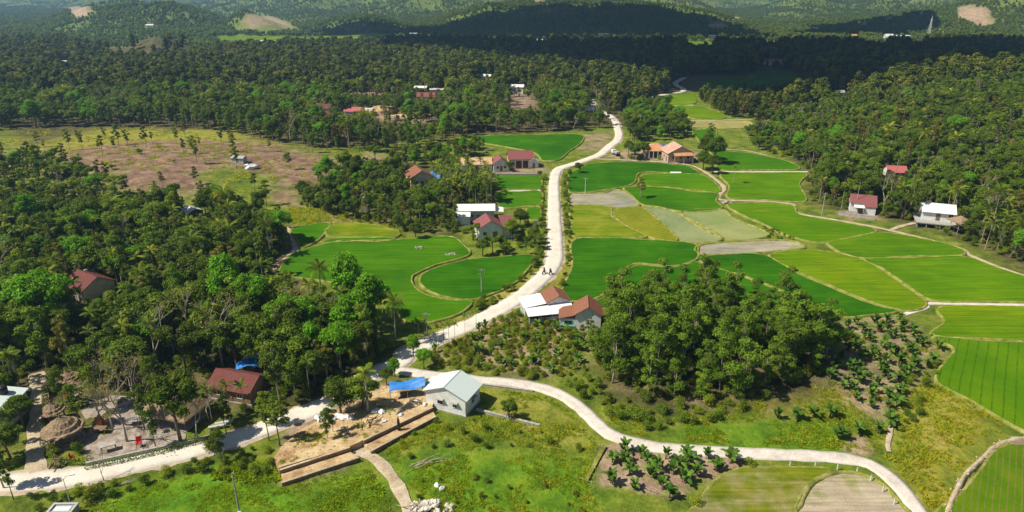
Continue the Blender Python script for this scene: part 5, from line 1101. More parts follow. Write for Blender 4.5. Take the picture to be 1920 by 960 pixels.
LAND = [('the white house with mint roof', 850, 740), ('the shop house roofs', 1030, 560), ('the maroon gabled house', 915, 430), ('the weathered red roof', 790, 335), ('the pink house', 1265, 285), ('the white villa', 1615, 385), ('the stilt house', 1750, 410), ('the pinkish red roof', 1675, 325),
        ('the dark red roof', 165, 525), ('the blue canopy', 470, 680), ('the large round hut', 120, 800), ('the thatched hall', 330, 745), ('the grey roof', 90, 430), ('the crumpled white shed', 360, 395), ('the ploughed clearing', 300, 290), ('the round paddy', 880, 525), ('the field track', 540, 470), ('the bright red far roof', 670, 212), ('the far two storey house', 790, 172), ('the lone far cottage', 970, 165), ('the far road bend', 1265, 165), ('the slope foot path', 1850, 480), ('the straw field', 1350, 235), ('the upper paddy', 1000, 268), ('the orange roof', 890, 300),
        ('the brown tiled house', 1100, 590), ('the banana field', 1570, 670), ('the deep green paddy', 1150, 540), ('the lime paddy', 1500, 540), ('the row of four bananas', 1480, 770), ('the concrete path bend', 1150, 800), ('the shop house front', 1010, 600), ('the tiny white hut', 1572, 182), ('the white tent roof', 1387, 190), ('the red earth pit', 535, 372), ('the parked truck', 1152, 287), ('the earth mound', 720, 215), ('the frame edge', 1910, 300), ('the clearing rim', 60, 280), ('the thatched lookout', 1795, 415), ('the far maroon roof', 803, 186), ('the straight road', 1040, 400), ('the lone coconut palm', 605, 490), ('the dirt drive', 70, 740), ('the road junction', 110, 890), ('the earth lot', 650, 820), ('the small banana plot', 1250, 880), ('the footpath', 1668, 820), ('the verge palms', 840, 640), ('the blue shelter', 765, 715), ('the path start', 905, 712), ('the shaded road bend', 760, 660), ('the plot corner', 1085, 700)]
def near(px, py, wh=''): return min([t for t in LAND if t[0].split(' ', 1)[1] not in wh], key=lambda t: (t[1] - px) ** 2 + 3 * (t[2] - py) ** 2)[0]

# single plants that stand out in the photograph
SINGLE = [
    ('coconut', 605, 578, 10.5, 'coconut palm with spreading dark fronds standing up against the large paddy'), ('coconut', 742, 640, 9.5, 'coconut palm with yellowed fronds at the paddy corner by the road'),
    ('coconut', 437, 462, 9.0, 'coconut palm with long fronds at the wood edge below the clearing'), ('coconut', 392, 655, 9.0, 'dark coconut palm among the bright crowns of the near wood'),
    ('coconut', 1846, 470, 8.5, 'coconut palm with yellow green fronds nearest the slope foot path'), ('coconut', 1898, 478, 9.5, 'tall coconut palm at the frame edge by the slope foot path'), ('coconut', 1880, 455, 8.0, 'shorter coconut palm behind the two at the slope foot path'),
    ('coconut', 1055, 232, 10, 'coconut palm on the sunny bank near the far white hut'), ('coconut', 1072, 226, 10, 'coconut palm leaning beside the far white hut'), ('coconut', 1088, 234, 9, 'coconut palm just above the upper paddy'), ('coconut', 1725, 262, 10, 'coconut palm rising from the middle of the slope wood'),
    ('areca', 1375, 345, 7.0, 'single areca palm standing tall out in the paddy by the field track'), ('areca', 152, 588, 8.0, 'areca palm with bare pale trunk in front of the dark red roof'),
    ('areca', 22, 738, 8.0, 'areca palm in the clump behind the mint roof, nearest the frame edge'), ('areca', 32, 742, 8.6, 'tallest areca palm in the clump behind the mint roof'), ('areca', 42, 738, 8.0, 'areca palm in the clump behind the mint roof, nearest the drive'), ('areca', 36, 728, 7.6, 'areca palm at the back of the clump behind the mint roof'),
    ('areca', 822, 652, 4.9, 'first small areca palm on the road verge, lowest down the road'), ('areca', 832, 648, 5.0, 'second small areca palm on the road verge, close to the first'), ('areca', 842, 645, 5.0, 'third small areca palm on the road verge'), ('areca', 853, 640, 4.6, 'fourth small areca palm on the road verge'), ('areca', 872, 628, 4.8, 'small areca palm on the verge where the road straightens'), ('areca', 893, 617, 4.6, 'small areca palm farthest up the road verge'),
    ('areca', 786, 642, 5.2, 'areca palm over the small grey roof by the shaded road'), ('areca', 797, 640, 4.8, 'areca palm beside the utility pole at the shaded road'),
    ('slender', 1200, 372, 7.5, 'lone dark tree on the paddy bank between bright fields'), ('broad', 955, 786, 4.2, 'small rounded tree in the grass beside the white house wall'),
    ('broad', 340, 832, 13, 'tall tree with thick grey trunk in front of the thatched hall'), ('bare', 238, 828, 10.5, 'big bare branching tree in the garden between hut and hall'), ('bare', 190, 800, 8.0, 'thin bare tree beside the orange chairs'), ('bare', 300, 700, 12, 'tall bare pale tree rising from the near wood'), ('bare', 195, 902, 4.0, 'small leafless tree leaning over the road edge'),
    ('slender', 415, 865, 6.0, 'dark leafy tree on the road edge by the vegetable patch'), ('slender', 525, 835, 9.0, 'slender tree between the road and the earth lot'), ('slender', 505, 825, 7.5, 'thin tree with crooked trunk near the earth lot corner'), ('slender', 615, 832, 6.5, 'thin tree standing in the middle of the earth lot'), ('slender', 625, 818, 6.0, 'second thin tree in the earth lot, behind the first'), ('areca', 690, 780, 9.0, 'tall areca palm with thick foliage between road and earth lot'), ('broad', 680, 770, 7.0, 'leafy tree at the back corner of the earth lot'), ('broad', 640, 778, 7.5, 'leafy tree overhanging the road behind the white sacks'),
    ('slender', 25, 935, 7.0, 'slim dark tree at the near roadside corner'), ('slender', 8, 915, 8.0, 'slim dark tree at the frame edge by the road'), ('broad', 45, 800, 6.0, 'dark shaded tree between the mint roof and the drive'), ('broad', 20, 860, 6.5, 'dark tree overshadowing the end of the drive'),
    ('bush', 175, 935, 3.0, 'leafy bush on the road bank above the grey tank'), ('bush', 150, 850, 2.2, 'clipped bush in front of the large round hut'), ('bush', 100, 850, 2.2, 'bush at the foot of the large round hut by the drive'), ('bush', 395, 845, 2.2, 'bush on the garden wall end'),
    ('slender', 75, 330, 12, 'tall thin tree standing at the clearing edge, far side of the knoll'), ('slender', 95, 355, 10, 'dark thin tree at the foot of the clearing knoll'), ('slender', 203, 345, 8, 'dark thin tree on the bare clearing'), ('bush', 195, 340, 4, 'round green bush on the bare clearing'), ('slender', 240, 275, 8, 'thin tree on the yellow rim of the clearing'), ('slender', 345, 290, 7, 'spindly tree on the top of the clearing'), ('slender', 155, 280, 8, 'thin tree at the back of the clearing'), ('slender', 320, 395, 8, 'tree below the clearing with narrow crown'), ('slender', 500, 385, 9, 'dark narrow tree beside the red earth pit'),
    ('broad', 905, 480, 5.0, 'round leafy tree in front of the maroon gabled house'), ('broad', 960, 450, 6.5, 'dark tree between the maroon gabled house and the road'), ('broad', 975, 425, 6.0, 'dark tree behind the roadside pole'), ('broad', 780, 447, 5, 'small tree at the top edge of the large paddy'),
    ('broad', 990, 300, 4.5, 'dark round tree beside the porch house'), ('broad', 955, 322, 5, 'dark tree in the yard between white gable and porch'),
    ('broad', 1340, 308, 12, 'tall dark tree right behind the pink house'), ('broad', 1322, 300, 11, 'tall dark tree touching the pink house roof'), ('broad', 1318, 318, 8, 'leafy dark tree at the bend of the field track'), ('broad', 1335, 326, 8, 'dark tree at the track corner below the tall ones'), ('broad', 1325, 285, 10, 'dark tree behind the pair at the pink house'),
    ('broad', 1190, 300, 8, 'tree in the yard beside the parked truck'), ('broad', 1205, 295, 7, 'tree in the yard before the orange hip roof'), ('broad', 1178, 290, 6.5, 'tree on the road corner by the parked truck'), ('slender', 1332, 262, 8, 'narrow dark tree beyond the tall pair, in the paddy'),
    ('broad', 740, 705, 3.6, 'small bright tree on the roadside corner by the white house'), ('broad', 725, 722, 3.6, 'small leafy tree between the road and the blue shelter'), ('broad', 775, 668, 4.5, 'bright leafy tree beside the road above the blue shelter'), ('broad', 795, 690, 4.2, 'bright leafy tree behind the blue shelter'), ('broad', 1085, 325, 4.6, 'dark broad tree at the paddy corner by the road bend'), ('broad', 1068, 335, 4, 'leafy tree on the verge at the road bend'),
    ('broad', 90, 640, 16, 'great bright crowned tree spreading beside the dark red roof'), ('broad', 435, 598, 15, 'tall bright green crown rising over the middle of the wood'), ('broad', 655, 600, 15, 'large bright tree at the wood edge over the paddy'), ('broad', 700, 625, 13, 'rounded bright tree beside the yellowed coconut palm'), ('broad', 610, 640, 10, 'dense tree below the tall coconut palm'), ('broad', 552, 655, 12, 'bright tree in the dark corner of the wood'), ('broad', 640, 700, 11, 'bright leafy tree close to the shaded road bend'), ('broad', 180, 720, 10, 'broad olive crowned tree above the small huts'), ('broad', 592, 722, 8, 'dark dense tree between the canopy and the road'), ('broad', 480, 620, 13.5, 'bright crown beside the shaded gap in the wood'),
]
SINGLE += [('slender', 152, 800, 8.0, 'slender tree rising behind the large round hut'), ('bare', 212, 806, 8.5, 'bare tree beside the brown garden table'), ('slender', 272, 806, 9.0, 'slender tree at the near corner of the thatched hall'), ('slender', 292, 838, 7.0, 'thin leafy tree on the garden wall'), ('bare', 372, 822, 8.0, 'bare tree at the end of the thatched hall'), ('slender', 425, 815, 7.0, 'slim tree between the stone benches and the road'), ('slender', 500, 800, 7.0, 'slim tall tree in front of the rust brown cottage'), ('areca', 398, 790, 6.5, 'areca palm beside the rust brown cottage'), ('areca', 432, 775, 6.0, 'short areca palm before the cottage windows'), ('slender', 182, 770, 9.0, 'slim tree between the small huts and the paving'), ('broad', 250, 722, 10.0, 'wide tree behind the round well'), ('broad', 350, 700, 11.0, 'wide olive tree behind the thatched hall'), ('broad', 378, 690, 9.0, 'wide dark tree between the thatched hall and the blue canopy'), ('bare', 268, 768, 9.5, 'tall bare tree over the round well'), ('broad', 300, 660, 12.0, 'tall olive tree next to the tall bare pale one'), ('slender', 120, 765, 8.0, 'slim tree between the two small huts')]
BRIGHT = {'great', 'bright', 'large', 'rounded'}
for kd, px_, py_, hg, lb in SINGLE:
    v = None
    if kd == 'broad':
        v = random.choice((2, 3)) if ('bright' in lb) else random.choice((6, 9, 11) if hg < 8.5 else (0, 1, 4, 5, 6, 7, 8, 9, 10, 11))
    plant_px(kd, px_, py_, hg, lb, v, None, kd == 'coconut' and py_ > 440)

POOL = []   # (size in picture, kind, variant, x, y, height, rz, label, group)
def region(poly, gap, mix, hr, where, seed, tol=0, vars=None, loose=0.0, shrink=0.9, group=None, loc=True, size_words=True):
    x, y = candidates(poly, gap, seed); rng = random.Random(seed); kinds = list(mix); wts = [mix[k] for k in kinds]
    for xx, yy in zip(x, y):
        kd = rng.choices(kinds, wts)[0]; v = rng.choice(vars) if vars and kd == 'bush' else rng.randrange(len(PROTO[kd])); Hn, cr = dims(kd, v); lo, hi = hr[kd] if kd in hr else hr['*']; t = rng.random(); hg = lo + (hi - lo) * t
        z0 = h1(xx, yy); c0 = {'broad': 0.3, 'acacia': 0.35, 'slender': 0.45, 'coconut': 0.6, 'areca': 0.75, 'bare': 0.4}.get(kd, 0.0)
        tl = tol + (6 if rng.random() < loose else 0)
        if hides(xx, yy, z0, hg, cr * hg / Hn, c0, shrink) > tl:
            hg *= rng.uniform(0.45, 0.7)
            if kd in ('coconut',) or hides(xx, yy, z0, hg, cr * hg / Hn, c0, shrink) > tol: continue
            t = 0.0
        a, b, d = project(xx, yy, z0 + hg * 0.6)
        if not (-420 < a < 2360 and b < 1060): continue
        out_ = not (-60 < a < 1985 and b < 1010)
        sz = ('tall ' if t > 0.66 else 'low ' if t < 0.33 else 'mid-sized ') if size_words else ''
        lm = near(a, b, where) if loc else None
        POOL.append((-1.0 if out_ else hg * FPX / d, kd, v, xx, yy, hg, rng.uniform(0, 6.28), (sz, NAMES[kd][1], where, lm, a, b), group or (NAMES[kd][1] + 's ' + where)))
BR = {'broad': 4, 'slender': 3, 'acacia': 1.2, 'areca': 1.8, 'coconut': 0.6, 'bare': 0.45}
region([(0, 445), (60, 420), (200, 415), (330, 400), (430, 410), (520, 430), (545, 470), (500, 515), (560, 565), (640, 610), (720, 645), (760, 660), (735, 690), (690, 700), (640, 745), (560, 765), (500, 765), (420, 710), (380, 690), (250, 690), (150, 690), (95, 720), (50, 700), (-60, 700), (-330, 690), (-330, 450)], 4.3, BR, {'*': (6.5, 13), 'areca': (7, 10), 'coconut': (8.5, 11)}, 'in the near wood', 101)
region([(-80, 310), (60, 300), (120, 320), (200, 360), (300, 385), (400, 375), (480, 395), (530, 430), (400, 410), (200, 415), (60, 425), (-80, 440)], 4.8, {'broad': 3, 'slender': 3, 'areca': 1.6, 'coconut': 0.4}, {'*': (4, 9.5)}, 'in the wood below the clearing', 102)
region([(560, 385), (600, 345), (640, 318), (740, 312), (770, 350), (850, 352), (930, 362), (935, 385), (860, 400), (850, 440), (790, 443), (700, 425), (640, 405), (570, 395)], 4.6, {'broad': 4, 'slender': 3, 'areca': 1.6, 'acacia': 1}, {'*': (4, 9)}, 'in the copse above the large paddy', 103)
region([(800, 350), (850, 325), (900, 332), (930, 345), (928, 385), (870, 382), (815, 385)], 2.6, {'areca': 1}, {'*': (6, 8.5)}, 'in the dense areca stand', 104)
region([(1110, 600), (1180, 575), (1260, 560), (1330, 565), (1430, 580), (1530, 600), (1570, 620), (1560, 680), (1530, 715), (1450, 735), (1400, 755), (1345, 772), (1290, 748), (1230, 760), (1165, 735), (1110, 690), (1085, 640)], 4.2, {'acacia': 1}, {'*': (5.0, 13)}, 'in the acacia grove', 105, shrink=0.6, loose=0.3)
region([(1500, 305), (1525, 345), (1520, 380), (1570, 392), (1640, 412), (1700, 418), (1790, 440), (1830, 462), (1930, 500), (2080, 545), (2240, 585), (2300, 500), (2300, 150), (1900, 165), (1700, 185), (1560, 200), (1480, 230), (1420, 262), (1470, 285)], 4.6, {'broad': 3.4, 'slender': 3, 'acacia': 1.5, 'areca': 2.0, 'coconut': 0.7, 'bare': 0.4}, {'*': (5, 12.5), 'areca': (7, 11)}, 'in the slope wood', 106)
region([(-400, 270), (100, 238), (300, 238), (430, 252), (600, 280), (760, 292), (860, 262), (885, 250), (1085, 248), (1145, 236), (1140, 215), (1100, 195), (1000, 180), (860, 178), (640, 180), (300, 185), (-400, 195)], 5.2, {'broad': 3, 'slender': 3.5, 'acacia': 2, 'coconut': 0.6, 'areca': 1.4, 'bare': 0.3}, {'*': (5.5, 14), 'areca': (8, 12)}, 'in the middle wood', 107)
region([(1165, 235), (1180, 205), (1240, 190), (1262, 205), (1300, 232), (1295, 260), (1240, 262), (1180, 275)], 5.5, {'broad': 1}, {'*': (6, 10)}, 'beyond the pink house', 108)
region([(1350, 360), (1362, 350), (1400, 352), (1405, 362), (1380, 366)], 2.4, {'areca': 1, 'bush': 1}, {'areca': (5, 7), '*': (2, 3)}, 'on the islet by the field track', 109)
region([(1400, 250), (1440, 240), (1480, 270), (1495, 300), (1460, 292), (1410, 280)], 4.0, {'broad': 1, 'bush': 1}, {'broad': (4, 8), '*': (2, 3)}, 'at the wood corner above the paddies', 110)
region([(20, 275), (150, 255), (400, 255), (560, 275), (640, 300), (620, 350), (520, 380), (420, 370), (300, 375), (150, 360), (40, 320)], 19, {'slender': 3, 'bush': 1}, {'slender': (4, 10), '*': (1.0, 3)}, 'on the ploughed clearing', 111, tol=99, loc=True)
region([(700, 302), (790, 292), (862, 282), (900, 274), (912, 292), (870, 300), (860, 312), (770, 318)], 4.6, {'broad': 4, 'slender': 2}, {'*': (4.5, 8)}, 'behind the weathered red roof', 112)
region([(-70, 700), (40, 700), (62, 740), (56, 860), (30, 890), (0, 900), (-70, 910)], 3.4, {'broad': 2, 'slender': 2, 'areca': 2, 'bush': 1}, {'*': (4, 7), 'areca': (6, 8.5), 'bush': (1.2, 2.2)}, 'beside the dirt drive', 113, tol=2)
region([(838, 412), (866, 428), (880, 462), (905, 478), (960, 480), (1003, 472), (1012, 418), (985, 414), (975, 440), (950, 462), (905, 468), (884, 446), (864, 418)], 3.2, {'broad': 2, 'slender': 1, 'bush': 1.5}, {'broad': (3, 6), 'slender': (4, 6), 'bush': (1.2, 2.4)}, 'round the maroon gabled house', 114, tol=1, shrink=0.8)
# verge and garden shrubs
region([(1052, 330), (1068, 335), (1072, 440), (1070, 500), (1052, 545), (1045, 540), (1062, 470), (1058, 400)], 2.3, {'bush': 1}, {'*': (1.0, 2.6)}, 'on the road verge by the deep green paddy', 120, shrink=0.6, tol=2)
region([(1010, 330), (1026, 330), (1024, 470), (1005, 510), (960, 550), (890, 590), (880, 580), (940, 545), (990, 510), (1010, 450)], 2.4, {'bush': 1}, {'*': (1.0, 2.8)}, 'on the road verge by the round paddy', 121, shrink=0.6, tol=2)
region([(840, 640), (880, 612), (960, 585), (1070, 610), (1090, 650), (1095, 700), (1000, 712), (900, 702), (830, 690), (800, 670)], 1.75, {'bush': 3, 'banana': 0.6}, {'bush': (0.9, 1.9), 'banana': (1.6, 2.4)}, 'in the cassava plot', 122, tol=3, shrink=0.5, vars=(1, 4))
region([(1120, 740), (1200, 755), (1260, 765), (1350, 780), (1480, 745), (1500, 735), (1470, 755), (1350, 792), (1250, 800), (1235, 825), (1180, 815), (1130, 780)], 2.6, {'bush': 1}, {'*': (1.0, 2.4)}, 'along the grove edge', 123, tol=4)
region([(1090, 700), (1130, 735), (1180, 760), (1130, 770), (1085, 745), (1060, 725)], 2.2, {'bush': 1}, {'*': (0.9, 2.4)}, 'between the grove and the path', 132, tol=4)
region([(1690, 700), (1740, 700), (1765, 660), (1780, 655), (1760, 700), (1725, 735), (1725, 800), (1690, 810), (1670, 840), (1665, 800), (1690, 770)], 2.3, {'bush': 1}, {'*': (1.0, 2.2)}, 'at the banana field edge', 124, tol=4)
region([(1290, 950), (1330, 905), (1390, 872), (1440, 868), (1460, 874), (1400, 895), (1350, 930), (1310, 965)], 1.7, {'bush': 1}, {'*': (0.9, 2.2)}, 'below the small banana plot', 125, tol=4)
region([(30, 955), (90, 930), (200, 912), (300, 885), (400, 855), (470, 835), (510, 850), (520, 900), (470, 905), (400, 880), (300, 905), (180, 945), (60, 985)], 2.2, {'bush': 1}, {'*': (0.8, 2.0)}, 'on the bank below the road', 126, tol=4)
region([(780, 790), (900, 785), (1000, 800), (1080, 820), (1110, 850), (1050, 850), (900, 840), (760, 860), (740, 845)], 3.4, {'bush': 1}, {'*': (0.6, 1.6)}, 'in the weedy ground below the white house', 127, tol=9)
region([(720, 920), (760, 900), (820, 890), (1000, 885), (1110, 900), (1130, 960), (900, 975), (780, 960)], 4.0, {'bush': 1}, {'*': (0.5, 1.2)}, 'in the rough meadow', 128, tol=9)
region([(90, 760), (160, 750), (260, 760), (280, 800), (400, 790), (480, 800), (500, 780), (420, 760), (300, 720), (120, 715)], 2.7, {'bush': 1.4, 'slender': 1.6, 'areca': 0.8, 'bare': 0.4}, {'bush': (1, 2.2), 'slender': (5, 9), 'areca': (5, 8), 'bare': (6, 9)}, 'in the garden behind the huts', 129, tol=3, shrink=0.7)
region([(1160, 300), (1230, 300), (1320, 306), (1320, 300), (1240, 295), (1165, 295)], 2.4, {'bush': 1}, {'*': (1.4, 2.4)}, 'hedging the pink house yard', 130, tol=2)
region([(1395, 435), (1440, 425), (1490, 440), (1500, 450), (1450, 447), (1410, 442)], 1.8, {'bush': 1}, {'*': (0.6, 1.2)}, 'on the weedy bank among the paddies', 131, tol=9)

# banana plantings
SB = [(750, 590), (845, 590), (740, 740), (880, 680), (920, 790), (965, 560), (1010, 610), (1060, 700), (1130, 790), (1150, 560), (1210, 680), (1300, 745), (1310, 560), (1340, 610), (1390, 690), (1470, 560), (1530, 650), (1640, 590), (850, 505), (1180, 850), (1090, 640), (1250, 630)]
rows_ = sorted(SB, key=lambda t: (round(t[1] / 60), t[0])); by = {}
for a, b in rows_: by.setdefault(round(b / 60), []).append((a, b))
ordw = ['first', 'second', 'third', 'fourth', 'fifth', 'sixth', 'seventh', 'eighth', 'ninth']
for ri, (k, L) in enumerate(sorted(by.items())):
    for ci, (a, b) in enumerate(L):
        plant_px('banana', 960 + a / 4, 720 + b / 4, random.uniform(1.9, 2.5), f'banana plant in the pinkish soil plot, {ordw[ri]} row from the path, {ordw[ci]} along', None, 'banana plants in the small soil plot')
for i, (a, b) in enumerate([(80, 265), (210, 265), (330, 255), (465, 245)]): plant_px('banana', 1440 + a / 4, 720 + b / 4, 2.3, f'{ordw[i]} banana plant of the row of four in the meadow, counted from the grove', None, 'row of four banana plants')
for a, b, lb in [(545, 405, 'lone banana plant in the meadow below the row of four'), (670, 375, 'banana plant in the meadow between the lone one and the field'), (820, 365, 'pale young banana plant at the corner of the banana field'), (910, 310, 'dense banana plant at the start of the footpath')]: plant_px('banana', 1440 + a / 4, 720 + b / 4, 2.2, lb)
region([(1555, 660), (1570, 625), (1610, 605), (1690, 598), (1735, 625), (1765, 655), (1740, 690), (1705, 735), (1690, 780), (1650, 785), (1615, 765), (1575, 735), (1545, 700)], 2.75, {'banana': 1}, {'*': (1.6, 2.5)}, 'in the large banana field', 140, tol=9)

# the ones that show largest stand as individuals, the rest as one mass per kind
POOL.sort(key=lambda t: -t[0]); count = {}; rest = {}
CAP = {'broad': 285, 'slender': 200, 'acacia': 280, 'areca': 190, 'bush': 290, 'banana': 170, 'coconut': 40, 'bare': 40}
chosen = []
for sz, kd, v, x, y, hg, rz, lb, gp in POOL:
    count[kd] = count.get(kd, 0) + 1
    if sz > 0 and count[kd] <= CAP[kd]: chosen.append((kd, v, x, y, hg, rz, lb, gp))
    else: rest.setdefault(kd, []).append((v, x, y, hg, rz))
LXY = {t[0]: (t[1], t[2]) for t in LAND}
ORD = ['nearest', 'second nearest', 'third nearest', 'fourth nearest', 'fifth nearest', 'sixth nearest', 'seventh nearest', 'eighth nearest']
clusters = {}
for i, c in enumerate(chosen):
    sz, nm, wh, lm, a, b = c[6]
    clusters.setdefault((sz, nm, wh, lm), []).append((((a - LXY[lm][0]) ** 2 + (b - LXY[lm][1]) ** 2) if lm else 0, i))
final = {}
for (sz, nm, wh, lm), L in clusters.items():
    L.sort()
    for k, (_, i) in enumerate(L):
        def words_of(t): return len(t.replace(',', '').split())
        if lm is None: t = sz + nm + ' ' + wh
        elif len(L) == 1: t = sz + nm + ' ' + wh + ', near ' + lm
        elif k < len(ORD): t = sz + nm + ' ' + wh + ', ' + ORD[k] + ' to ' + lm
        else: t = sz + nm + ' ' + wh + ', farther off from ' + lm
        if words_of(t) > 16: t = sz + nm + ' ' + wh.replace('the ', '') + (', ' + ORD[k] + ' to ' + lm.replace('the ', '', 1) if k < len(ORD) else ', farther off')
        final[i] = t
for i, (kd, v, x, y, hg, rz, lb, gp) in enumerate(chosen): plant(kd, v, x, y, hg, rz, final[i], gp)
print('POOL', {k: count[k] for k in count}, {k: len(v) for k, v in rest.items()})
def joined_source(kd, v):
    """one mesh of a whole plant, for the masses"""
    p = PROTO[kd][v]; bm = bmesh.new()
    if kd in ('areca', 'coconut'): ms = [p['trunk'], p['crown'], p['shaft']]
    elif kd == 'banana':
        ms = [p[0]]
    else: ms = [p[2], p[3]]
    me = bpy.data.meshes.new(NAMES[kd][0] + '_whole'); mats = []
    for k, m_ in enumerate(ms):
        n0 = len(bm.faces); bm.from_mesh(m_); bm.faces.ensure_lookup_table()
        mats.append(m_.materials[0])
        for f in bm.faces[n0:]: f.material_index = k
    bm.to_mesh(me); bm.free()
    for m_ in mats: me.materials.append(m_)
    return bpy.data.objects.new(NAMES[kd][0] + '_whole', me)
for kd, L in rest.items():
    if kd == 'banana': continue
    src = [joined_source(kd, v) for v in range(len(PROTO[kd]))]; Hn = np.array([dims(kd, v)[0] for v in range(len(PROTO[kd]))])
    A = np.array(L); vi = A[:, 0].astype(int); P = np.stack([A[:, 1], A[:, 2], H(A[:, 1], A[:, 2])], 1)
    scatter('undergrowth' if kd == 'bush' else 'forest', P, A[:, 4], A[:, 3] / Hn[vi], src, f'mass of {NAMES[kd][1]}s too many to count in the farther woods', vi)

# far woods: dark band across the valley and the trees on the hills
def far_source(seed, mat, per, size, conic=False):
    rng = random.Random(seed); lobes = []; wide = rng.uniform(1.0, 2.4)
    for k in range(13):
        a = 2.4 * k; t = k / 12; rr = rng.uniform(0.2, 1.0) * wide * (1.15 - 0.7 * t if conic else 1.0); lobes.append(((math.cos(a) * rr, math.sin(a) * rr, 2.6 + (7.2 if conic else 5.4) * t + rng.uniform(-0.5, 0.5)), rng.uniform(0.7, 1.35)))
    cm = crown_mesh('crown', lobes, per, size, mat, seed, -0.8, 0.8); mb = MB(); mb.tube([(0, 0, -1), (0, 0, 4), (0, 0, 7.5)], [0.25, 0.2, 0.05], 5)
    for c, r_ in lobes[:3]: mb.tube([(0, 0, 3), c], [0.1, 0.04], 4, False)
    tm = mb.mesh('t', M['bark']); bm = bmesh.new(); bm.from_mesh(tm); n0 = len(bm.faces); bm.from_mesh(cm); bm.faces.ensure_lookup_table()
    for f in bm.faces[n0:]: f.material_index = 1
    me = bpy.data.meshes.new('far_tree'); bm.to_mesh(me); bm.free(); me.materials.append(M['bark']); me.materials.append(M[mat]); return bpy.data.objects.new('far_tree', me)
FS = [far_source(300 + k, 'leaf_far', 950, 0.70, k % 2 == 0) for k in range(9)] + [far_source(310, 'leaf_dry', 600, 0.7)]
KPf = KP[KP[:, 2] > 330]; DOME = np.array([(-360 + 70 * math.cos(t), 712 + 75 * math.sin(t)) for t in np.linspace(0, 6.2, 24)])
def far_wood(poly, gap, hr, label, seed, src, bright=None, tol=0):
    x, y = candidates(poly, gap, seed); rng = np.random.default_rng(seed); hg = rng.uniform(hr[0], hr[1], len(x)); z = H(x, y); ok = np.ones(len(x), bool)
    a, b, d = project(x, y, z + hg * 0.55); s = FPX / d; ok &= (a > -420) & (a < 2360)
    for i in np.where(ok)[0]:
        q = (((KPf[:, 0] - a[i]) / (3.4 * hg[i] / 10 * s[i])) ** 2 + ((KPf[:, 1] - b[i]) / (0.42 * hg[i] * s[i])) ** 2 < 1) & (KPf[:, 2] > d[i] + 3)
        if q.sum() > tol: ok[i] = False
    ok &= ~(inside(x, y, DOME) & (rng.random(len(x)) < 0.93)); P = np.stack([x, y, z], 1)[ok]; n = len(P)
    return scatter('forest', P, rng.uniform(0, 6.28, n), hg[ok] / 9.0, src, label, rng.integers(0, len(src), n))
far_wood([(-400, 197), (300, 187), (640, 182), (860, 178), (900, 172), (900, 100), (760, 88), (560, 92), (420, 100), (240, 98), (120, 85), (-400, 82)], 4.7, (6, 14), 'broad dark wood covering the valley floor beyond the middle wood', 201, FS)
far_wood([(860, 178), (1000, 180), (1100, 195), (1150, 215), (1180, 205), (1240, 185), (1262, 150), (1290, 140), (1410, 140), (1420, 130), (1480, 132), (1530, 150), (1470, 205), (1500, 215), (1600, 195), (1800, 175), (2350, 155), (2350, 84), (1600, 88), (1300, 86), (900, 88), (760, 86)], 4.9, (6, 14), 'dark wood in cloud shade across the far valley', 202, FS)
far_wood([(1325, 170), (1400, 172), (1520, 160), (1482, 212), (1425, 245), (1408, 224), (1366, 222), (1332, 203), (1310, 188)], 5.0, (5, 10), 'dark trees round the white tent roof', 205, FS)
FSB = [far_source(320 + k, 'leaf_bright', 600, 0.8) for k in range(2)]
far_wood([(800, 150), (830, 135), (900, 135), (905, 158), (860, 165), (810, 165)], 4.2, (6, 9), 'bright green copse of young trees in the far wood', 203, FSB)
far_wood([(0, 160), (100, 150), (120, 170), (60, 185), (0, 185)], 4.6, (7, 10), 'bright green stand at the edge of the far wood', 204, FSB)
HS = [far_source(330 + k, 'leaf_hill', 120, 1.9) for k in range(4)]
yy = 840 * (3600 / 840) ** RNG.random(150000); xx = RNG.uniform(-0.85, 0.85, 150000) * yy; wgt = np.clip(850 / yy, 0, 1); bare = np.zeros(len(xx))
for poly, w, st in HILL_W['soil'] + HILL_W['straw'][:1] + [(np.array(W([(455, 60), (455, 42), (470, 30), (488, 24), (515, 33), (545, 46), (552, 60)])), 0, 0)]: bare = np.maximum(bare, inside(xx, yy, poly) * 1.0)
for k, f in FIELD_W: bare = np.maximum(bare, inside(xx, yy, f) * 1.0)
dens = sstep(0.36, 0.50, fbm(xx / 120, yy / 120, 77)) * 0.7 + 0.3
az_ = xx / yy
kk = (RNG.random(len(xx)) < dens) & (bare < 0.5) & (np.abs(az_) < 0.85)
xx, yy = xx[kk], yy[kk]; zz = H(xx, yy)
a, b, d = project(xx, yy, zz + 4); okh = np.ones(len(xx), bool); KPh = KP[KP[:, 2] > 780]
for q in KPh: okh &= ((q[0] - a) / 5) ** 2 + ((q[1] - b) / 5) ** 2 > 1
scatter('hill_forest', np.stack([xx, yy, zz], 1)[okh], RNG.uniform(0, 6.28, okh.sum()), RNG.uniform(0.4, 0.85, okh.sum()), HS, 'trees clothing the far hillsides')

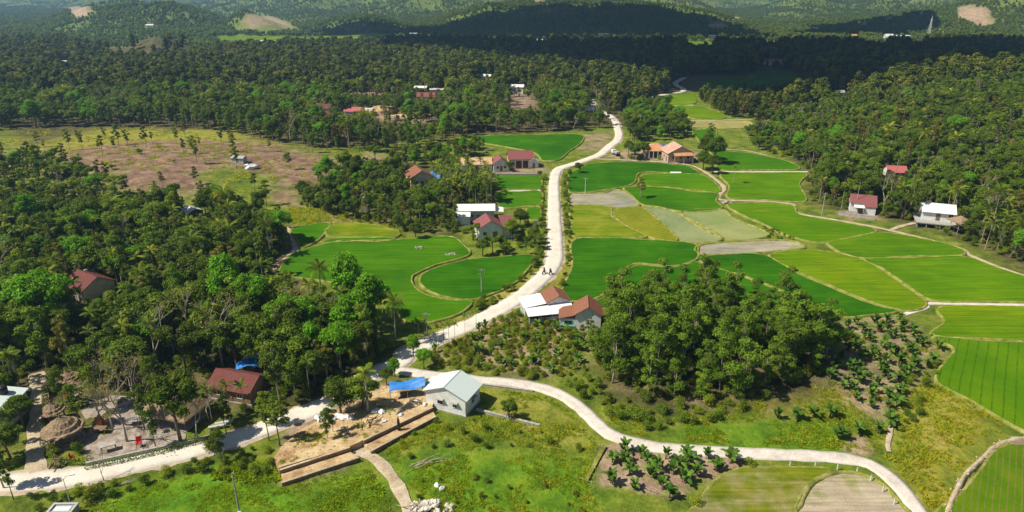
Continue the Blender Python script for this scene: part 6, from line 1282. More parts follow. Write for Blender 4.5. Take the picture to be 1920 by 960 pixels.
# ------------------------------------------------------------------ earth lot with its stepped retaining walls
_A = np.array(G(527, 892)); _B = np.array(G(812, 774)); _AD = (_B - _A) / np.linalg.norm(_B - _A); _AN = np.array([-_AD[1], _AD[0]])
def lot_z(x, y):
    d = (np.asarray(x) - _A[0]) * _AN[0] + (np.asarray(y) - _A[1]) * _AN[1]
    return 0.14 + 1.0 * (1 - sstep(1.0, 11.0, d))
def patch(name, poly, zf, mat, step=1.2, skirt=1.3):
    b = resample(np.vstack([poly, poly[:1]]), step * 0.6)[:-1]; lo = b.min(0); hi = b.max(0)
    gx, gy = np.meshgrid(np.arange(lo[0], hi[0], step), np.arange(lo[1], hi[1], step)); gx, gy = gx.ravel(), gy.ravel(); k = inside(gx, gy, b) & (seg_dist(gx, gy, b) > step * 0.4); nb = len(b)
    vo, eo, fo, *_ = delaunay_2d_cdt([Vector(p) for p in b] + [Vector(p) for p in zip(gx[k], gy[k])], [(i, (i + 1) % nb) for i in range(nb)], [], 1, 1e-4)
    va = np.array([(v.x, v.y) for v in vo]); z = zf(va[:, 0], va[:, 1]); V = [(p[0], p[1], q) for p, q in zip(va, z)]; F = [tuple(f) for f in fo]; cnt = {}
    for f in F:
        for i in range(3): e = (f[i], f[(i + 1) % 3]); cnt.setdefault(tuple(sorted(e)), []).append(e)
    off = len(V); V += [(p[0], p[1], q - skirt) for p, q in zip(va, z)]
    for e in cnt.values():
        if len(e) == 1: F.append((e[0][1], e[0][0], off + e[0][0], off + e[0][1]))
    return tag(mobj(name, mesh_pd(name, V, F, mat)), kind='structure')
LOT = np.array(W([(524, 889), (657, 849), (682, 836), (811, 773), (815, 758), (790, 738), (745, 730), (715, 724), (692, 738), (652, 762), (600, 789), (560, 812), (530, 842), (515, 870)]))
patch('earth_lot', LOT, lambda x, y: lot_z(x, y) + (fbm(x / 1.3, y / 1.3, 31) - 0.47) * 0.28, M['soil_tan'])
patch('terrace', np.array(W([(528, 895), (657, 853), (672, 862), (531, 910)])), lambda x, y: 0.58 + (fbm(x / 1.3, y / 1.3, 32) - 0.47) * 0.16, M['soil_tan'], 0.8, 0.8)
patch('terrace', np.array(W([(683, 840), (812, 777), (817, 784), (697, 849)])), lambda x, y: 0.58 + (fbm(x / 1.3, y / 1.3, 33) - 0.47) * 0.16, M['soil_tan'], 0.8, 0.8)
def wall_line(name, pxs, z0, z1, th, mat, label, cat='wall', group=None):
    pl = np.array([G(*p) for p in pxs]); a, b = pl[0], pl[-1]; L = float(np.hypot(*(b - a))); e = empty(name, (a[0], a[1], 0), math.atan2(b[1] - a[1], b[0] - a[0])); tag(e, label, cat, group)
    part('wall', MB().box((L / 2, 0, (z0 + z1) / 2), (L, th, z1 - z0)), mat, e); rng = random.Random(int(L * 10)); mb = MB(); n = max(2, int(L / 0.9))
    for i in range(n): part('coping', MB().box(((i + 0.5) * L / n, 0, z1 + 0.04), (L / n - 0.03, th + 0.08, 0.10 + rng.uniform(-0.02, 0.02)), rng.uniform(-0.03, 0.03)), 'dirt_path' if mat == 'brick_wall' else 'bund' if mat == 'bund' else 'concrete', e)
    return e
wall_line('retaining_wall', [(526, 894), (657, 851)], -0.2, 1.16, 0.28, 'brick_wall', 'upper earth brown retaining wall along the open front of the earth lot', 'wall', 'stepped retaining walls')
wall_line('retaining_wall', [(529, 912), (673, 864)], -0.3, 0.60, 0.28, 'brick_wall', 'lower retaining wall of the longer pair in front of the earth lot', 'wall', 'stepped retaining walls')
wall_line('retaining_wall', [(682, 838), (812, 775)], -0.2, 1.16, 0.28, 'brick_wall', 'upper retaining wall running up towards the white house corner', 'wall', 'stepped retaining walls')
wall_line('retaining_wall', [(696, 852), (818, 786)], -0.3, 0.60, 0.28, 'brick_wall', 'lower retaining wall running up towards the white house corner', 'wall', 'stepped retaining walls')
wall_line('low_wall', [(893, 770), (1012, 800)], -0.2, 0.35, 0.35, 'concrete', 'low grey concrete wall leading from the white house into the grass')
wall_line('low_wall', [(905, 722), (1000, 734)], -0.2, 0.28, 0.3, 'concrete', 'low kerb wall along the upper side of the concrete path')
wall_line('garden_wall', [(162, 874), (398, 822)], -0.2, 0.55, 0.3, 'plaster_grey', 'long low garden wall between the paved garden and the road')
wall_line('earth_bank', [(1098, 905), (1134, 838)], -0.2, 0.3, 0.5, 'bund', 'dark earth bank at the end of the small banana plot')
wall_line('yard_wall', [(1572, 402), (1640, 412)], -1.0, 0.9, 0.3, 'concrete', 'retaining wall below the pale yard of the white villa')

# ------------------------------------------------------------------ small things
def lump(seed, sx, sy, sz, sub=2, amp=0.25):
    bm = bmesh.new(); bmesh.ops.create_icosphere(bm, subdivisions=sub, radius=1.0); rng = random.Random(seed); ph = [rng.uniform(0, 6) for _ in range(6)]
    for v in bm.verts:
        c = v.co.copy(); k = 1 + amp * (math.sin(c.x * 3.1 + ph[0]) * math.cos(c.y * 2.7 + ph[1]) + 0.6 * math.sin(c.z * 4.3 + ph[2] + c.x * 2) + 0.4 * math.sin(c.y * 6 + ph[3]))
        v.co = Vector((c.x * sx * k, c.y * sy * k, max(c.z, -0.55) * sz * k))
    me = bpy.data.meshes.new('lump'); bm.to_mesh(me); bm.free(); return me
SACK = [lump(i, 0.52, 0.34, 0.26) for i in range(4)]; STONE = [lump(20 + i, 0.4, 0.34, 0.3, 1, 0.3) for i in range(5)]
for m_ in SACK: m_.materials.append(M['white_cloth'])
for m_ in STONE: m_.materials.append(M['rock'])
def small(name, me, px, py, label, cat, group=None, s=1.0, rz=None, lift=0.1, zf=None):
    x, y = G(px, py); z = float(zf(x, y)) if zf else h1(x, y); o = mobj(name, me); o.location = (x, y, z + lift * s); o.rotation_euler = (0, 0, random.uniform(0, 6.28) if rz is None else rz); o.scale = (s, s, s)
    return tag(o, label, cat, group)
spots = [(596, 787, 'by the road edge'), (603, 783, 'by the road edge'), (609, 788, 'by the road edge'), (601, 792, 'by the road edge'), (616, 785, 'by the road edge'), (628, 790, 'beside the thin lot trees'), (636, 786, 'beside the thin lot trees'), (644, 791, 'beside the thin lot trees'), (651, 785, 'beside the thin lot trees'), (656, 791, 'beside the thin lot trees')]
for k, (a, b, wh) in enumerate(spots): small('sack', SACK[k % 4], a, b, 'white cement sack in the heap ' + wh, 'sack', 'white sacks heaped ' + wh, random.uniform(1.0, 1.5), None, 0.16, lot_z)
for a, b, lb in [(706, 781, 'largest white sack standing alone behind the lot wall'), (716, 783, 'smaller white sack next to the largest one'), (783, 762, 'white sack amid red earth near the white house'), (797, 770, 'white sack by the corner of the white house lot'), (752, 790, 'white sack beside the black draped pole'), (819, 911, 'white plastic sheet bundle lying in the meadow'), (828, 917, 'second white plastic bundle lying in the meadow'), (720, 802, 'grey blue sack in the middle of the lot')]:
    small('sack', SACK[a % 4], a, b, lb, 'sack', None, 1.4 if 'largest' in lb else 0.95, None, 0.16, lot_z if a < 810 else None)
# planks and debris
def sticks(name, px, py, n, L, rad, mat, label, cat, spread=1.5, seed=0, zf=None, flat=True):
    x, y = G(px, py); e = tag(empty(name, (x, y, float(zf(x, y)) if zf else h1(x, y))), label, cat); rng = random.Random(seed)
    for k in range(n):
        a = rng.uniform(-0.35, 0.35) + (0.5 if seed % 2 else -0.4) if flat else rng.uniform(0, 3.14); cx, cy = rng.uniform(-spread, spread), rng.uniform(-spread * .5, spread * .5); l = L * rng.uniform(0.6, 1.1); z = 0.08 + 0.07 * k
        p0 = (cx - math.cos(a) * l / 2, cy - math.sin(a) * l / 2, z + rng.uniform(-0.06, 0.12)); p1 = (cx + math.cos(a) * l / 2, cy + math.sin(a) * l / 2, z + rng.uniform(-0.06, 0.25)); md = ((p0[0] + p1[0]) / 2 + rng.uniform(-.1, .1), (p0[1] + p1[1]) / 2 + rng.uniform(-.1, .1), (p0[2] + p1[2]) / 2 + rng.uniform(0, 0.1))
        part('stick', MB().tube([p0, md, p1], [rad, rad * 0.9, rad * 0.6], 6), mat, e)
    return e
sticks('bamboo_pile', 800, 868, 8, 6.0, 0.06, 'bamboo', 'long grey bamboo poles lying across the weeds below the walls', 'poles', 1.2, 1)
sticks('plank_pile', 690, 803, 9, 2.6, 0.08, 'wood', 'dark scattered planks on the earth lot behind the wall', 'planks', 1.6, 2, lot_z, False)
sticks('branch_pile', 110, 872, 12, 2.8, 0.09, 'wood', 'heap of dead branches on the pale road junction', 'branches', 0.9, 3, None, False)
sticks('brush_heap', 958, 782, 14, 1.8, 0.05, 'wood', 'heap of brown brushwood beside the small rounded tree', 'brushwood', 0.8, 4, None, False)
sticks('pole_pile', 782, 955, 9, 4.2, 0.06, 'bamboo', 'grey poles lying by the pale rubble at the bottom path', 'poles', 1.4, 5, None, False)
sticks('debris_pile', 780, 768, 12, 1.7, 0.07, 'wood', 'pile of broken timber in front of the blue shelter', 'timber', 1.0, 6, lot_z, False)
sticks('dead_branch', 245, 906, 5, 2.2, 0.06, 'bamboo', 'pale dead branch lying on the bank below the road', 'branch', 0.7, 7)
x, y = G(748, 812); e = tag(empty('draped_pole', (x, y, 0.6)), 'black cloth draped round a pole on the stepped wall', 'pole'); part('pole', MB().tube([(0, 0, -0.5), (0, 0, 2.5)], 0.04, 6), 'bamboo', e)
part('cloth', MB().tube([(0, 0, 0.2), (0.05, 0, 0.9), (0, 0.04, 1.7), (0, 0, 2.45)], [0.34, 0.26, 0.2, 0.06], 9), 'black_plastic', e)
# rubble and stone heaps
def rubble(name, px, py, n, rx, ry, hgt, mat, label, cat, seed):
    x, y = G(px, py); rng = random.Random(seed); e = tag(empty(name, (x, y, h1(x, y))), label, cat); ms = [lump(seed * 7 + i, 0.4, 0.34, 0.3, 1, 0.3) for i in range(4)]
    for m_ in ms: m_.materials.append(M[mat])
    for k in range(n):
        a = rng.uniform(0, 6.28); r_ = math.sqrt(rng.random()); o = mobj('stone', ms[k % 4], None, e, (math.cos(a) * r_ * rx, math.sin(a) * r_ * ry, hgt * (1 - r_) * rng.random() + 0.12)); s_ = rng.uniform(0.5, 1.3); o.scale = (s_, s_, s_); o.rotation_euler = (rng.uniform(0, 1), rng.uniform(0, 1), rng.uniform(0, 6))
rubble('rubble_heap', 805, 955, 60, 3.2, 1.7, 0.9, 'rubble', 'heap of pale broken rubble at the bottom of the dirt path', 'rubble', 3)
rubble('rock_pile', 787, 467, 22, 1.4, 0.9, 0.7, 'rock', 'pile of brown rocks standing in the large paddy', 'rocks', 4); rubble('rock_pile', 846, 479, 22, 1.6, 0.7, 0.5, 'rock', 'flat pile of grey rocks on the bank above the round paddy', 'rocks', 5)
rubble('rock_pile', 1366, 380, 26, 2.6, 0.8, 0.6, 'rock', 'brown stone heap beside the field track junction', 'rocks', 6)
x, y = G(1267, 326); o = MB().box((0, 0, 0.5), (4.0, 1.8, 0.25)).build('concrete_slab', M['white_paint']); o.location = (x, y, 0); tag(o, 'white concrete slab lying on the bank between two paddies', 'slab')
st_pl = resample(catmull(W([(1768, 985), (1785, 938), (1810, 892), (1838, 866), (1862, 842), (1890, 829), (1925, 824)]), False, 6), 0.8)
ribbon('stone_bund', st_pl, 0.75, M['dirt_path'], 0.05, prof=((-0.5, -0.2), (-0.34, 0.42), (0.0, 0.55), (0.34, 0.40), (0.5, -0.2)), wob=0.5, nz=0.25, seed=77)
m_, n_, l_, b_ = newmat('pond_water'); b_.inputs['Base Color'].default_value = (0.26, 0.17, 0.13, 1); b_.inputs['Roughness'].default_value = 0.12; bump(n_, l_, b_, noise(n_, l_, worldpos(n_), 2.0), 0.08, 0.05)
patch('pond_water', np.array(W([(1888, 831), (1935, 828), (1935, 837), (1900, 838)])), lambda x, y: 0.36 + 0 * x, m_, 1.0, 0.4)
# fence posts by the bend of the concrete path
for k, (a, b) in enumerate([(1481, 874), (1528, 876), (1570, 880), (1606, 888), (1632, 902), (1655, 922), (1676, 946)]):
    x, y = G(a, b); e = tag(empty('fence_post', (x, y, 0)), f'{ordw[k]} white fence post along the stubble field, counted towards the bend', 'post', 'white fence posts by the stubble field'); part('post', MB().box((0, 0, 0.4), (0.14, 0.14, 1.2)), 'white_paint', e); part('cap', MB().box((0, 0, 1.03), (0.2, 0.2, 0.08)), 'concrete', e)
for k, (a, b) in enumerate([(1110, 908), (1150, 914), (1190, 920), (1230, 926), (1262, 930)]):
    x, y = G(a, b); e = tag(empty('garden_stake', (x, y, 0), random.uniform(0, 3)), f'{ordw[k]} thin stake along the near edge of the small banana plot', 'stake', 'stakes edging the small banana plot'); part('stake', MB().tube([(0, 0, -0.2), (0.03, 0, 0.7)], [0.05, 0.03], 6), 'bamboo', e); part('rail', MB().tube([(0, 0, 0.35), (1.9, -0.45, 0.35)], 0.03, 5), 'bamboo', e)
# utility poles
def pole(px, py, hgt, label, arms=2, box=False, lamp=False, mat='concrete', thick=0.16, dz=0.0):
    x, y = G(px, py); e = tag(empty('utility_pole' if not lamp else 'lamp_post', (x, y, h1(x, y) + dz), random.uniform(-0.5, 0.5)), label, 'pole' if not lamp else 'lamp post')
    part('pole', MB().tube([(0, 0, -0.6), (0, 0, hgt * 0.5), (0, 0, hgt)], [thick, thick * 0.8, thick * 0.55], 8), mat, e)
    for k in range(arms):
        z = hgt - 0.35 - 0.9 * k; a = part('crossarm', MB().box((0, -thick * 0.75, z), (1.5, 0.08, 0.09)), 'concrete', e)
        for xx in (-0.75, -0.3, 0.3, 0.75): MB().tube([(xx, -thick * .75, z + 0.05), (xx, -thick * .75, z + 0.14), (xx, -thick * .75, z + 0.28)], [0.03, 0.07, 0.04], 7).build('insulator', M['concrete'], a)
    if box: part('meter_box', MB().box((0.1, -0.28, hgt * 0.36), (0.45, 0.32, 0.6)), 'steel', e)
    if lamp: part('lamp_arm', MB().tube([(0, 0, hgt - 0.1), (0.3, 0, hgt + 0.3), (1.0, 0, hgt + 0.4)], 0.04, 6), 'steel', e); part('lamp_head', MB().box((1.15, 0, hgt + 0.4), (0.6, 0.22, 0.12)), 'white_paint', e)
pole(456, 1000, 9.5, 'concrete utility pole with meter box rising from the near lawn', 0, True); pole(135, 955, 5.0, 'thin lamp post at the road junction beside the grey tank', 0, False, True, 'steel', 0.07)
pole(903, 549, 6.0, 'utility pole standing at the rim of the round paddy', 2); pole(801, 628, 5.0, 'utility pole with crossarm beside the shaded road', 1); pole(1004, 452, 6.2, 'utility pole between the maroon gabled house and the straight road', 2)
pole(1097, 363, 5.5, 'slim white pole on the verge at the paddy corner', 1, False, False, 'white_paint', 0.1); pole(1199, 248, 8.0, 'pale pole in front of the trees beyond the road bend', 1, False, False, 'white_paint'); pole(691, 780, 8.0, 'bare utility pole on the earth lot edge by the road', 0)
pole(1541, 402, 7.0, 'pole at the slope foot beside the pale villa yard', 1); pole(1603, 396, 9.5, 'tall thin pole rising just in front of the white villa', 0, False, False, 'concrete', 0.1); pole(1577, 392, 6.0, 'shorter pole between the yard and the field path', 0, False, False, 'bamboo', 0.08)
# grey tank whose top shows at the lower edge
x, y = G(121, 968); e = tag(empty('concrete_tank', (x, y, 0.0), 0.02), 'square grey green concrete tank with recessed lid by the lamp post', 'tank'); part('wall', MB().box((0, 0, 0.5), (3.1, 1.9, 1.4)), 'concrete', e)
for cx, cy, sx, sy in ((0, -0.85, 3.3, 0.3), (0, 0.85, 3.3, 0.3), (-1.5, 0, 0.3, 1.38), (1.5, 0, 0.3, 1.38)): part('rim', MB().box((cx, cy, 1.3), (sx, sy, 0.22)), 'plaster_grey', e)
part('lid', MB().box((0, 0, 1.22), (2.1, 0.9, 0.12)), 'metal_mint', e)
# mast on the far ridge
def mast(px, py, hgt, label):
    x, y = G(px, py); e = tag(empty('lattice_mast', (x, y, h1(x, y))), label, 'mast')
    for a, b in ((-1, -1), (1, -1), (1, 1), (-1, 1)): part('leg', MB().tube([(a * 1.7, b * 1.7, -1), (a * 0.4, b * 0.4, hgt)], 0.22, 5), 'white_paint', e)
    for k in range(7):
        t0, t1 = k / 7, (k + 1) / 7; w0, w1 = 1.7 - 1.3 * t0, 1.7 - 1.3 * t1
        part('brace', MB().tube([(-w0, -w0, hgt * t0), (w1, -w1, hgt * t1)], 0.14, 4), 'white_paint', e)
    part('antenna', MB().tube([(0, 0, hgt - 0.5), (0, 0, hgt + 4)], 0.3, 6), 'white_paint', e)
mast(1740, 71, 26, 'white lattice mast rising above the far village trees'); mast(1726, 34, 20, 'smaller pale mast on the dark ridge behind the village')

# ------------------------------------------------------------------ the paved garden
patch('garden_paving', np.array(W([(160, 868), (152, 835), (170, 800), (150, 770), (200, 742), (300, 745), (300, 790), (350, 815), (345, 832)])), lambda x, y: 0.09 + (fbm(x / 1.1, y / 1.1, 36) - 0.47) * 0.12, M['paving'], 1.0, 0.3)
def chair(px, py, mat, label, rz=0.0, s=1.0, group=None):
    x, y = G(px, py); e = tag(empty('garden_chair', (x, y, 0.16), rz, s), label, 'chair', group)
    part('seat', MB().box((0, 0, 0.45), (0.55, 0.55, 0.07)), mat, e); part('backrest', MB().box((0, 0.26, 0.78), (0.55, 0.06, 0.6), 0, R(-8)), mat, e)
    for a, b in ((-.23, -.23), (.23, -.23), (.23, .23), (-.23, .23)): part('leg', MB().tube([(a, b, -0.1), (a * 0.95, b * 0.95, 0.43)], 0.035, 6), mat, e)
    for a in (-.27, .27): part('armrest', MB().box((a, 0, 0.66), (0.06, 0.5, 0.05)), mat, e)
chair(262, 838, 'red_paint', 'bright red chair standing alone on the garden paving', 0.3, 1.4); chair(127, 748, 'red_paint', 'red seat beside the low brown thatched hut', 0.9, 1.3)
for k, (a, b, w_) in enumerate([(182, 798, 'leftmost'), (191, 792, 'middle'), (200, 796, 'rightmost'), (188, 803, 'front')]): chair(a, b, 'orange_paint', f'{w_} of the four orange chairs clustered in the garden', 1.3 * k, 1.15, 'orange garden chairs')
chair(137, 863, 'red_paint', 'small red chair before the large round hut', 2.0, 1.1)
x, y = G(232, 756); e = tag(empty('stone_well', (x, y, 0.05)), 'round grey well ring in the shaded garden', 'well'); mb = MB(); n = 22
for z, rr in ((-0.2, 1.25), (0.55, 1.25), (0.55, 0.95), (0.1, 0.95)):
    for k in range(n): mb.v.append((math.cos(6.2832 * k / n) * rr, math.sin(6.2832 * k / n) * rr, z))
for i in range(3):
    for k in range(n): mb.f.append((i * n + k, i * n + (k + 1) % n, (i + 1) * n + (k + 1) % n, (i + 1) * n + k))
part('ring', mb, 'concrete', e); part('water', MB().tube([(0, 0, 0.0), (0, 0, 0.14)], 0.96, 22), 'dark_glass', e)
def table(px, py, label, mat='wood', s=1.0, rz=0.0):
    x, y = G(px, py); e = tag(empty('garden_table', (x, y, 0.14), rz, s), label, 'table'); part('tabletop', MB().box((0, 0, 0.74), (1.6, 0.8, 0.07)), mat, e)
    for a, b in ((-.7, -.32), (.7, -.32), (.7, .32), (-.7, .32)): part('leg', MB().box((a, b, 0.32), (0.08, 0.08, 0.78)), mat, e)
table(250, 795, 'pale table near the thatched hall front', 'concrete', 1.3, 0.2); table(205, 845, 'grey table on the paving near the road wall', 'concrete', 1.3, 0.5); table(190, 812, 'brown table among the orange chairs', 'wood', 1.2)
def bench(px, py, label, rz):
    x, y = G(px, py); e = tag(empty('stone_bench', (x, y, 0.02), rz), label, 'bench'); part('seat', MB().box((0, 0, 0.45), (2.6, 0.6, 0.14)), 'plaster_grey', e)
    for a in (-0.95, 0.95): part('leg', MB().box((a, 0, 0.15), (0.3, 0.5, 0.5)), 'concrete', e)
bench(408, 803, 'pale stone bench at the garden end near the road', 0.35); bench(420, 796, 'grey stone bench just behind the pale one', 0.35); bench(285, 765, 'stone bench in front of the thatched hall', 0.3)
# clipped hedge on the garden side of the road
def hedge(pxs, label, w=0.8, hh=0.9, seed=1):
    pl = resample(np.array(W(pxs)), 0.35); rng = np.random.default_rng(seed); C = []; N = []
    for q in pl:
        d = sphere_dirs(26, rng, -0.2); C.append(np.c_[q[0] + d[:, 0] * w * .6, q[1] + d[:, 1] * w * .6, 0.25 + np.abs(d[:, 2]) * hh * rng.uniform(0.8, 1.1)]); N.append(d)
    C = np.concatenate(C); V, F = leaves(C, np.concatenate(N), 0.22, 0.7, rng); return tag(mobj('hedge', mesh_np('hedge', V, F, M['leaf_broad'], rnd=rng.random(len(F)))), label, 'hedge')
hedge([(165, 879), (230, 867), (300, 850), (395, 826)], 'low dark hedge between the garden wall and the road', 0.7, 0.7, 3); hedge([(84, 735), (86, 770), (84, 810), (82, 840)], 'clipped hedge beside the dirt drive', 0.7, 1.2, 4)
hedge([(100, 862), (125, 872), (150, 872), (165, 862)], 'curved hedge round the large thatched hut', 0.7, 0.8, 5)

# ------------------------------------------------------------------ riders and a truck on the road
def skin_body(name, J, E, mat, parent):
    me = bpy.data.meshes.new(name); names = list(J); me.from_pydata([J[k][0] for k in names], [(names.index(a), names.index(b)) for a, b in E], []); me.materials.append(M[mat])
    o = bpy.data.objects.new(name, me); link(o, parent); md = o.modifiers.new('skin', 'SKIN'); md.use_smooth_shade = True
    sv = me.skin_vertices[0].data
    for i, k in enumerate(names): r_ = J[k][1]; sv[i].radius = (r_, r_); sv[i].use_root = (i == 0)
    sb = o.modifiers.new('sub', 'SUBSURF'); sb.levels = 1; sb.render_levels = 1; return o
def rider(px, py, rz, label_p, label_b, mat):
    x, y = G(px, py); z = 0.16
    b = tag(empty('motorbike', (x, y, z), rz), label_b, 'motorbike', 'motorbikes on the road')
    for yy in (-0.62, 0.62):
        w_ = part('wheel', MB().tube([(-0.05, yy, 0.3), (0.05, yy, 0.3)], 0.3, 16), 'black_plastic', b); MB().tube([(-0.06, yy, 0.3), (0.06, yy, 0.3)], 0.17, 12).build('rim', M['steel'], w_)
    part('body', MB().tube([(0, -0.75, 0.62), (0, -0.3, 0.66), (0, 0.05, 0.5), (0, 0.4, 0.62), (0, 0.55, 0.88)], [0.10, 0.16, 0.12, 0.14, 0.10], 8), 'red_paint', b); part('saddle', MB().tube([(0, -0.7, 0.76), (0, -0.3, 0.80), (0, 0.0, 0.76)], [0.08, 0.13, 0.1], 8), 'black_plastic', b)
    part('handlebar', MB().tube([(-0.34, 0.45, 1.0), (0, 0.55, 0.98), (0.34, 0.45, 1.0)], 0.025, 6), 'steel', b); part('fork', MB().tube([(0, 0.62, 0.3), (0, 0.52, 0.95)], 0.05, 6), 'steel', b)
    p = tag(empty('person', (x, y, z), rz), label_p, 'person', 'riders on the road')
    J = {'pel': ((0, -0.3, 0.92), 0.15), 'sp': ((0, -0.27, 1.12), 0.13), 'ch': ((0, -0.22, 1.34), 0.15), 'nk': ((0, -0.2, 1.50), 0.055), 'hd': ((0, -0.17, 1.62), 0.10), 'ht': ((0, -0.17, 1.74), 0.08)}
    E = [('pel', 'sp'), ('sp', 'ch'), ('ch', 'nk'), ('nk', 'hd'), ('hd', 'ht')]
    for s_, n in ((-1, 'l'), (1, 'r')):
        J.update({'sh' + n: ((s_ * 0.19, -0.2, 1.42), 0.065), 'el' + n: ((s_ * 0.27, 0.0, 1.2), 0.05), 'wr' + n: ((s_ * 0.30, 0.36, 1.06), 0.038), 'ha' + n: ((s_ * 0.30, 0.44, 1.03), 0.04), 'hp' + n: ((s_ * 0.12, -0.22, 0.88), 0.10), 'kn' + n: ((s_ * 0.19, 0.2, 0.78), 0.075), 'an' + n: ((s_ * 0.17, 0.12, 0.38), 0.05), 'ft' + n: ((s_ * 0.17, 0.28, 0.32), 0.045)})
        E += [('ch', 'sh' + n), ('sh' + n, 'el' + n), ('el' + n, 'wr' + n), ('wr' + n, 'ha' + n), ('pel', 'hp' + n), ('hp' + n, 'kn' + n), ('kn' + n, 'an' + n), ('an' + n, 'ft' + n)]
    skin_body('body', J, E, mat, p)
    part('helmet', MB().tube([(0, -0.17, 1.6), (0, -0.17, 1.68), (0, -0.17, 1.76), (0, -0.17, 1.81)], [0.135, 0.145, 0.11, 0.03], 12), 'steel', p, True); part('face', MB().tube([(0, -0.05, 1.56), (0, -0.05, 1.65)], [0.06, 0.07], 8), 'skin', p, True)
rider(1019.5, 514, R(150), 'person in dark clothes riding on the outer side of the road bend', 'motorbike on the outer side of the road bend', 'cloth_dark'); rider(1032, 515, R(-25), 'person in dark clothes riding on the inner side of the road bend', 'motorbike on the inner side of the road bend', 'cloth_dark')
x, y = G(1154, 291); e = tag(empty('parked_truck', (x, y, 0.1), R(20)), 'small truck with white cab parked at the track corner', 'truck'); BLOCK.append((x, y, 3))
part('cab', MB().prism([(-0.85, 0.9), (0.85, 0.9), (0.85, 2.3), (-0.85, 2.3)], 0.6, 2.0), 'white_paint', e); part('windscreen', MB().box((0, 2.32, 1.6), (1.5, 0.06, 0.6)), 'dark_glass', e); part('bed', MB().box((0, -0.9, 0.85), (1.9, 3.4, 0.3)), 'cloth_dark', e); part('cargo', MB().box((0, -0.9, 1.35), (1.7, 3.0, 0.7)), 'metal_grey', e)
for a in (-0.8, 0.8):
    for b in (-1.9, 1.6): w_ = part('wheel', MB().tube([(a - 0.12, b, 0.4), (a + 0.12, b, 0.4)], 0.4, 14), 'black_plastic', e); MB().tube([(a - 0.13, b, 0.4), (a + 0.13, b, 0.4)], 0.2, 10).build('rim', M['steel'], w_)
    part('door', MB().box((a * 1.075, 1.6, 1.25), (0.04, 1.0, 1.0)), 'white_paint', e); part('headlight', MB().box((a * 0.75, 2.33, 0.9), (0.25, 0.05, 0.18)), 'steel', e)

# ------------------------------------------------------------------ weeds and undergrowth, beyond counting
def tuft_source(name, n, hgt, spread, mat, seed, wid=0.05, lean=0.5):
    rng = np.random.default_rng(seed); V = []; F = []
    for k in range(n):
        a = rng.uniform(0, 6.28); r_ = spread * math.sqrt(rng.random()); bx, by = math.cos(a) * r_, math.sin(a) * r_; h_ = hgt * rng.uniform(0.5, 1.15); d = rng.uniform(0, 6.28); ln = lean * h_ * rng.uniform(0.2, 1); wa = rng.uniform(0, 6.28); wx, wy = math.cos(wa) * wid, math.sin(wa) * wid; b = len(V)
        V += [(bx - wx, by - wy, -0.05), (bx + wx, by + wy, -0.05), (bx + wx * .8 + math.cos(d) * ln * .4, by + wy * .8 + math.sin(d) * ln * .4, h_ * .6), (bx + math.cos(d) * ln, by + math.sin(d) * ln, h_)]; F.append((b, b + 1, b + 2, b + 3))
    return bpy.data.objects.new(name, mesh_np(name, np.array(V), np.array(F), M[mat], rnd=rng.random(len(F))))
WEED = [tuft_source('tuft', 34, 0.42, 0.55, 'leaf_weed', 500 + k, 0.06, 1.3) for k in range(3)]; STRAW = [tuft_source('tuft', 34, 0.55, 0.55, 'leaf_straw', 510 + k, 0.055, 1.2) for k in range(3)] ; HERB = [tuft_source('tuft', 30, 0.32, 0.5, 'leaf_weed', 520 + k, 0.12, 1.5) for k in range(2)]
BUSH_SRC = [joined_source('bush', v) for v in range(5)]
def weeds(poly, gap, sc, src, label, seed, name='weeds', thin=0.0):
    x, y = candidates(poly, gap, seed); rng = np.random.default_rng(seed); k = fbm(x / 5.0, y / 5.0, seed) > thin; x, y = x[k], y[k]
    k = ~inside(x, y, LOT); x, y = x[k], y[k]; n = len(x)
    s_ = rng.uniform(sc[0], sc[1], n) * (0.6 + 0.9 * fbm(x / 4.0, y / 4.0, seed + 1)); P = np.stack([x, y, H(x, y) - 0.05], 1)
    return scatter(name, P, rng.uniform(0, 6.28, n), s_, src, label)
weeds([(720, 830), (815, 790), (900, 775), (1000, 790), (1090, 800), (1125, 835), (1105, 905), (1130, 985), (700, 985), (770, 930), (745, 880)], 0.9, (0.45, 1.05), WEED + STRAW[:1], 'tangled weeds in the meadow below the white house', 601, thin=0.36)
weeds([(1690, 725), (1770, 720), (1880, 795), (1860, 830), (1810, 885), (1765, 985), (1720, 940), (1665, 860), (1680, 800)], 1.05, (0.5, 1.1), STRAW + WEED[:1], 'tall yellowing weeds between the path bend and the stone bank', 602, thin=0.40)
weeds([(1130, 760), (1240, 770), (1340, 785), (1420, 745), (1560, 725), (1640, 790), (1660, 850), (1560, 850), (1340, 840), (1180, 825)], 0.8, (0.45, 1.0), WEED + STRAW[:1], 'grass and weeds in the meadow below the grove', 603, thin=0.40)
weeds([(90, 985), (190, 925), (330, 890), (420, 875), (520, 915), (680, 870), (740, 930), (760, 985)], 0.7, (0.4, 0.85), WEED + HERB[:1], 'short lush grass on the lawn below the road', 604, thin=0.40)
weeds([(905, 720), (1000, 735), (1060, 750), (1120, 800), (1090, 800), (1000, 785), (900, 765)], 0.9, (0.4, 0.9), WEED, 'grass beside the concrete path', 605, thin=0.40)
weeds([(405, 895), (425, 868), (470, 862), (525, 880), (525, 905), (470, 908)], 0.8, (1.0, 1.8), HERB, 'leafy vegetable crop beside the earth lot', 606, 'vegetable_crop')
weeds([(610, 945), (650, 905), (700, 895), (720, 925), (690, 985), (590, 985)], 0.7, (0.6, 1.3), HERB, 'bright vegetable patch beside the dirt path', 607, 'vegetable_crop')
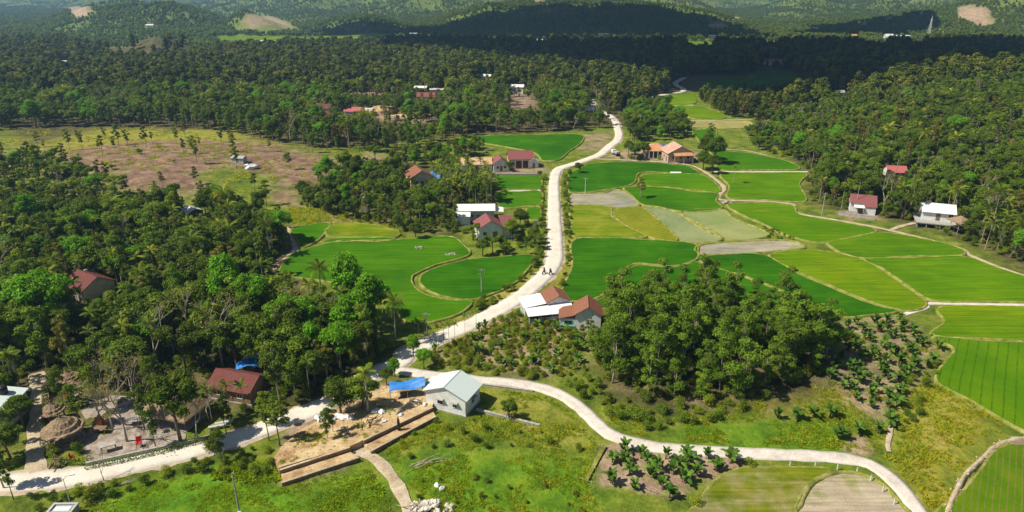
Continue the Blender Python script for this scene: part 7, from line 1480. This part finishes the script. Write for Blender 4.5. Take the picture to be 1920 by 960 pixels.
weeds([(540, 385), (640, 395), (750, 430), (760, 445), (620, 420), (545, 425)], 1.3, (0.7, 1.4), STRAW + WEED, 'rough yellow grass above the large paddy', 608, thin=0.4)
weeds([(0, 245), (300, 238), (600, 275), (740, 290), (740, 315), (600, 350), (450, 385), (300, 380), (0, 330)], 2.4, (0.6, 1.5), STRAW + WEED, 'scrub and dry grass on the cleared knoll', 609, thin=0.54)
weeds([(870, 600), (960, 585), (1075, 610), (1092, 650), (1092, 705), (900, 702), (800, 690), (820, 650)], 1.3, (0.6, 1.4), WEED + STRAW, 'weeds between the cassava plants', 610, thin=0.42)
weeds([(1545, 650), (1600, 605), (1700, 598), (1770, 650), (1730, 700), (1690, 790), (1620, 770), (1550, 720)], 1.4, (0.5, 1.1), WEED + STRAW, 'weeds between the banana plants', 611, thin=0.45)
BUSHES = BUSH_SRC
for k, (pl, g_, lb) in enumerate([([(-60, 440), (200, 415), (430, 410), (545, 470), (500, 515), (560, 565), (720, 645), (760, 660), (690, 700), (640, 745), (560, 770), (430, 745), (380, 700), (250, 700), (95, 730), (-60, 700)], 2.3, 'dense undergrowth beneath the near wood'),
    ([(1110, 600), (1260, 565), (1430, 582), (1570, 620), (1530, 715), (1345, 778), (1230, 765), (1120, 700)], 2.4, 'undergrowth beneath the acacia grove'), ([(1500, 305), (1525, 380), (1700, 416), (1930, 498), (1930, 330), (1700, 300)], 3.0, 'undergrowth along the foot of the slope wood'),
    ([(560, 385), (640, 318), (770, 315), (930, 362), (850, 440), (700, 425)], 2.8, 'undergrowth in the copse above the large paddy'), ([(0, 345), (300, 385), (530, 430), (200, 415), (0, 440)], 2.8, 'undergrowth in the wood below the clearing')]):
    x, y = candidates(pl, g_, 700 + k); rng = np.random.default_rng(k); hg = rng.uniform(0.35, 0.85, len(x)); ok = np.array([hides(a, b, h1(a, b), 3.0 * s_, 1.6 * s_, 0.0, 0.8) == 0 for a, b, s_ in zip(x, y, hg)], bool); x, y, hg = x[ok], y[ok], hg[ok]
    scatter('undergrowth', np.stack([x, y, H(x, y) - 0.1], 1), rng.uniform(0, 6.28, len(x)), hg, BUSHES, lb)

x, y = candidates([(520, 885), (657, 849), (811, 773), (790, 740), (715, 726), (600, 789), (530, 842)], 0.8, 650); rng = np.random.default_rng(5); k = inside(x, y, LOT) & (fbm(x / 2.5, y / 2.5, 8) > 0.42); x, y = x[k], y[k]
for m_ in STONE[:1]: m_.materials.clear(); m_.materials.append(M['soil_tan'])
scatter('gravel', np.stack([x, y, lot_z(x, y) + 0.02], 1), rng.uniform(0, 6, len(x)), rng.uniform(0.12, 0.6, len(x)) ** 1.5, [bpy.data.objects.new('clod', STONE[i]) for i in range(4)], 'clods and stones strewn over the earth lot')
k = fbm(x / 2.0, y / 2.0, 19) > 0.56; scatter('weeds', np.stack([x, y, lot_z(x, y)], 1)[k], rng.uniform(0, 6, k.sum()), rng.uniform(0.3, 0.9, k.sum()), WEED + STRAW[:1], 'sparse weeds growing on the earth lot')

q_ = st_pl + np.random.default_rng(3).uniform(-0.45, 0.45, st_pl.shape); q2 = np.concatenate([q_, st_pl + np.random.default_rng(4).uniform(-0.55, 0.55, st_pl.shape), st_pl + np.random.default_rng(6).uniform(-0.4, 0.4, st_pl.shape)])
scatter('gravel', np.stack([q2[:, 0], q2[:, 1], H(q2[:, 0], q2[:, 1]) + 0.42], 1), RNG.uniform(0, 6, len(q2)), RNG.uniform(0.15, 0.5, len(q2)), [bpy.data.objects.new('clod', STONE[i]) for i in (0, 1, 0, 2)], 'loose stones along the bank beside the row field')

# ------------------------------------------------------------------ odds and ends on the far clearing and in the copse
small('tarpaulin_heap', SACK[1], 472, 317, 'white tarpaulin heap lying on the cleared slope', 'tarpaulin', None, 4.5, 0.4, 0.14); small('tarpaulin_heap', SACK[2], 463, 312, 'smaller white bundle beside the tarpaulin heap on the clearing', 'tarpaulin', None, 2.6, 1.2, 0.14)
house('grey_shed', 'low grey blue shed on the cleared slope above the white heap', 449, 304, 80, 3.0, 5.0, 1.9, 0.5, 'metal_grey', 'plaster_grey', 0.3, 0.2, doors=[('left', 0, 0.9, 1.7)], wins=[('left', 1.6, 1.1, 0.6, 0.6)], cap=False, keep=False)
x, y = G(686, 396); t = tag(empty('water_tank', (x, y, 0)), 'bright blue water tank in the copse above the large paddy', 'water tank'); part('stand', MB().box((0, 0, 1.4), (1.4, 1.4, 3.4)), 'concrete', t); part('drum', MB().tube([(0, 0, 3.0), (0, 0, 3.1), (0, 0, 4.5), (0, 0, 4.8)], [0.8, 0.95, 0.95, 0.4], 14), 'tarp_blue', t, True)
em = lump(91, 9.0, 5.0, 3.4, 4, 0.22); em.materials.append(M['soil_tan']); small('earth_mound', em, 716, 214, 'big bare mound of tan earth beside the bright red far roof', 'mound', None, 1.0, 0.2, 0.6); em2 = lump(92, 10.0, 4.0, 1.8, 4, 0.22); em2.materials.append(M['soil_tan']); small('earth_mound', em2, 770, 219, 'lower trailing mound of tan earth next to the big one', 'mound', None, 1.0, -0.2, 0.4)
